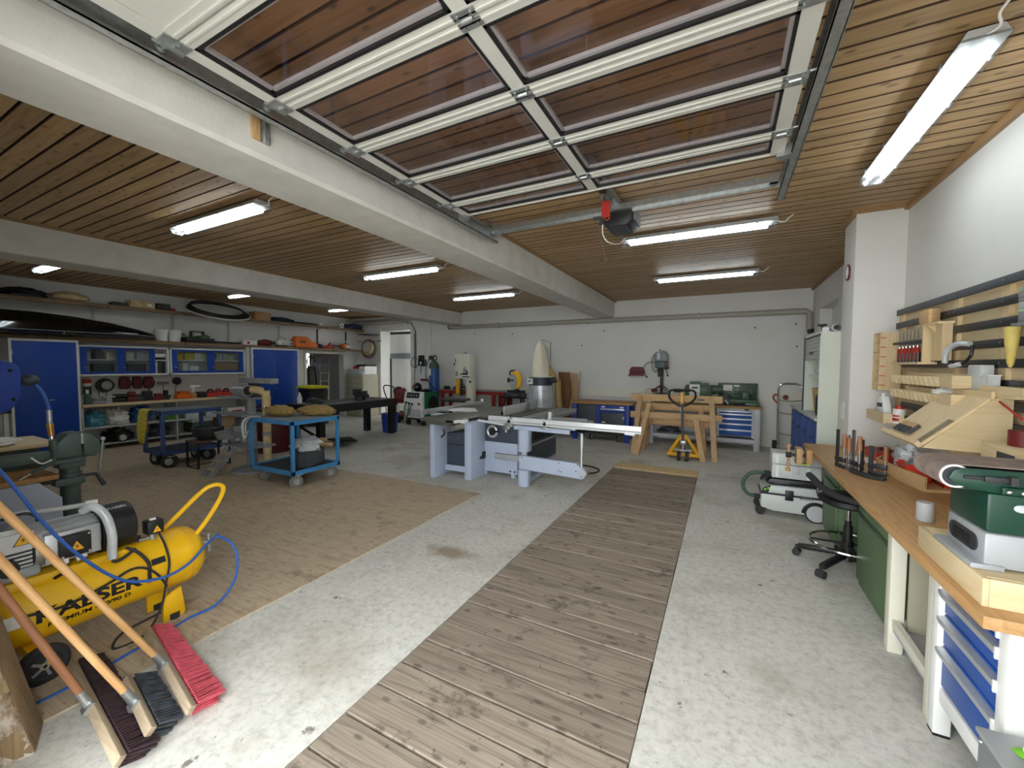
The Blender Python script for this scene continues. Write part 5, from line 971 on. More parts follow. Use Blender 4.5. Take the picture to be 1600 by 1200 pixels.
part('lower_deck', MB().box(TX0+.03, TX1-.03, TY0+.03, TY1-.03, .205, .22), 'rubber', t)
for k in range(4): part('top_board', MB().box(TX0+.032+.222*k, TX0+.25+.222*k, TY0+.032, TY1-.032, .885, .904+.001*k), 'mid_grey', t)
for x, y, a in ((-5.72, 3.42, .3), (-5.03, 3.42, 1.2), (-5.05, 3.98, .6), (-5.85, 4.0, .2)): caster(t, x, y, .085, .045, a, top=.18)
t = thing('cable_hank', 'bundle of grey cables hanging over the trolley corner', 'cable')
for k in range(4): part('loop', MB().tube([(-5.75-.03*k, 3.4, .915), (-5.88-.02*k, 3.34, .905), (-5.95-.012*k, 3.31-.012*k, .82), (-5.94-.015*k, 3.30, .68-.03*k), (-5.90, 3.31, .72)], .009, 6, 4), ['light_grey', 'mid_grey', 'white', 'light_grey'][k], t)
def straw(c, rx, ry, rz, sd, lb, top):
    t = thing('straw_bundle', lb, 'straw bundle', c, rz, 'straw bundles on the trolley')
    part('straw', MB().lump((0, 0, 0), (rx, ry, .15), sd, .18, 18, 3), 'straw', t)
    return t
b = straw((-5.72, 3.66, .907), .26, .12, .15, 2, 'left straw bundle with white dried heads on the trolley', 0)
for k in range(9): part('seed_head', MB().sph((-.26+.03*k+random.uniform(-.02, .02), random.uniform(-.06, .06), .1+random.uniform(0, .03)), .02, 6), 'white' if k % 2 else 'dark_red', b)
b = straw((-5.3, 3.95, .907), .32, .11, .25, 5, 'right straw bundle with green sprigs on the trolley', 0)
for k in range(8): part('sprig', MB().cyl((-.2+.04*k, .03, .1), (-.26+.045*k+random.uniform(-.06, .06), .04, .16+random.uniform(0, .04)), .008, .002, n=5), 'moss', b)
t = thing('storage_basket', 'charcoal woven basket with clear plastic bag on the trolley shelf', 'basket')
bk = MB(); 
for k, (s, z) in enumerate(((1, .222),)): bk.prism([(-5.27, 3.5), (-5.03, 3.62), (-5.17, 3.98), (-5.42, 3.86)], .222, .44, 'xy', .02)
part('basket', bk, 'charcoal_wicker', t)
for k in range(7): part('weave', MB().beam((-5.268+.034*k, 3.497+.017*k, .24), (-5.268+.034*min(6.6, k+2.4), 3.497+.017*min(6.6, k+2.4), .43), .012, .008).beam((-5.268+.034*k, 3.497+.017*k, .43), (-5.268+.034*min(6.6, k+2.4), 3.497+.017*min(6.6, k+2.4), .24), .012, .008), 'dark_grey', t)
part('plastic_bag', MB().lump((-5.22, 3.74, .43), (.2, .15, .2), 4, .5), 'bag_clear', t)
tag(part('firewood_tub', MB().lathe([(.16, 0), (.2, .2), (.205, .21), (.18, .21), (.14, .02)], 18, Matrix.Translation((-6.0, 4.3, .0)) @ Matrix.Diagonal((1.3, .8, 1.6, 1))), 'black'), 'black tub of offcuts behind the trolley', 'tub')
for k in range(5): tag(part('offcut', MB().ob((-6.05+.07*k, 4.28, .36+.035*(k % 3)), (.5, .07, .05), (0, .1*k-.2, .5+.15*k), .004), 'pine_x'), ['lowest pale offcut in the black tub', 'second pale offcut in the black tub', 'steep pale offcut in the black tub', 'long pale offcut across the black tub', 'topmost pale offcut in the black tub'][k], 'offcut', 'offcuts in the black tub')
# ------------------------------------------------------------------ navy trolley with towel
t = thing('navy_trolley', 'dark blue trolley with large air wheels before the shelves', 'trolley')
NX0, NX1, NY0_, NY1_ = -8.42, -7.78, 3.06, 3.92; TB = 'trolley_navy'
for x in (NX0+.025, NX1-.025):
    for y in (NY0_+.025, NY1_-.025): part('post', MB().box(x-.025, x+.025, y-.025, y+.025, .2, .9, .002), TB, t)
for z, nm_ in ((.22, 'lower_frame'), (.86, 'upper_frame')): part(nm_, MB().box(NX0, NX1, NY0_, NY0_+.04, z-.02, z+.045).box(NX0, NX1, NY1_-.04, NY1_, z-.02, z+.045).box(NX0, NX0+.04, NY0_, NY1_, z-.02, z+.045).box(NX1-.04, NX1, NY0_, NY1_, z-.02, z+.045), TB, t)
part('lower_deck', MB().box(NX0+.03, NX1-.03, NY0_+.03, NY1_-.03, .235, .25), 'dark_steel', t); part('top_deck', MB().box(NX0+.03, NX1-.03, NY0_+.03, NY1_-.03, .885, .905), 'mid_grey', t)
for x, y, a in ((-8.24, 3.16, .2), (-7.75, 3.14, .9), (-8.22, 3.72, .1), (-7.86, 3.74, .5)): caster(t, x, y, .11, .06, a, 'rubber', .2)
t = thing('yellow_towel', 'yellow towel draped over the dark blue trolley end', 'towel', (-8.3, 3.045, 0))
tw = MB(); cols = 12; prev = None
for r, (z, dy, w) in enumerate(((.9, .12, .14), (.925, .03, .15), (.9, -.025, .155), (.75, -.04, .15), (.6, -.05, .135), (.45, -.05, .11), (.38, -.05, .07))):
    row = [tw.bm.verts.new((-w+2*w*k/cols+.02*math.sin(r), dy+.012*math.sin(k*1.6+r*.4), z-.03*abs(k-cols/2)/cols*(r == 6))) for k in range(cols+1)]
    if prev:
        for k in range(cols): tw.bm.faces.new((prev[k], prev[k+1], row[k+1], row[k]))
    prev = row
o = part('cloth', tw, 'towel_yellow', t); sm = o.modifiers.new('thick', 'SOLIDIFY'); sm.thickness = .012
part('lining', MB().box(.13, .17, -.03, -.015, .55, .88, .004), 'brass', t)
# ------------------------------------------------------------------ dusty sanding station
t = thing('disc_sander', 'dusty grey pedestal sander with two tables and silver motor', 'sander', (-6.46, 3.68, 0))
D = 'sand_dust'
part('foot', MB().lathe([(.3, 0), (.28, .04), (.1, .07)], 22), D, t); part('column', MB().cyl((0, 0, .05), (0, 0, 1.15), .075, .06), D, t)
part('upper_table', MB().prism([(-.7, -.16), (.22, -.1), (.2, .2), (-.6, .2)], 1.12, 1.145, 'xy'), D, t); part('lower_table', MB().prism([(-.8, -.15), (.1, -.2), (.2, .2), (-.5, .25)], .86, .885, 'xy'), D, t); part('foot_table', MB().prism([(-.5, -.2), (.28, -.2), (.28, .2), (-.45, .2)], .385, .41, 'xy'), D, t)
part('motor', MB().cyl((-.22, -.1, 1.25), (.1, -.1, 1.25), .085, n=24), 'alu', t); part('motor_end', MB().cyl((.1, -.1, 1.25), (.105, -.1, 1.25), .07, n=20), 'dark_steel', t); part('top_beam', MB().box(-.22, .6, -.06, .06, 1.365, 1.44, .004), D, t); part('neck', MB().box(-.04, .08, -.02, .1, 1.13, 1.37), 'dark_grey', t)
part('bowl', MB().lathe([(.0, .46), (.18, .48), (.2, .54), (.215, .58), (.17, .58), (.0, .52)], 20, Matrix.Translation((-.5, -.05, 0)), caps=False), D, t); part('grinder_head', MB().lathe([(.14, .58), (.16, .68), (.1, .70)], 18, Matrix.Translation((-.33, .06, 0))), D, t)
part('bracket', MB().cyl((-.46, -.05, .4), (-.46, -.05, .48), .04), D, t); part('bracket', MB().cyl((-.32, .05, .4), (-.32, .05, .6), .05), D, t)
t = thing('extraction_pipe', 'cream extraction pipe rising beside the dusty sander', 'pipe')
part('pipe', MB().tube([(-6.11, 3.70, .0), (-6.11, 3.70, 1.14), (-6.12, 3.67, 1.23), (-6.17, 3.61, 1.265), (-6.26, 3.585, 1.27)], .058, 14, 3), 'canvas', t)
for z in (.4, .58): part('collar', MB().cyl((-6.11, 3.70, z), (-6.11, 3.70, z+.06), .062, n=16), 'sand_dust', t)
t = thing('step_ladder', 'dusty grey wooden steps leaning on the sander', 'steps')
for s in (0, .19): part('stringer', MB().beam((-6.77+s, 3.14, .0), (-6.70+s, 3.45, .385), .03, .09, (1, 0, 0)), 'sand_dust', t)
for k in range(3): part('tread', MB().box(-6.755+.02*k, -6.57+.02*k, 3.19+.085*k, 3.25+.085*k, .09+.1*k, .11+.1*k), 'canvas', t)
t = thing('black_tub_table', 'small black steel frame table between the trolleys', 'table')
for x in (-7.56, -7.23):
    for y in (3.3, 3.75): part('leg', MB().box(x-.012, x+.012, y-.012, y+.012, 0, .42), 'black', t)
part('base_frame', MB().box(-7.57, -7.22, 3.29, 3.31, 0, .02).box(-7.57, -7.22, 3.74, 3.76, 0, .02).box(-7.57, -7.55, 3.3, 3.75, 0, .02), 'black', t); part('top', MB().box(-7.58, -7.21, 3.28, 3.77, .42, .44), 'basket_brown', t)
tag(part('black_kettle', MB().lathe([(.13, 0), (.19, .1), (.2, .19), (.17, .2), (.17, .17), (.0, .16)], 20, Matrix.Translation((-7.38, 3.52, .441)) @ Matrix.Diagonal((1, 1.1, 1, 1)), caps=False), 'dark_steel'), 'round black iron tub on the small frame table', 'tub')
for k, (x, y, lb) in enumerate(((-8.4, 5.0, 'dark red drum left of the dusty sander'), (-7.6, 4.72, 'dark red drum behind the cream pipe'))):
    t = thing('oil_drum', lb, 'drum', (x, y, 0), 0, 'dark red drums'); part('body', MB().lathe([(.28, 0), (.29, .02), (.29, .3), (.3, .31), (.29, .32), (.29, .75), (.28, .78)], 24), 'drum_red', t); part('lid', MB().lathe([(.3, .78), (.3, .82), (.27, .83)], 24), 'black_gloss' if k == 0 else 'black', t)
# ------------------------------------------------------------------ welding table
t = thing('welding_table', 'black perforated steel welding table with thick legs', 'table')
part('top_plate', MB().box(-7.76, -6.82, 5.12, 7.2, .845, .865, .002), 'dark_steel', t)
sd_ = MB()
sd_.box(-6.835, -6.82, 5.12, 7.2, .70, .845).box(-7.76, -7.745, 5.12, 7.2, .70, .845).box(-7.745, -6.835, 5.12, 5.135, .70, .845).box(-7.745, -6.835, 7.185, 7.2, .70, .845)
part('side_skirt', sd_, 'black', t)
hm = MB()
for k in range(40):
    for z in (.735, .775, .815): hm.cyl((-6.8205, 5.17+.05*k, z), (-6.8185, 5.17+.05*k, z), .009, n=6)
for k in range(17):
    for z in (.735, .775, .815): hm.cyl((-7.7+.05*k, 5.1205, z), (-7.7+.05*k, 5.1185, z), .009, n=6)
o = part('bore_holes', hm, 'dark_grey', t); o['kind'] = 'stuff'
for x, y in ((-6.9, 5.22), (-6.89, 7.1), (-7.66, 7.08), (-7.66, 5.22)): l = part('leg', MB().box(x-.06, x+.06, y-.06, y+.06, .05, .70), 'black', t); part('levelling_foot', MB().cyl((x, y, 0), (x, y, .05), .02).cyl((x, y, 0), (x, y, .012), .035), 'zinc', l)
part('cross_brace', MB().beam((-7.66, 5.22, .45), (-6.9, 5.22, .2), .05, .03), 'black', t)
t = thing('bench_vise_small', 'small black machine vise on the welding table', 'vise', (-7.25, 6.5, .866))
part('base', MB().cyl((0, 0, 0), (0, 0, .05), .12, n=16), 'dark_steel', t); part('body', MB().box(-.1, .22, -.07, .07, .05, .13, .01), 'dark_steel', t); part('jaw', MB().box(-.12, -.04, -.1, .1, .1, .24, .01), 'dark_steel', t); part('jaw', MB().box(.08, .14, -.1, .1, .1, .2, .01), 'dark_steel', t); part('face', MB().box(-.13, -.12, -.05, .02, .14, .2), 'light_grey', t)
t = thing('blue_bucket', 'blue plastic bucket on the floor by the welding table', 'bucket', (-7.28, 7.45, 0))
part('pail', MB().lathe([(.17, 0), (.205, .44), (.215, .44), (.215, .46), (.195, .46), (.16, .02), (0, .02)], 24, caps=False), 'deep_blue', t); part('stick', MB().cyl((-.05, 0, .05), (-.2, .05, .75), .015), 'handle_z', t)
tag(part('spray_bottle', MB().lathe([(.045, 0), (.05, .1), (.03, .16), (.012, .2), (.012, .22)], 14, Matrix.Translation((-7.63, 5.3, .866))), 'white'), 'small white bottle at the near corner of the welding table', 'bottle')
tag(part('grinder_tool', MB().lump((-7.45, 5.5, .866), (.22, .09, .1), 7, .4), 'dark_grey'), 'dark angle grinder lying on the welding table', 'grinder')
tag(part('floor_plate', MB().prism([(-7.2, 5.6), (-6.6, 5.5), (-6.5, 5.75), (-7.0, 6.0)], .1, .13, 'xy', .003, Matrix.Translation((0, 0, .0)) @ Euler((.0, .0, 0)).to_matrix().to_4x4()), 'black'), 'black steel foot step under the welding table', 'plate')

# ------------------------------------------------------------------ left wall: cabinets
XW = XL+.001
def tall_cab(y0, y1, label, two):
    t = thing('steel_cabinet', label, 'cabinet', (0, 0, 0), 0, 'tall blue steel cabinets')
    c = MB().box(XW, -10.47, y0, y0+.03, 0, 2.07).box(XW, -10.47, y1-.03, y1, 0, 2.07).box(XW, -10.47, y0+.03, y1-.03, 2.03, 2.07).box(XW, -10.47, y0+.03, y1-.03, 0, .08).box(XW, XW+.02, y0+.03, y1-.03, .08, 2.03)
    part('carcass', c, 'cab_grey', t); part('front_edge', MB().box(-10.47, -10.455, y0, y0+.03, 0, 2.07).box(-10.47, -10.455, y1-.03, y1, 0, 2.07).box(-10.47, -10.455, y0+.03, y1-.03, 2.035, 2.07), 'white', t)
    w = (y1-y0-.06)/(2 if two else 1)
    for k in range(2 if two else 1):
        d = part('door', MB().box(-10.475, -10.45, y0+.032+w*k, y0+.028+w*(k+1), .09, 2.03, .002), 'cab_blue', t)
        if k == 0: part('handle', MB().box(-10.452, -10.43, y0+.03+w*(.9 if two else .52), y0+.03+w*(.9 if two else .52)+.07, 1.0, 1.02, .003), 'chrome', d)
        for z in (.3, 1.8): part('hinge', MB().cyl((-10.45, y0+.036+(w*k if k == 0 else w*2-.01), z), (-10.45, y0+.036+(w*k if k == 0 else w*2-.01), z+.08), .008, n=8), 'chrome', d)
tall_cab(2.11, 2.93, 'tall blue cabinet at the far left beside the wall shelves', False); tall_cab(6.0, 7.25, 'wide two door blue cabinet left of the yellow lidded bin', True)
struct('wall_partition', MB().box(XW, -10.55, 5.93, 5.99, 0, 2.07), 'wall_white')
# wall cabinets with sliding glass doors
def wall_cab(y0, y1, label, slides):
    t = thing('wall_cabinet', label, 'cabinet', (0, 0, 0), 0, 'wall cabinets with sliding doors')
    part('carcass', MB().box(XW, -10.6, y0, y0+.03, 1.42, 2.0).box(XW, -10.6, y1-.03, y1, 1.42, 2.0).box(XW, -10.6, y0, y1, 1.97, 2.0).box(XW, -10.6, y0, y1, 1.42, 1.45).box(XW, XW+.015, y0, y1, 1.42, 2.0), 'white', t); part('shelf', MB().box(XW, -10.66, y0+.03, y1-.03, 1.72, 1.738), 'white', t)
    for k, (a, b) in enumerate(slides):
        xf = -10.61-.022*(k % 2)
        fr = .095
        d = part('sliding_door', MB().box(xf-.012, xf, a, a+fr, 1.452, 1.968).box(xf-.012, xf, b-fr, b, 1.452, 1.968).box(xf-.012, xf, a+fr, b-fr, 1.452, 1.5).box(xf-.012, xf, a+fr, b-fr, 1.93, 1.968), 'cab_blue', t)
        part('pane', MB().box(xf-.009, xf-.004, a+fr, b-fr, 1.5, 1.93), 'glass_smoke', d); part('pull', MB().box(xf, xf+.008, a+.03, a+.09, 1.57, 1.585), 'chrome', d)
    return t
wall_cab(2.95, 4.35, 'left wall cabinet with sliding glass doors half open', ((2.985, 3.6), (3.55, 4.12))); wall_cab(4.37, 5.92, 'right wall cabinet with sliding glass doors shut', ((4.41, 5.18), (5.15, 5.88)))
cols = ['cardboard', 'paper', 'yellow', 'machine_green', 'light_grey', 'dark_grey', 'white', 'bag_blue', 'cream']
for k, (y, z, h, w, m, lb) in enumerate(((3.1, 1.739, .15, .12, 'light_grey', 'grey jar behind the leftmost glass door, upper shelf'), (3.28, 1.739, .18, .1, 'dark_grey', 'dark box behind the leftmost glass door'), (3.45, 1.739, .16, .12, 'cream', 'cream box behind the leftmost glass door'), (3.05, 1.451, .12, .14, 'white', 'white pot behind the leftmost glass door, lower shelf'), (3.35, 1.451, .2, .3, 'machine_green', 'green box behind the leftmost glass door, lower shelf'),
        (3.75, 1.739, .16, .12, 'cream', 'cream carton behind the second glass door'), (3.95, 1.739, .15, .2, 'light_grey', 'grey carton behind the second glass door'), (3.85, 1.451, .2, .3, 'dark_grey', 'dark case behind the second glass door'), (4.6, 1.739, .13, .1, 'yellow', 'yellow packet behind the third glass door'), (4.78, 1.739, .16, .16, 'lid_yellow', 'lemon yellow box behind the third glass door'), (4.98, 1.739, .17, .2, 'cream', 'cream box behind the third glass door'),
        (4.7, 1.451, .22, .1, 'white', 'white folder behind the third glass door, lower shelf'), (4.88, 1.451, .15, .16, 'paper', 'white papers behind the third glass door, lower shelf'), (5.4, 1.739, .17, .12, 'light_grey', 'grey tin behind the fourth glass door'), (5.6, 1.739, .16, .25, 'pad_green', 'green binder row behind the fourth glass door'), (5.55, 1.451, .22, .5, 'cardboard', 'brown cardboard box behind the fourth glass door'))):
    tag(part('stored_box', MB().box(-10.9, -10.72, y-w/2, y+w/2, z, z+h, .006), m), lb, 'box', 'boxes inside the wall cabinets')
for k in range(5): tag(part('ring_binder', MB().box(-10.95, -10.68, 4.14+.036*k, 4.172+.036*k, 1.451, 1.69, .002), ['paper', 'dark_grey', 'dark_grey', 'black', 'dark_grey'][k]), ['white folder at the left of the open cabinet end', 'first dark folder beside the white one', 'second dark folder in the open cabinet end', 'black folder in the open cabinet end', 'last dark folder in the open cabinet end'][k], 'folder', 'folders in the open cabinet end')
tag(part('stored_case', MB().box(-10.95, -10.68, 4.14, 4.32, 1.739, 1.79, .004), 'black'), 'black case on the open upper cabinet shelf', 'case'); tag(part('stored_carton', MB().box(-10.95, -10.68, 4.14, 4.31, 1.791, 1.87, .004), 'paper'), 'white carton on top of the black case', 'carton')
# worktop and shelves below
t = thing('wall_bench', 'wall bench with pale top and two lower shelves along the left wall', 'workbench')
part('top', MB().box(XW, -10.4, 2.94, 5.92, .84, .885, .004), 'ply_y', t); part('shelf', MB().box(XW, -10.45, 2.94, 5.92, .43, .45), 'white', t); part('low_shelf', MB().box(XW, -10.45, 2.94, 5.92, .10, .12), 'light_grey', t); part('edge', MB().box(-10.45, -10.44, 2.94, 5.92, .425, .455), 'light_grey', t)
for y in (2.95, 4.4, 5.9): part('support', MB().box(XW, -10.46, y-.012, y+.012, .0, .84), 'light_grey', t)
def item(name, y, z, m, lb, cat, shp, x=-10.68, group='tools on the wall bench'):
    b = MB()
    for s in shp:
        if s[0] == 'b': b.box(x-s[1]/2+s[4], x+s[1]/2+s[4], y-s[2]/2+s[5], y+s[2]/2+s[5], z+s[6], z+s[6]+s[3], min(s[1:4])*.18)
        elif s[0] == 'c': b.cyl((x+s[3], y+s[4], z+s[5]), (x+s[3], y+s[4], z+s[5]+s[2]), s[1])
        elif s[0] == 't': b.cyl((x+s[3], y+s[4]-s[2]/2, z+s[5]), (x+s[3], y+s[4]+s[2]/2, z+s[5]), s[1])
    return tag(part(name, b, m), lb, cat, group)
Z0 = .886
t = thing('cleaner_bottle', 'green cleaner bottle with white cap at the left end of the wall bench', 'bottle', (-10.6, 3.06, Z0)); part('flask', MB().lathe([(.05, 0), (.055, .02), (.055, .15), (.02, .2)], 14), 'machine_green', t); part('cap', MB().lathe([(.02, .2), (.022, .26), (.015, .27)], 10), 'white', t)
t = thing('paste_dispenser', 'red and white dispenser on the wall above the bench', 'dispenser', (XW, 3.16, 1.05)); part('body', MB().box(0, .1, -.05, .05, 0, .16, .006), 'dark_grey', t); part('band', MB().box(.0, .101, -.05, .05, .161, .22, .004), 'white', t); part('cap', MB().box(0, .1, -.052, .052, .221, .30, .006), 'red', t)
def cordcoil(y, lb):
    t = thing('cord_coil', lb, 'cord', (XW+.04, y, 1.22), 0, 'coils on the wall above the bench')
    for k in range(4): part('loop', MB().torus((.01*k, .01*k, 0), .13-.01*k, .012, 'x', 24, 6), 'dark_steel', t)
    part('tail', MB().tube([(.02, -.08, -.1), (.02, -.1, -.2), (.02, -.02, -.25), (.02, .03, -.12)], .006, 6, 4), 'black', t)
cordcoil(3.42, 'coiled dark cord hanging on the wall above the bench')
for y, lb, w in ((3.72, 'leftmost dark red coiled lead on the wall', .14), (3.92, 'middle dark red charger case on the wall', .12), (4.11, 'rightmost dark red coiled lead on the wall', .14)):
    t = thing('charger_case', lb, 'charger', (XW, y, 1.13), 0, 'dark red chargers on the wall'); part('case', MB().box(0, .1, -w*.62, w*.62, 0, .25, .04), 'dark_red', t); part('cord', MB().torus((.08, 0, .12), w*.7, .01, 'x', 20, 6), 'black', t)
t = thing('power_strip', 'grey power strip on the wall above the bench', 'power strip', (XW, 4.38, 1.2)); part('strip', MB().box(0, .05, -.1, .1, 0, .06, .006), 'mid_grey', t); part('lead', MB().tube([(.03, 0, 0), (.03, .0, -.15), (.03, -.03, -.3)], .008, 6), 'mid_grey', t)
t = thing('wall_disc', 'black round disc with cord on the wall above the bench', 'disc', (XW, 4.63, 1.27)); part('disc', MB().cyl((0, 0, 0), (.05, 0, 0), .085, n=22), 'black', t); part('cord', MB().tube([(.03, 0, -.08), (.03, -.04, -.2), (.03, -.03, -.3)], .007, 6, 3), 'black', t)
B = 'b'
item('pad_sander', 3.22, Z0, 'mid_grey', 'flat grey sander lying on the bench next to the bottle', 'sander', [(B, .2, .2, .05, 0, 0, 0), (B, .1, .12, .05, 0, 0, .05)])
item('glass_jar', 3.38, Z0, 'light_grey', 'pale jar with dark lid on the wall bench', 'jar', [('c', .06, .1, 0, 0, 0), (B, .13, .16, .03, 0, 0, .1)])
item('battery_drill', 3.53, Z0, 'black', 'black drill lying below the leftmost red lead', 'drill', [(B, .12, .2, .08, 0, 0, 0), ('t', .045, .2, 0, .02, .12), (B, .06, .08, .1, 0, -.05, .05)])
item('red_charger', 3.73, Z0, 'dark_red', 'dark red charger standing on the bench', 'charger', [(B, .14, .17, .1, 0, 0, 0), (B, .1, .12, .1, 0, 0, .1)])
item('grey_planer', 3.86, Z0, 'dark_grey', 'dark grey planer on the bench beside the red charger', 'planer', [(B, .12, .2, .09, 0, 0, 0), ('t', .04, .14, 0, 0, .11)])
item('black_radio', 3.98, Z0, 'black', 'upright black radio on the wall bench', 'radio', [(B, .14, .16, .2, 0, 0, 0), (B, .02, .07, .07, .075, .01, .02), ('c', .012, .1, 0, .04, .2)])
item('red_jigsaw', 4.16, Z0, 'dark_red', 'dark red jigsaw on the wall bench', 'jigsaw', [(B, .14, .22, .07, 0, 0, 0), (B, .08, .12, .07, 0, 0, .07)])
item('black_router', 4.3, Z0, 'black', 'black router in the middle of the wall bench', 'router', [('c', .07, .08, 0, 0, 0), ('c', .045, .12, 0, 0, .08), (B, .08, .18, .04, 0, 0, .05)])
item('orange_case', 4.62, Z0, 'orange', 'orange red tool case on the wall bench', 'case', [(B, .2, .3, .1, 0, 0, 0), (B, .16, .2, .06, 0, 0, .1)])
item('cardboard_box', 4.8, Z0, 'cardboard', 'small cardboard box on the wall bench', 'box', [(B, .14, .12, .12, 0, 0, 0)])
item('black_case', 4.97, Z0, 'black', 'low black case left of the long red trays', 'case', [(B, .2, .2, .13, 0, 0, 0)])
item('heat_gun', 4.85, 1.0, 'white', 'white hot air gun above the cardboard box', 'heat gun', [('t', .035, .2, 0, 0, .14), (B, .05, .06, .12, 0, -.05, .01)])
for k in range(5): item('red_tray', 5.12+.17*k, Z0, 'bin_red', ['first long red tray on the wall bench', 'second red tray on the wall bench', 'middle red tray on the wall bench', 'fourth red tray on the wall bench', 'last red tray next to the partition'][k], 'tray', [(B, .25, .16, .09+.01*(k % 2), 0, 0, 0), (B, .25, .02, .05, 0, .06, .08)], group='red trays on the wall bench')
for k in range(4): tag(part('tool_in_tray', MB().torus((-10.66, 5.15+.17*k, 1.0), .06, .02, 'x', 14, 6), 'dark_red' if k % 2 else 'black'), ['black round tool in the first red tray', 'dark red round tool in the second tray', 'black round tool in the middle tray', 'dark red round tool in the fourth tray'][k], 'tool', 'round tools in the red trays')
# things on the lower shelves
for k, (y, z, r, m, sd, lb, nm_) in enumerate(((3.16, .451, (.2, .16, .3), 'bag_teal', 1, 'teal plastic bag on the shelf under the bench', 'plastic_bag'), (3.5, .451, (.2, .18, .3), 'paper', 2, 'crumpled white and brown sack under the bench', 'sack'), (3.88, .451, (.2, .17, .32), 'bag_blue', 3, 'blue plastic bag under the wall bench', 'plastic_bag'), (3.5, .121, (.22, .22, .24), 'black', 4, 'dark grinder heap on the low shelf', 'machine_heap'), (4.1, .121, (.22, .21, .22), 'dark_grey', 5, 'dark hose heap on the low shelf', 'hose_heap'))):
    tag(part(nm_, MB().lump((-10.72, y, z), r, sd, .5, 18, 3), m), lb, 'bag' if k < 3 else 'heap')
t = thing('tyre_roll', 'grey rimmed wheel lying on the low shelf', 'wheel'); part('tyre', MB().torus((-10.48, 3.5, .2), .07, .025, 'x', 20, 8), 'rubber', t); part('rim', MB().cyl((-10.5, 3.5, .2), (-10.46, 3.5, .2), .06), 'light_grey', t)
for k, (y, w, h, m, z, lb) in enumerate(((4.35, .3, .1, 'leaf_green', .451, 'green flat case on the shelf behind the navy trolley'), (4.75, .34, .16, 'bag_clear', .451, 'left clear storage box on the bench shelf'), (5.15, .34, .16, 'bag_clear', .451, 'right clear storage box on the bench shelf'), (5.65, .4, .15, 'white', .451, 'white red carton on the bench shelf'), (4.9, .4, .3, 'machine_green', .121, 'green and cream cooler box on the low shelf'), (5.4, .35, .28, 'cardboard', .121, 'brown carton on the low shelf'))):
    t = thing('storage_box', lb, 'box', (-10.7, y, z)); part('box', MB().box(-.2, .2, -w/2, w/2, 0, h*.75, .01), m, t); part('lid', MB().box(-.21, .21, -w/2-.01, w/2+.01, h*.75, h, .008), 'cream' if k == 4 else m, t)
    if k == 3: part('print', MB().box(.2, .212, -.12, .1, .02, .09), 'red', t)
# ------------------------------------------------------------------ long wall shelves
def wall_shelf(z, segs, lb):
    t = thing('wall_shelf', lb, 'shelf', (0, 0, 0), 0, 'long shelves on the left wall')
    for a, b in segs: part('board', MB().box(XW, -10.6, a+.004, b-.004, z-.035, z, .003), 'shelf_board', t); part('front_batten', MB().box(-10.66, -10.6, a+.02, b-.02, z-.068, z-.036), 'shelf_board', t)
    for a, b in segs: part('bracket', MB().prism([(XW, z-.036), (-10.67, z-.036), (-10.67, z-.05), (XW, z-.066)], b-.03, b-.0, 'xz'), 'light_grey', t)
wall_shelf(2.80, ((.4, 2.05), (2.05, 3.4), (3.4, 4.65), (4.65, 7.16), (7.16, 8.3), (8.3, 9.72)), 'upper long wooden shelf on the left wall'); wall_shelf(2.14, ((.4, 2.05), (2.05, 3.38), (3.38, 4.66), (4.66, 5.9), (5.9, 7.24), (7.24, 8.5), (8.5, 9.6)), 'lower long wooden shelf on the left wall')
for k, y in enumerate((3.3, 4.6, 5.75, 7.05, 8.25, 9.3)): tag(part('shelf_standard', MB().box(XW, XW+.03, y-.02, y+.02, 2.141, 2.72, .002), ['light_grey', 'light_grey', 'light_grey', 'light_grey', 'dark_steel', 'dark_steel'][k]), ['steel shelf upright above the roof box', 'steel shelf upright behind the white buckets', 'steel shelf upright behind the black tray', 'steel shelf upright behind the red bag', 'dark shelf upright right of the orange case', 'dark shelf upright by the last chainsaw'][k], 'shelf upright', 'shelf uprights on the left wall')
# roof box
t = thing('roof_box', 'glossy black car roof box lying on the lower wall shelf', 'roof box', (-10.62, 0, 2.142))
rb = MB(); rings = []
for i, (y, w, h) in enumerate(((1.0, .34, .30), (1.8, .36, .40), (2.4, .36, .40), (2.9, .35, .36), (3.4, .32, .28), (3.8, .25, .17), (4.05, .15, .09), (4.12, .05, .05))):
    rings.append([rb.bm.verts.new((w*math.cos(a)*(1 if abs(math.cos(a)) > .5 else 1.15), y, .07+max(-.06, h*.85*math.sin(a)) if math.sin(a) > 0 else .07+.065*math.sin(a))) for a in [2*PI*k/20 for k in range(20)]])
for a, b in zip(rings, rings[1:]):
    for k in range(20): rb.bm.faces.new((a[k], a[(k+1) % 20], b[(k+1) % 20], b[k]))
rb.bm.faces.new(rings[0]); rb.bm.faces.new(rings[-1]); part('shell', rb, 'black_gloss', t, sharp=50)
part('seam', MB().tube([(.365, 1.0, .075), (.37, 1.8, .075), (.37, 2.5, .075), (.355, 2.95, .075), (.325, 3.4, .075), (.25, 3.82, .075), (.15, 4.07, .075)], .008, 6), 'mid_grey', t); part('lock', MB().cyl((.365, 2.7, .04), (.375, 2.7, .04), .012), 'chrome', t)
SHL, SHU = 2.141, 2.801
for y, lb in ((4.28, 'left white bucket between roof box and plants'), (4.52, 'right white bucket on the lower wall shelf')):
    t = thing('white_bucket', lb, 'bucket', (-10.74, y, SHL), 0, 'white buckets on the lower shelf'); part('pail', MB().lathe([(.1, 0), (.125, .24), (.13, .25), (.115, .25), (.09, .02)], 20), 'white', t); part('bail', MB().torus((0, 0, .22), .128, .004, 'x', 20, 5, a0=PI, a1=2*PI), 'steel', t)
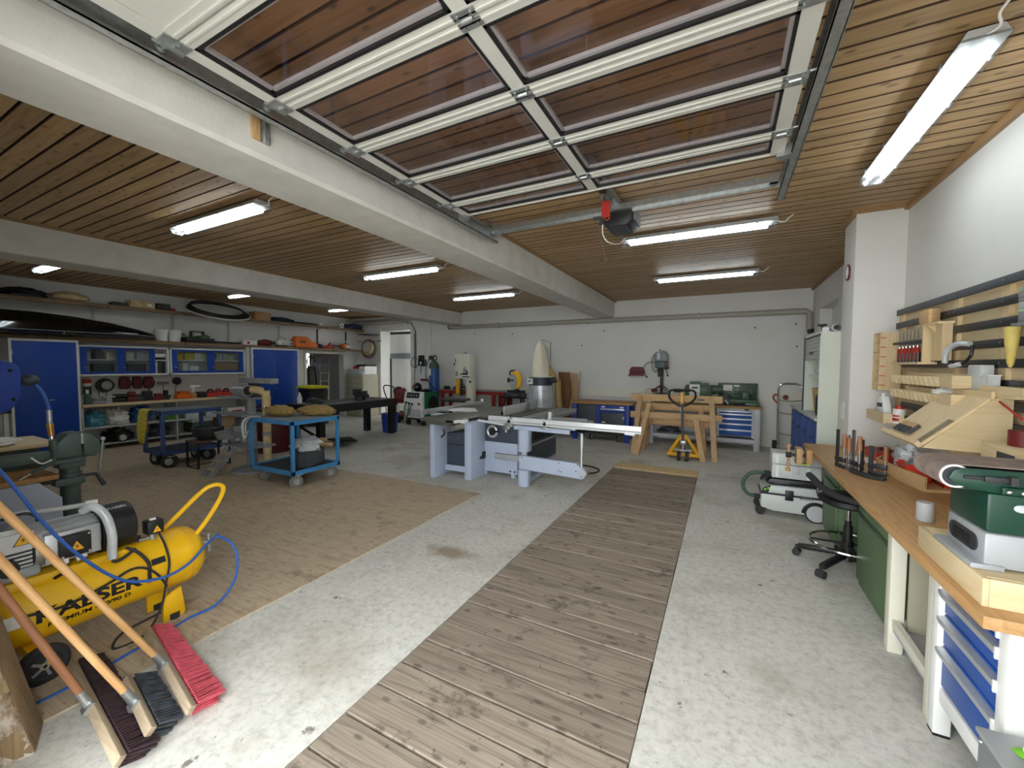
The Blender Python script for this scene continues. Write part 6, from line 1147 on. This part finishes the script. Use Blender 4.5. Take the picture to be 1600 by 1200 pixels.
t = thing('plant_crate', 'black crate with trailing green plants on the lower shelf', 'plants', (-10.74, 4.95, SHL)); part('crate', MB().box(-.15, .18, -.28, .28, 0, .1, .005), 'black', t)
for k in range(22): part('leaf', MB().sph((random.uniform(-.12, .2), -.28+.026*k, .1+random.uniform(0, .07)), (.03, .035, .02), 6), 'leaf_green', t)
t = thing('black_crate', 'open black crate standing above the plants', 'crate', (-10.85, 5.0, SHL+.11)); part('frame', MB().box(-.05, .05, -.13, .13, 0, .02).box(-.05, .05, -.13, -.11, .02, .16).box(-.05, .05, .11, .13, .02, .16).box(-.05, .05, -.11, .11, .14, .16), 'black', t); part('paper_label', MB().box(.051, .056, -.06, .08, .06, .1), 'paper', t)
tag(part('seed_tray', MB().box(-10.9, -10.62, 5.3, 5.85, SHL, SHL+.05, .006), 'black'), 'flat black tray on the lower shelf right of the plants', 'tray')
t = thing('medicine_box', 'white box with red print on the lower shelf', 'box', (-10.74, 6.07, SHL)); part('box', MB().box(-.12, .12, -.17, .17, 0, .11, .004), 'white', t); part('print', MB().cyl((.12, -.05, .05), (.123, -.05, .05), .035), 'red', t)
def chainsaw(y, body, bar, lb, s=1):
    t = thing('chainsaw', lb, 'chainsaw', (-10.74, y, SHL), 0, 'chainsaws on the lower shelf'); part('engine', MB().box(-.1, .12, -.16*s, .14*s, .03, .17, .03), body, t); part('starter_cover', MB().box(.12, .14, -.05, .16, .03, .13, .01), bar, t); part('handle', MB().tube([(.02, -.1, .14), (.02, -.08, .24), (.02, .08, .24), (.02, .15, .15)], .014, 8, 3).tube([(.13, .12, .1), (.14, .26, .12), (.14, .3, .06), (.14, .16, .04)], .018, 8, 3), 'black' if body == 'red' else bar, t); part('guide_bar', MB().box(-.01, .0, -.62*s, -.16*s, .05, .12, .004), 'dark_steel', t); part('foot', MB().box(-.09, .1, -.12, .12, 0, .03), 'black', t)
chainsaw(6.95, 'cream', 'light_grey', 'cream chainsaw beside the orange case'); chainsaw(9.05, 'orange', 'white', 'orange and white chainsaw at the right end of the lower shelf', .8)
tag(part('red_bag', MB().lump((-10.74, 6.5, SHL), (.14, .2, .16), 4, .35), 'dark_red'), 'long dark red bag on the lower shelf', 'bag')
t = thing('chainsaw_case', 'orange chainsaw case on the lower shelf above the blue cabinet', 'case', (-10.62, 7.55, SHL)); part('case', MB().prism([(-.32, 0), (-.34, .2), (-.28, .30), (.05, .29), (.16, .16), (.36, .13), (.38, 0)], -.1, .1, 'yz', .02), 'orange', t); part('grip', MB().box(.1, .11, -.2, -.02, .12, .17), 'dark_grey', t)
tag(part('blue_machine', MB().lump((-10.74, 8.08, SHL), (.12, .14, .13), 2, .3), 'navy_fabric'), 'small dark blue machine right of the orange case', 'machine')
tag(part('hedge_trimmer', MB().box(-10.78, -10.66, 8.2, 8.6, SHL, SHL+.07, .01).cyl((-10.7, 8.4, SHL+.06), (-10.7, 8.48, SHL+.15), .04), 'red'), 'red hedge trimmer lying on the lower shelf', 'trimmer')
# upper shelf load
tag(part('dark_bag', MB().lump((-10.75, 2.35, SHU), (.18, .28, .16), 3, .4), 'black'), 'black bag on the upper shelf above the roof box', 'bag'); tag(part('canvas_bag', MB().lump((-10.75, 2.93, SHU), (.18, .26, .17), 6, .25), 'canvas'), 'beige canvas bag on the upper shelf', 'bag')
t = thing('carton', 'long beige carton with white label on the upper shelf', 'carton', (-10.75, 3.95, SHU)); part('box', MB().box(-.13, .13, -.2, .2, 0, .14, .004), 'canvas', t); part('label', MB().box(.13, .133, .06, .15, .04, .09), 'paper', t); part('tape', MB().box(-.131, .131, -.008, .008, 0, .141), 'cardboard', t)
tag(part('toolbox_black', MB().box(-10.88, -10.62, 4.17, 4.42, SHU, SHU+.13, .01), 'black'), 'black tool box beside the beige carton', 'tool box'); tag(part('red_cup', MB().cyl((-10.7, 4.5, SHU), (-10.7, 4.5, SHU+.06), .035), 'red'), 'tiny red cup on the upper shelf', 'cup'); tag(part('dark_case_low', MB().box(-10.85, -10.65, 3.48, 3.72, SHU, SHU+.07, .01), 'dark_steel'), 'flat dark case left of the beige carton', 'case')
t = thing('cable_coil', 'large coil of black pipe resting on the upper shelf', 'coil', (-10.42, 5.28, 2.85))
for k in range(6): part('loop', MB().tube([(.3*math.cos(a)-.015*k, .66*math.sin(a)*(1-.035*k), -.18*math.cos(a)+.02*k) for a in [2*PI*q/28 for q in range(28)]], .018, 8, 0, True), 'black' if k else 'light_grey', t)
tag(part('wood_crate', MB().box(-10.9, -10.62, 6.2, 6.6, SHU, SHU+.2, .004), 'bench_x'), 'brown wooden crate on the upper shelf', 'crate'); tag(part('tarp', MB().lump((-10.75, 6.95, SHU), (.2, .36, .13), 5, .4), 'navy_fabric'), 'dark blue tarpaulin on the upper shelf', 'tarpaulin')
for k in range(4): tag(part('black_profile', MB().box(-10.9+.07*k, -10.85+.07*k, 7.2+.06*k, 8.2-.07*k, SHU, SHU+.05, .004), 'black'), ['rearmost black profile on the upper shelf', 'second black profile on the upper shelf', 'third black profile on the upper shelf', 'front black profile on the upper shelf'][k], 'profile', 'black profiles on the upper shelf')
tag(part('white_mug', MB().lathe([(.04, 0), (.055, .1), (.05, .1), (.035, .01)], 14, Matrix.Translation((-10.64, 8.12, SHU))), 'white'), 'white mug at the front of the upper shelf', 'mug')
t = thing('tape_roll', 'white roll standing on the upper shelf', 'roll'); part('roll', MB().torus((-10.7, 8.9, SHU+.085), .055, .03, 'x', 20, 8), 'white', t); part('core', MB().cyl((-10.72, 8.9, SHU+.085), (-10.68, 8.9, SHU+.085), .03), 'dark_grey', t)
tag(part('navy_bag', MB().lump((-10.72, 9.35, SHU), (.2, .34, .17), 7, .3), 'navy_fabric'), 'navy bag at the far end of the upper shelf', 'bag')
t = thing('hanging_hose', 'coiled tan hose hanging in the back left corner', 'hose', (-10.25, 9.55, 2.3))
for k in range(4): part('loop', MB().torus((-.1+.08*k, -.05*k+.05, -.05-.03*k), .2+.03*k, .022, 'y', 22, 6, 1.1), ['hose_tan', 'canvas', 'dark_steel', 'basket_brown'][k], t)
part('hook', MB().tube([(-.6, .1, .12), (0, .1, .12), (.5, .1, .12)], .015, 6), 'steel', t)
tag(part('wall_bracket', MB().box(-10.55, -9.98, 9.4, 9.79, 2.62, 2.645), 'dark_steel'), 'dark steel bracket board below the pipes in the corner', 'bracket')
# ------------------------------------------------------------------ store room glimpse, bin, drawer cabinet
t = thing('wheelie_bin', 'black bin with a yellow lid beside the blue cabinet', 'bin', (-9.8, 7.2, 0)); part('body', MB().prism([(-.24, -.27), (.24, -.27), (.24, .27), (-.24, .27)], .05, 1.02, 'xy', .02), 'black', t); part('lid', MB().prism([(-.28, 1.02), (-.28, 1.06), (-.1, 1.1), (.2, 1.09), (.28, 1.05), (.28, 1.02)], -.32, .32, 'yz', .008), 'lid_yellow', t)
for s in (-.2, .2): part('wheel', MB().cyl((-.2, s-.03, .09), (-.2, s+.03, .09), .09), 'rubber', t)
t = thing('drawer_tower', 'beige steel drawer cabinet in the back left corner', 'cabinet', (-10.4, 9.1, 0)); part('carcass', MB().box(-.36, .38, .01, .66, 0, 1.35, .006), 'beige', t)
for k in range(8): d = part('drawer', MB().box(-.34, .36, -.012, .01, .06+.16*k, .2+.16*k, .004), 'beige', t); part('grip', MB().box(-.33, .35, -.03, -.01, .185+.16*k, .2+.16*k, .003), 'light_grey', d)
t = thing('parts_crate', 'grey plastic crate with red tools on the beige drawer cabinet', 'crate', (-10.5, 9.4, 1.351)); part('crate', MB().box(-.24, .2, -.25, .25, 0, .17, .006), 'light_grey', t); part('contents', MB().lump((0, 0, .15), (.2, .2, .13), 3, .5), 'red', t)
t = thing('file_box', 'white file box with black slot on the beige drawer cabinet', 'box', (-10.15, 9.45, 1.351)); part('box', MB().box(-.12, .12, -.25, .25, 0, .25, .004), 'white', t); part('slot', MB().box(-.07, .05, -.256, -.25, .14, .155), 'black', t)
tag(part('black_case_flat', MB().box(-10.45, -10.03, 9.25, 9.68, 1.602, 1.66, .01), 'black'), 'flat black case on top of the white file box', 'case'); tag(part('white_cup', MB().cyl((-10.07, 9.16, 1.351), (-10.07, 9.16, 1.40), .03), 'white'), 'small white cup at the cabinet edge', 'cup')
t = thing('aluminium_ladder', 'aluminium ladder leaning in the store room', 'ladder')
for s in (0, .33): part('rail', MB().beam((-11.9, 9.0+s, 0), (-12.3, 9.35+s, 1.9), .03, .07), 'alu', t)
for k in range(6): part('rung', MB().cyl((-11.94-.06*k, 9.05+.055*k, .25+.28*k), (-11.94-.06*k, 9.36+.055*k, .25+.28*k), .014), 'alu', t)
tag(part('wood_plank', MB().beam((-11.75, 9.75, 0), (-11.95, 10.0, 2.1), .2, .03), 'slab_z'), 'brown plank standing in the store room', 'plank')
t = thing('cable_bundle', 'dark cables hanging in front of the store room window', 'cables')
for k in range(5): part('loop', MB().torus((-12.6, 9.2+.1*k, 1.75-.06*k), .2, .02, 'x', 20, 6, .7), 'black', t)
part('strands', MB().cyl((-12.6, 9.1, 1.6), (-12.55, 9.12, .7), .03).cyl((-12.6, 9.35, 1.6), (-12.55, 9.4, .8), .03), 'black', t)
tag(part('store_crates', MB().box(-12.9, -12.4, 8.2, 8.9, 0, .8, .01).box(-12.8, -12.4, 8.3, 8.8, .8, 1.2, .01), 'basket_brown'), 'brown crates stacked in the store room', 'crates')

# ------------------------------------------------------------------ compressor at the left front
t = thing('air_compressor', 'yellow wheeled air compressor with black lettering at the left', 'compressor')
CX, CZ, CR = -3.31, .335, .19
cy = Matrix.Translation((CX, 0, CZ)) @ Euler((-PI/2, 0, 0)).to_matrix().to_4x4()
part('tank', MB().lathe([(.0, .50), (.08, .505), (.14, .53), (.178, .57), (CR, .62), (CR, 1.38), (.178, 1.43), (.14, 1.47), (.08, 1.495), (0, 1.5)], 40, cy, caps=False), 'yellow', t)
part('weld_seam', MB().lathe([(CR+.0015, 1.372), (CR+.0015, 1.388)], 40, cy, caps=False), 'jack_yellow', t)
def wrapper(dz):
    def w(me):
        bm = bmesh.new(); bm.from_mesh(me)
        for q in [-.09+.008*k for k in range(24)]:
            bmesh.ops.bisect_plane(bm, geom=bm.verts[:]+bm.edges[:]+bm.faces[:], plane_co=(0, q, 0), plane_no=(0, 1, 0))
        for v in bm.verts:
            a = (v.co.y+dz)/CR; r = CR+.0012+v.co.z
            v.co = Vector((r*math.cos(a), v.co.x, r*math.sin(a)))
        bm.to_mesh(me); bm.free()
    return w
text('brand_lettering', 'KAESER', .094, 'black', t, Matrix.Translation((CX, .885, CZ)), .0005, .0032, 1.36, wrapper(-.005))
text('model_lettering', 'PREMIUM 450/90 D', .036, 'black', t, Matrix.Translation((CX, .885, CZ)), .0005, .001, 1.15, wrapper(-.068))
part('type_plate', MB().prism([(math.cos(a)*(CR+.001)+CX, math.sin(a)*(CR+.001)+CZ) for a in (-.1, .1, .25)]+[(math.cos(a)*(CR+.003)+CX, math.sin(a)*(CR+.003)+CZ) for a in (.25, .1, -.1)], .56, .63, 'xz'), 'paper', t)
part('logo_plate', MB().prism([(math.cos(a)*(CR+.001)+CX, math.sin(a)*(CR+.001)+CZ) for a in (.3, .4, .5)]+[(math.cos(a)*(CR+.003)+CX, math.sin(a)*(CR+.003)+CZ) for a in (.5, .4, .3)], 1.16, 1.23, 'xz'), 'black', t)
for s in (-.09, .13): part('foot', MB().prism([(1.2, .0), (1.2, .16), (1.3, .2), (1.32, .03), (1.3, 0)], CX+s-.012+.06, CX+s+.012+.06, 'yz', .004), 'yellow', t); part('rubber_foot', MB().cyl((CX+s+.06, 1.26, 0), (CX+s+.06, 1.26, .045), .03), 'rubber', t)
for s in (-.24, .24): w = part('wheel', MB().torus((CX+s, .68, .1), .075, .026, 'x', 28, 10).cyl((CX+s-.02, .68, .1), (CX+s+.02, .68, .1), .06), 'rubber', t); part('wheel_hub', MB().cyl((CX+s-.026, .68, .1), (CX+s+.026, .68, .1), .018), 'yellow', w)
for k in range(5):
    a = 2*PI*k/5; part('wheel_spoke', MB().beam((CX+.263, .68, .1), (CX+.263, .68+.055*math.cos(a), .1+.055*math.sin(a)), .008, .012), 'mid_grey', t)
part('axle_bracket', MB().box(CX-.22, CX+.22, .64, .72, .11, .17), 'yellow', t)
part('handle', MB().tube([(CX-.05, 1.28, .5), (CX-.05, 1.38, .58), (CX-.05, 1.55, .72), (CX-.02, 1.62, .755), (CX+.03, 1.65, .74), (CX+.06, 1.62, .68), (CX+.08, 1.52, .55), (CX+.09, 1.43, .46)], .0155, 10, 5), 'yellow', t)
part('saddle', MB().box(CX-.13, CX+.13, .5, 1.1, .48, .53, .008), 'yellow', t)
# motor
mz = .655
fan = part('fan_cover', MB().lathe([(.0, 1.125), (.11, 1.125), (.132, 1.115), (.136, 1.1), (.136, .96), (.12, .955)], 32, Matrix.Translation((CX, 0, mz)) @ Euler((-PI/2, 0, 0)).to_matrix().to_4x4(), caps=False), 'black', t)
text('motor_lettering', 'KAESER', .026, 'light_grey', fan, frame_M((CX+.06, 1.045, mz+.1245), (0, 1, 0), (-.87, 0, .5)), .0005)
for a in (-.2, .3): part('screw', MB().sph((CX+.137*math.cos(a), .99, mz+.137*math.sin(a)), .007, 6), 'chrome', fan)
part('motor_body', MB().cyl((CX, .72, mz), (CX, .96, mz), .105, n=24), 'alu', t)
for k in range(20):
    a = 2*PI*k/20
    part('cooling_fin', MB().ob((CX+.11*math.cos(a), .84, mz+.11*math.sin(a)), (.022, .22, .005), (0, -a, 0)), 'alu', t)
part('motor_side', MB().box(CX+.08, CX+.13, .73, .95, .57, .73, .004), 'alu', t)
tb = part('terminal_box', MB().box(CX+.128, CX+.165, .775, .90, .59, .71, .006), 'black', t)
def warn(par, c, s, nx):
    x, y, z = c
    part('warning_sign', MB().prism([(y-s, z-s*.8), (y+s, z-s*.8), (y, z+s)], x, x+.0015, 'yz'), 'black', par); part('warning_face', MB().prism([(y-s*.84, z-s*.7), (y+s*.84, z-s*.7), (y, z+s*.82)], x+.0015, x+.0025, 'yz'), 'warn_yellow', par)
    part('warning_bolt', MB().prism([(y+.1*s, z+.4*s), (y-.2*s, z-.1*s), (y+.05*s, z-.05*s), (y-.1*s, z-.55*s), (y+.25*s, z+.05*s), (y, z)], x+.0025, x+.0032, 'yz'), 'black', par)
warn(tb, (CX+.165, .84, .645), .034, 1)
for y in (.785, .89):
    for z in (.6, .7): part('box_screw', MB().cyl((CX+.165, y, z), (CX+.168, y, z), .006, n=6), 'chrome', tb)
part('cable_gland', MB().cyl((CX+.15, .80, .56), (CX+.15, .80, .59), .012).cyl((CX+.15, .84, .565), (CX+.15, .88, .58), .014), 'white', t); part('motor_cable', MB().tube([(CX+.15, .80, .56), (CX+.16, .79, .52), (CX+.13, .76, .49)], .009, 6, 3), 'black', t)
# pump
for y in (.63, .49):
    pb = MB()
    for k in range(8): pb.box(CX-.07, CX+.1, y-.062+.0005*k, y+.062, .585+.022*k, .597+.022*k)
    part('cylinder_fins', pb, 'alu', t, label='stacked cooling fins')
    part('cylinder_head', MB().box(CX-.06, CX+.1, y-.055, y+.055, .76, .80, .008), 'zinc', t)
part('crankcase', MB().box(CX-.1, CX+.12, .42, .72, .53, .59, .02), 'sander_grey', t); part('end_bell', MB().cyl((CX, .70, mz), (CX, .73, mz), .12, n=22), 'alu', t); part('black_inlet', MB().cyl((CX+.1, .60, .61), (CX+.15, .60, .61), .04).cyl((CX+.1, .46, .66), (CX+.15, .46, .66), .045), 'black', t)
plate = part('head_plate', MB().box(CX+.1, CX+.105, .58, .70, .68, .77), 'alu', t); warn(plate, (CX+.105, .66, .735), .035, 1)
part('head_pipe', MB().tube([(CX, .5, .83), (CX+.02, .56, .85), (CX, .66, .85), (CX-.02, .78, .83), (CX, .95, .82)], .014, 8, 4), 'alu', t); part('copper_pipe', MB().tube([(CX+.06, .6, .85), (CX+.06, .68, .86), (CX+.06, .72, .83), (CX+.03, .73, .8)], .008, 6, 4), 'dark_steel', t); part('pipe_cap', MB().cyl((CX-.01, .93, .82), (CX+.0, .98, .82), .02), 'white', t)
part('air_hose', MB().tube([(CX+.05, .90, .80), (CX+.1, .93, .825), (CX+.15, .965, .77), (CX+.165, .985, .66), (CX+.16, .985, .56), (CX+.16, .985, .51)], .0225, 12, 5), 'bag_clear', t); part('outlet_pipe', MB().tube([(CX+.16, .985, .5), (CX+.16, 1.0, .485), (CX+.15, 1.04, .49), (CX+.13, 1.1, .515)], .009, 8, 4), 'dark_steel', t)
# pressure switch, gauge and valves on the tank
ps = part('pressure_switch', MB().box(CX+.02, CX+.1, 1.175, 1.26, .56, .645, .006), 'black', t); part('switch_button', MB().box(CX+.05, CX+.07, 1.2, 1.23, .645, .655), 'white', ps); warn(ps, (CX+.1, 1.222, .59), .026, 1)
part('manifold', MB().cyl((CX+.06, 1.21, .52), (CX+.06, 1.21, .56), .02).cyl((CX+.06, 1.14, .535), (CX+.06, 1.23, .535), .012), 'zinc', t); part('gauge', MB().cyl((CX+.04, 1.13, .535), (CX+.04, 1.13, .56), .028), 'black', t)
part('earth_cable', MB().tube([(CX+.08, 1.235, .56), (CX+.15, 1.24, .49), (CX+.2, 1.24, .38), (CX+.2, 1.22, .26), (CX+.22, 1.18, .12), (CX+.26, 1.08, .02), (CX+.24, .95, .012), (CX+.14, 1.02, .03), (CX+.17, 1.2, .07)], .007, 6, 5), 'rubber', t)
part('loose_lead', MB().tube([(CX+.2, .62, .37), (CX+.205, .78, .35), (CX+.2, .95, .385), (CX+.195, 1.05, .42), (CX+.2, 1.12, .4), (CX+.205, 1.18, .33), (CX+.21, 1.22, .24)], .007, 6, 5), 'rubber', t)
part('drain_pipe', MB().tube([(CX+.12, 1.06, .535), (CX+.16, 1.1, .5), (CX+.19, 1.14, .42), (CX+.195, 1.14, .35), (CX+.2, 1.14, .31)], .009, 6, 4), 'rubber', t); part('drain_nut', MB().cyl((CX+.2, 1.14, .3), (CX+.2, 1.14, .325), .013, n=6), 'brass', t)
part('outlet_valve', MB().cyl((CX+.02, 1.5, .37), (CX+.04, 1.56, .37), .014).cyl((CX+.04, 1.54, .3), (CX+.04, 1.54, .43), .013).box(CX+.035, CX+.045, 1.53, 1.6, .38, .39), 'zinc', t)
# blue hose
tag(part('air_hose_blue', MB().tube([(-3.3, .52, 1.25), (-3.12, .58, 1.13), (-3.06, .64, .98), (-3.05, .69, .86), (-3.05, .79, .67), (-3.04, .92, .48), (-3.03, 1.03, .38), (-3.02, 1.18, .34), (-3.06, 1.32, .35), (-3.14, 1.46, .40), (-3.22, 1.58, .42)], .0085, 8, 6), 'hose_blue'), 'blue air hose sagging in front of the compressor motor', 'hose')
tag(part('air_hose_floor', MB().tube([(-3.22, 1.58, .40), (-3.14, 1.62, .36), (-3.08, 1.63, .25), (-3.02, 1.57, .12), (-3.0, 1.45, .03), (-3.02, 1.3, .012), (-2.98, 1.15, .012), (-2.95, 1.0, .012), (-2.92, .85, .012), (-2.9, .7, .012), (-2.9, .55, .012)], .0085, 8, 6), 'hose_blue'), 'blue air hose running over the floor behind the brooms', 'hose')
# ------------------------------------------------------------------ brooms leaning at the front wall
def broom(a, b, ta, tb_, top, bm_, hm, lb, nt_, wood_m='sander_box', tuft=.012):
    """a-b: back of the block, ta-tb_: where the bristle tips meet the floor, top: end of the handle"""
    t = thing('push_broom', lb, 'broom', (0, 0, 0), 0, 'brooms leaning at the front wall')
    a, b, ta, tb_, top = map(Vector, (a, b, ta, tb_, top)); u = (b-a).normalized(); mid = (a+b)/2; ax = ((ta+tb_)/2-mid).normalized(); n_ = u.cross(ax).normalized()
    m = MB(); L = (b-a).length
    M = Matrix(((u.x, ax.x, n_.x, mid.x), (u.y, ax.y, n_.y, mid.y), (u.z, ax.z, n_.z, mid.z), (0, 0, 0, 1)))
    m.box(-L/2, L/2, -.016, .016, -.02, .02, .005, M); part('block', m, 'block_wood', t)
    br = MB(); rows = 4 if nt_ < 40 else 5; ln = ((ta+tb_)/2-mid).length
    for i in range(nt_):
        f = (i+.5)/nt_
        for j in range(rows):
            q = (j-(rows-1)/2)*.05/(rows-1)
            p0 = a.lerp(b, f)+n_*q+ax*.02; p1 = ta.lerp(tb_, f)+n_*q*1.7+u*random.uniform(-.012, .012)+ax*random.uniform(-.012, .0)
            if p1.z < .003: p1.z = .003
            br.cyl(p0, p1, tuft*.42, tuft*.8, n=6)
    o = part('bristles', br, bm_, t); o['kind'] = 'stuff'
    d = (top-mid).normalized(); s = mid-ax*.01
    part('ferrule', MB().cyl(s, s+d*.09, .02, .017).ob(s-ax*.01, (.05, .02, .05), M.to_euler()), 'zinc', t)
    h = MB().cyl(Vector((0, 0, 0)), Vector((0, 0, (top-s).length-.05)), .0155, n=12); o = part('handle', h, hm, t); o.location = s+d*.05; o.rotation_euler = d.to_track_quat('Z', 'Y').to_euler()
wood('block_wood', '#b7a58a', '#94826a', 0, .7, 1, .1, .1, .1)
broom((-3.0, 1.075, .075), (-2.11, .905, .075), (-3.0, 1.175, 0), (-2.16, 1.045, 0), (-2.57, .29, 1.44), 'bristle_red', 'handle_z', 'broom with coral red bristles and light handle', 46)
broom((-2.6, .845, .08), (-2.13, .765, .08), (-2.62, .94, 0), (-2.16, .865, 0), (-2.55, .29, 1.27), 'bristle_grey', 'handle_z', 'short broom with paint spattered grey bristles', 26)
broom((-2.98, .755, .085), (-2.07, .645, .085), (-3.02, .87, 0), (-2.12, .765, 0), (-2.66, .29, 1.25), 'bristle_dark', 'handle_dark', 'wide broom with dark brown bristles and reddish handle', 52)
# bark slab
from mathutils import noise as MN
m, nt, b_ = newmat('bark'); v = coords(nt, (6, 6, 2.2)); f = noise(nt, v, 2.0, 8, .7)
nt.links.new(ramp(nt, f, [(.34, lin('#4d3b2b')), (.47, lin('#a08a72')), (.6, lin('#d8cdbd'))]), b_.inputs['Base Color']); b_.inputs['Roughness'].default_value = .9; bump(nt, b_, f, .9, .03)
t = thing('bark_slab', 'thick timber slab with rough bark edge leaning at the lower left', 'slab', (-2.545, .53, 0), math.radians(-20))
sl = MB(); pr = None
for k in range(33):
    z = 1.0*k/32; y0 = -.19*z
    row = []
    for j in range(9):
        q = j/8; row.append(sl.bm.verts.new((.015*math.sin(z*7)+.05*MN.noise(Vector((z*8, q*3, 1)))+.02*MN.noise(Vector((z*25, q*9, 4))), y0-.002-.21*q, z)))
    if pr:
        for j in range(8): sl.bm.faces.new((pr[j], pr[j+1], row[j+1], row[j]))
    pr = row
part('bark', sl, 'bark', t)
wood('slab_face', '#a58c6a', '#7c6243', 2, .8, 1, .2, .1, .3)
part('plank_face', MB().prism([(0, 0), (-.2, 0), (-.37, 1.0), (-.19, 1.0)], -.2, .0, 'yz', .008), 'slab_face', t)
# ------------------------------------------------------------------ vise, reel and bench behind the compressor
V = 'vise_green'
t = thing('leg_vise', 'large grey green bench vise on a steel pillar at the left', 'vise', (-4.42, 1.16, 0))
part('pillar', MB().cyl((0, 0, 0), (0, 0, .93), .055, n=20).box(-.07, .07, -.07, .07, .86, .93, .008), V, t); part('pillar_collar', MB().cyl((0, 0, .72), (0, 0, .82), .068, n=20).box(-.02, .1, -.1, .06, .74, .79, .006), V, t); part('height_handle', MB().cyl((.06, .02, .79), (.06, .13, .79), .012).cyl((.06, .13, .79), (.07, .17, .69), .011, .016), 'dark_steel', t)
part('slide', MB().box(-.06, .06, -.42, .1, .93, 1.0, .008), V, t); part('base_plate', MB().box(-.07, .08, -.12, .07, .9, .935, .006), V, t)
part('fixed_jaw', MB().prism([(-.1, .95), (-.08, 1.06), (-.02, 1.125), (.05, 1.13), (.05, .95)], -.085, .085, 'yz', .01), V, t); part('front_jaw', MB().prism([(.06, .94), (.06, 1.125), (.1, 1.115), (.15, 1.05), (.16, .97), (.13, .93)], -.08, .08, 'yz', .012), V, t)
part('jaw_insert', MB().box(.02, .09, .045, .058, 1.04, 1.12), 'zinc', t); part('spindle', MB().cyl((0, .14, .985), (0, .2, .985), .022), V, t); part('tommy_bar', MB().cyl((.03, .185, 1.05), (.0, .165, .80), .009).sph((.03, .185, 1.05), .018, 8), 'zinc', t)
t = thing('air_gun', 'blow gun with silver trigger hanging from the hose end', 'air gun', (-4.35, 1.05, 0)); part('body', MB().tube([(0, .01, 1.09), (0, .02, 1.03), (0, .02, .96), (0, -.01, .92), (0, -.06, .89), (0, -.1, .865)], .022, 10, 4, taper=(1, .6)), V, t); part('nozzle', MB().cyl((0, -.1, .865), (0, -.16, .83), .007), 'chrome', t); part('trigger', MB().tube([(.02, .0, .95), (.02, -.05, .93), (.02, -.09, .97), (.02, -.1, .985)], .006, 6, 3), 'white', t)
t = thing('hose_reel', 'blue hose reel with grey rubber stopper at the left edge', 'hose reel', (-4.45, .62, 1.5)); part('drum', MB().prism([(-.28, -.19), (.24, -.19), (.29, -.13), (.31, -.05), (.31, .12), (.27, .16), (.1, .21), (-.28, .21)], -.1, .1, 'yz', .02), 'deep_blue', t); part('flange', MB().torus((.101, 0, 0), .17, .012, 'x', 32, 8), 'hose_blue', t); part('bolt', MB().sph((.1, .26, .1), .012, 8).sph((.1, .27, -.1), .012, 8), 'black', t); part('wall_arm', MB().box(-.06, .06, -.349, -.26, -.06, .06), 'dark_steel', t)
part('stopper', MB().sph((.05, .355, .03), (.05, .05, .042), 16), 'dark_grey', t); part('hose_end', MB().tube([(.06, .38, .0), (.07, .41, -.06), (.08, .43, -.14), (.085, .435, -.2)], .011, 8, 4), 'hose_blue', t); part('spring', MB().cyl((.085, .435, -.19), (.09, .435, -.29), .015), 'zinc', t); part('coupling', MB().cyl((.09, .435, -.29), (.095, .44, -.38), .02, .016), 'brass', t); part('nipple', MB().cyl((.095, .44, -.38), (.098, .44, -.405), .013), 'chrome', t)
t = thing('side_bench', 'wooden topped bench with grey blue panel behind the compressor', 'bench')
part('top', MB().box(-5.1, -4.32, .29, 1.08, .80, .835, .004), 'bench_x', t); part('panel', MB().prism([(.3, .0), (.3, .795), (.98, .795), (1.09, .66), (1.09, 0)], -4.34, -4.32, 'yz'), 'saw_blue_grey', t); part('panel', MB().box(-5.05, -5.03, .3, 1.05, 0, .795), 'saw_blue_grey', t); part('end_panel', MB().box(-5.03, -4.34, .3, .32, 0, .795), 'saw_blue_grey', t); part('bracket', MB().box(-4.5, -4.36, 1.0, 1.09, .765, .8), 'dark_steel', t)
tag(part('wicker_basket', MB().lathe([(.17, 0), (.21, .1), (.22, .16), (.2, .16), (.15, .02)], 20, Matrix.Translation((-4.62, .62, .836))), 'basket_brown'), 'brown wicker basket on the side bench', 'basket')
t = thing('work_cloth', 'striped white cloth lying behind the vise', 'cloth', (-4.95, .9, .836)); part('board', MB().box(-.35, .25, -.4, .28, .16, .19, .004), 'ply_y', t); part('cloth', MB().lump((.1, -.1, .19), (.16, .2, .07), 5, .4), 'paper', t); part('stand', MB().box(-.3, .2, -.35, .2, 0, .16), 'vise_green', t)
t = thing('level_bars', 'aluminium bars with a black clamp leaning at the left edge', 'bars', (-8.6, 1.6, 0))
for k in range(3): part('bar', MB().box(-.04+.06*k, .0+.06*k, .02*k, .04+.02*k, 0, 1.08-.05*k), 'alu', t)
part('clamp', MB().box(-.08, .16, -.02, .1, .98, 1.05).box(-.06, .14, -.02, .0, 1.05, 1.14).box(-.06, .14, .06, .08, 1.05, 1.14), 'black', t)
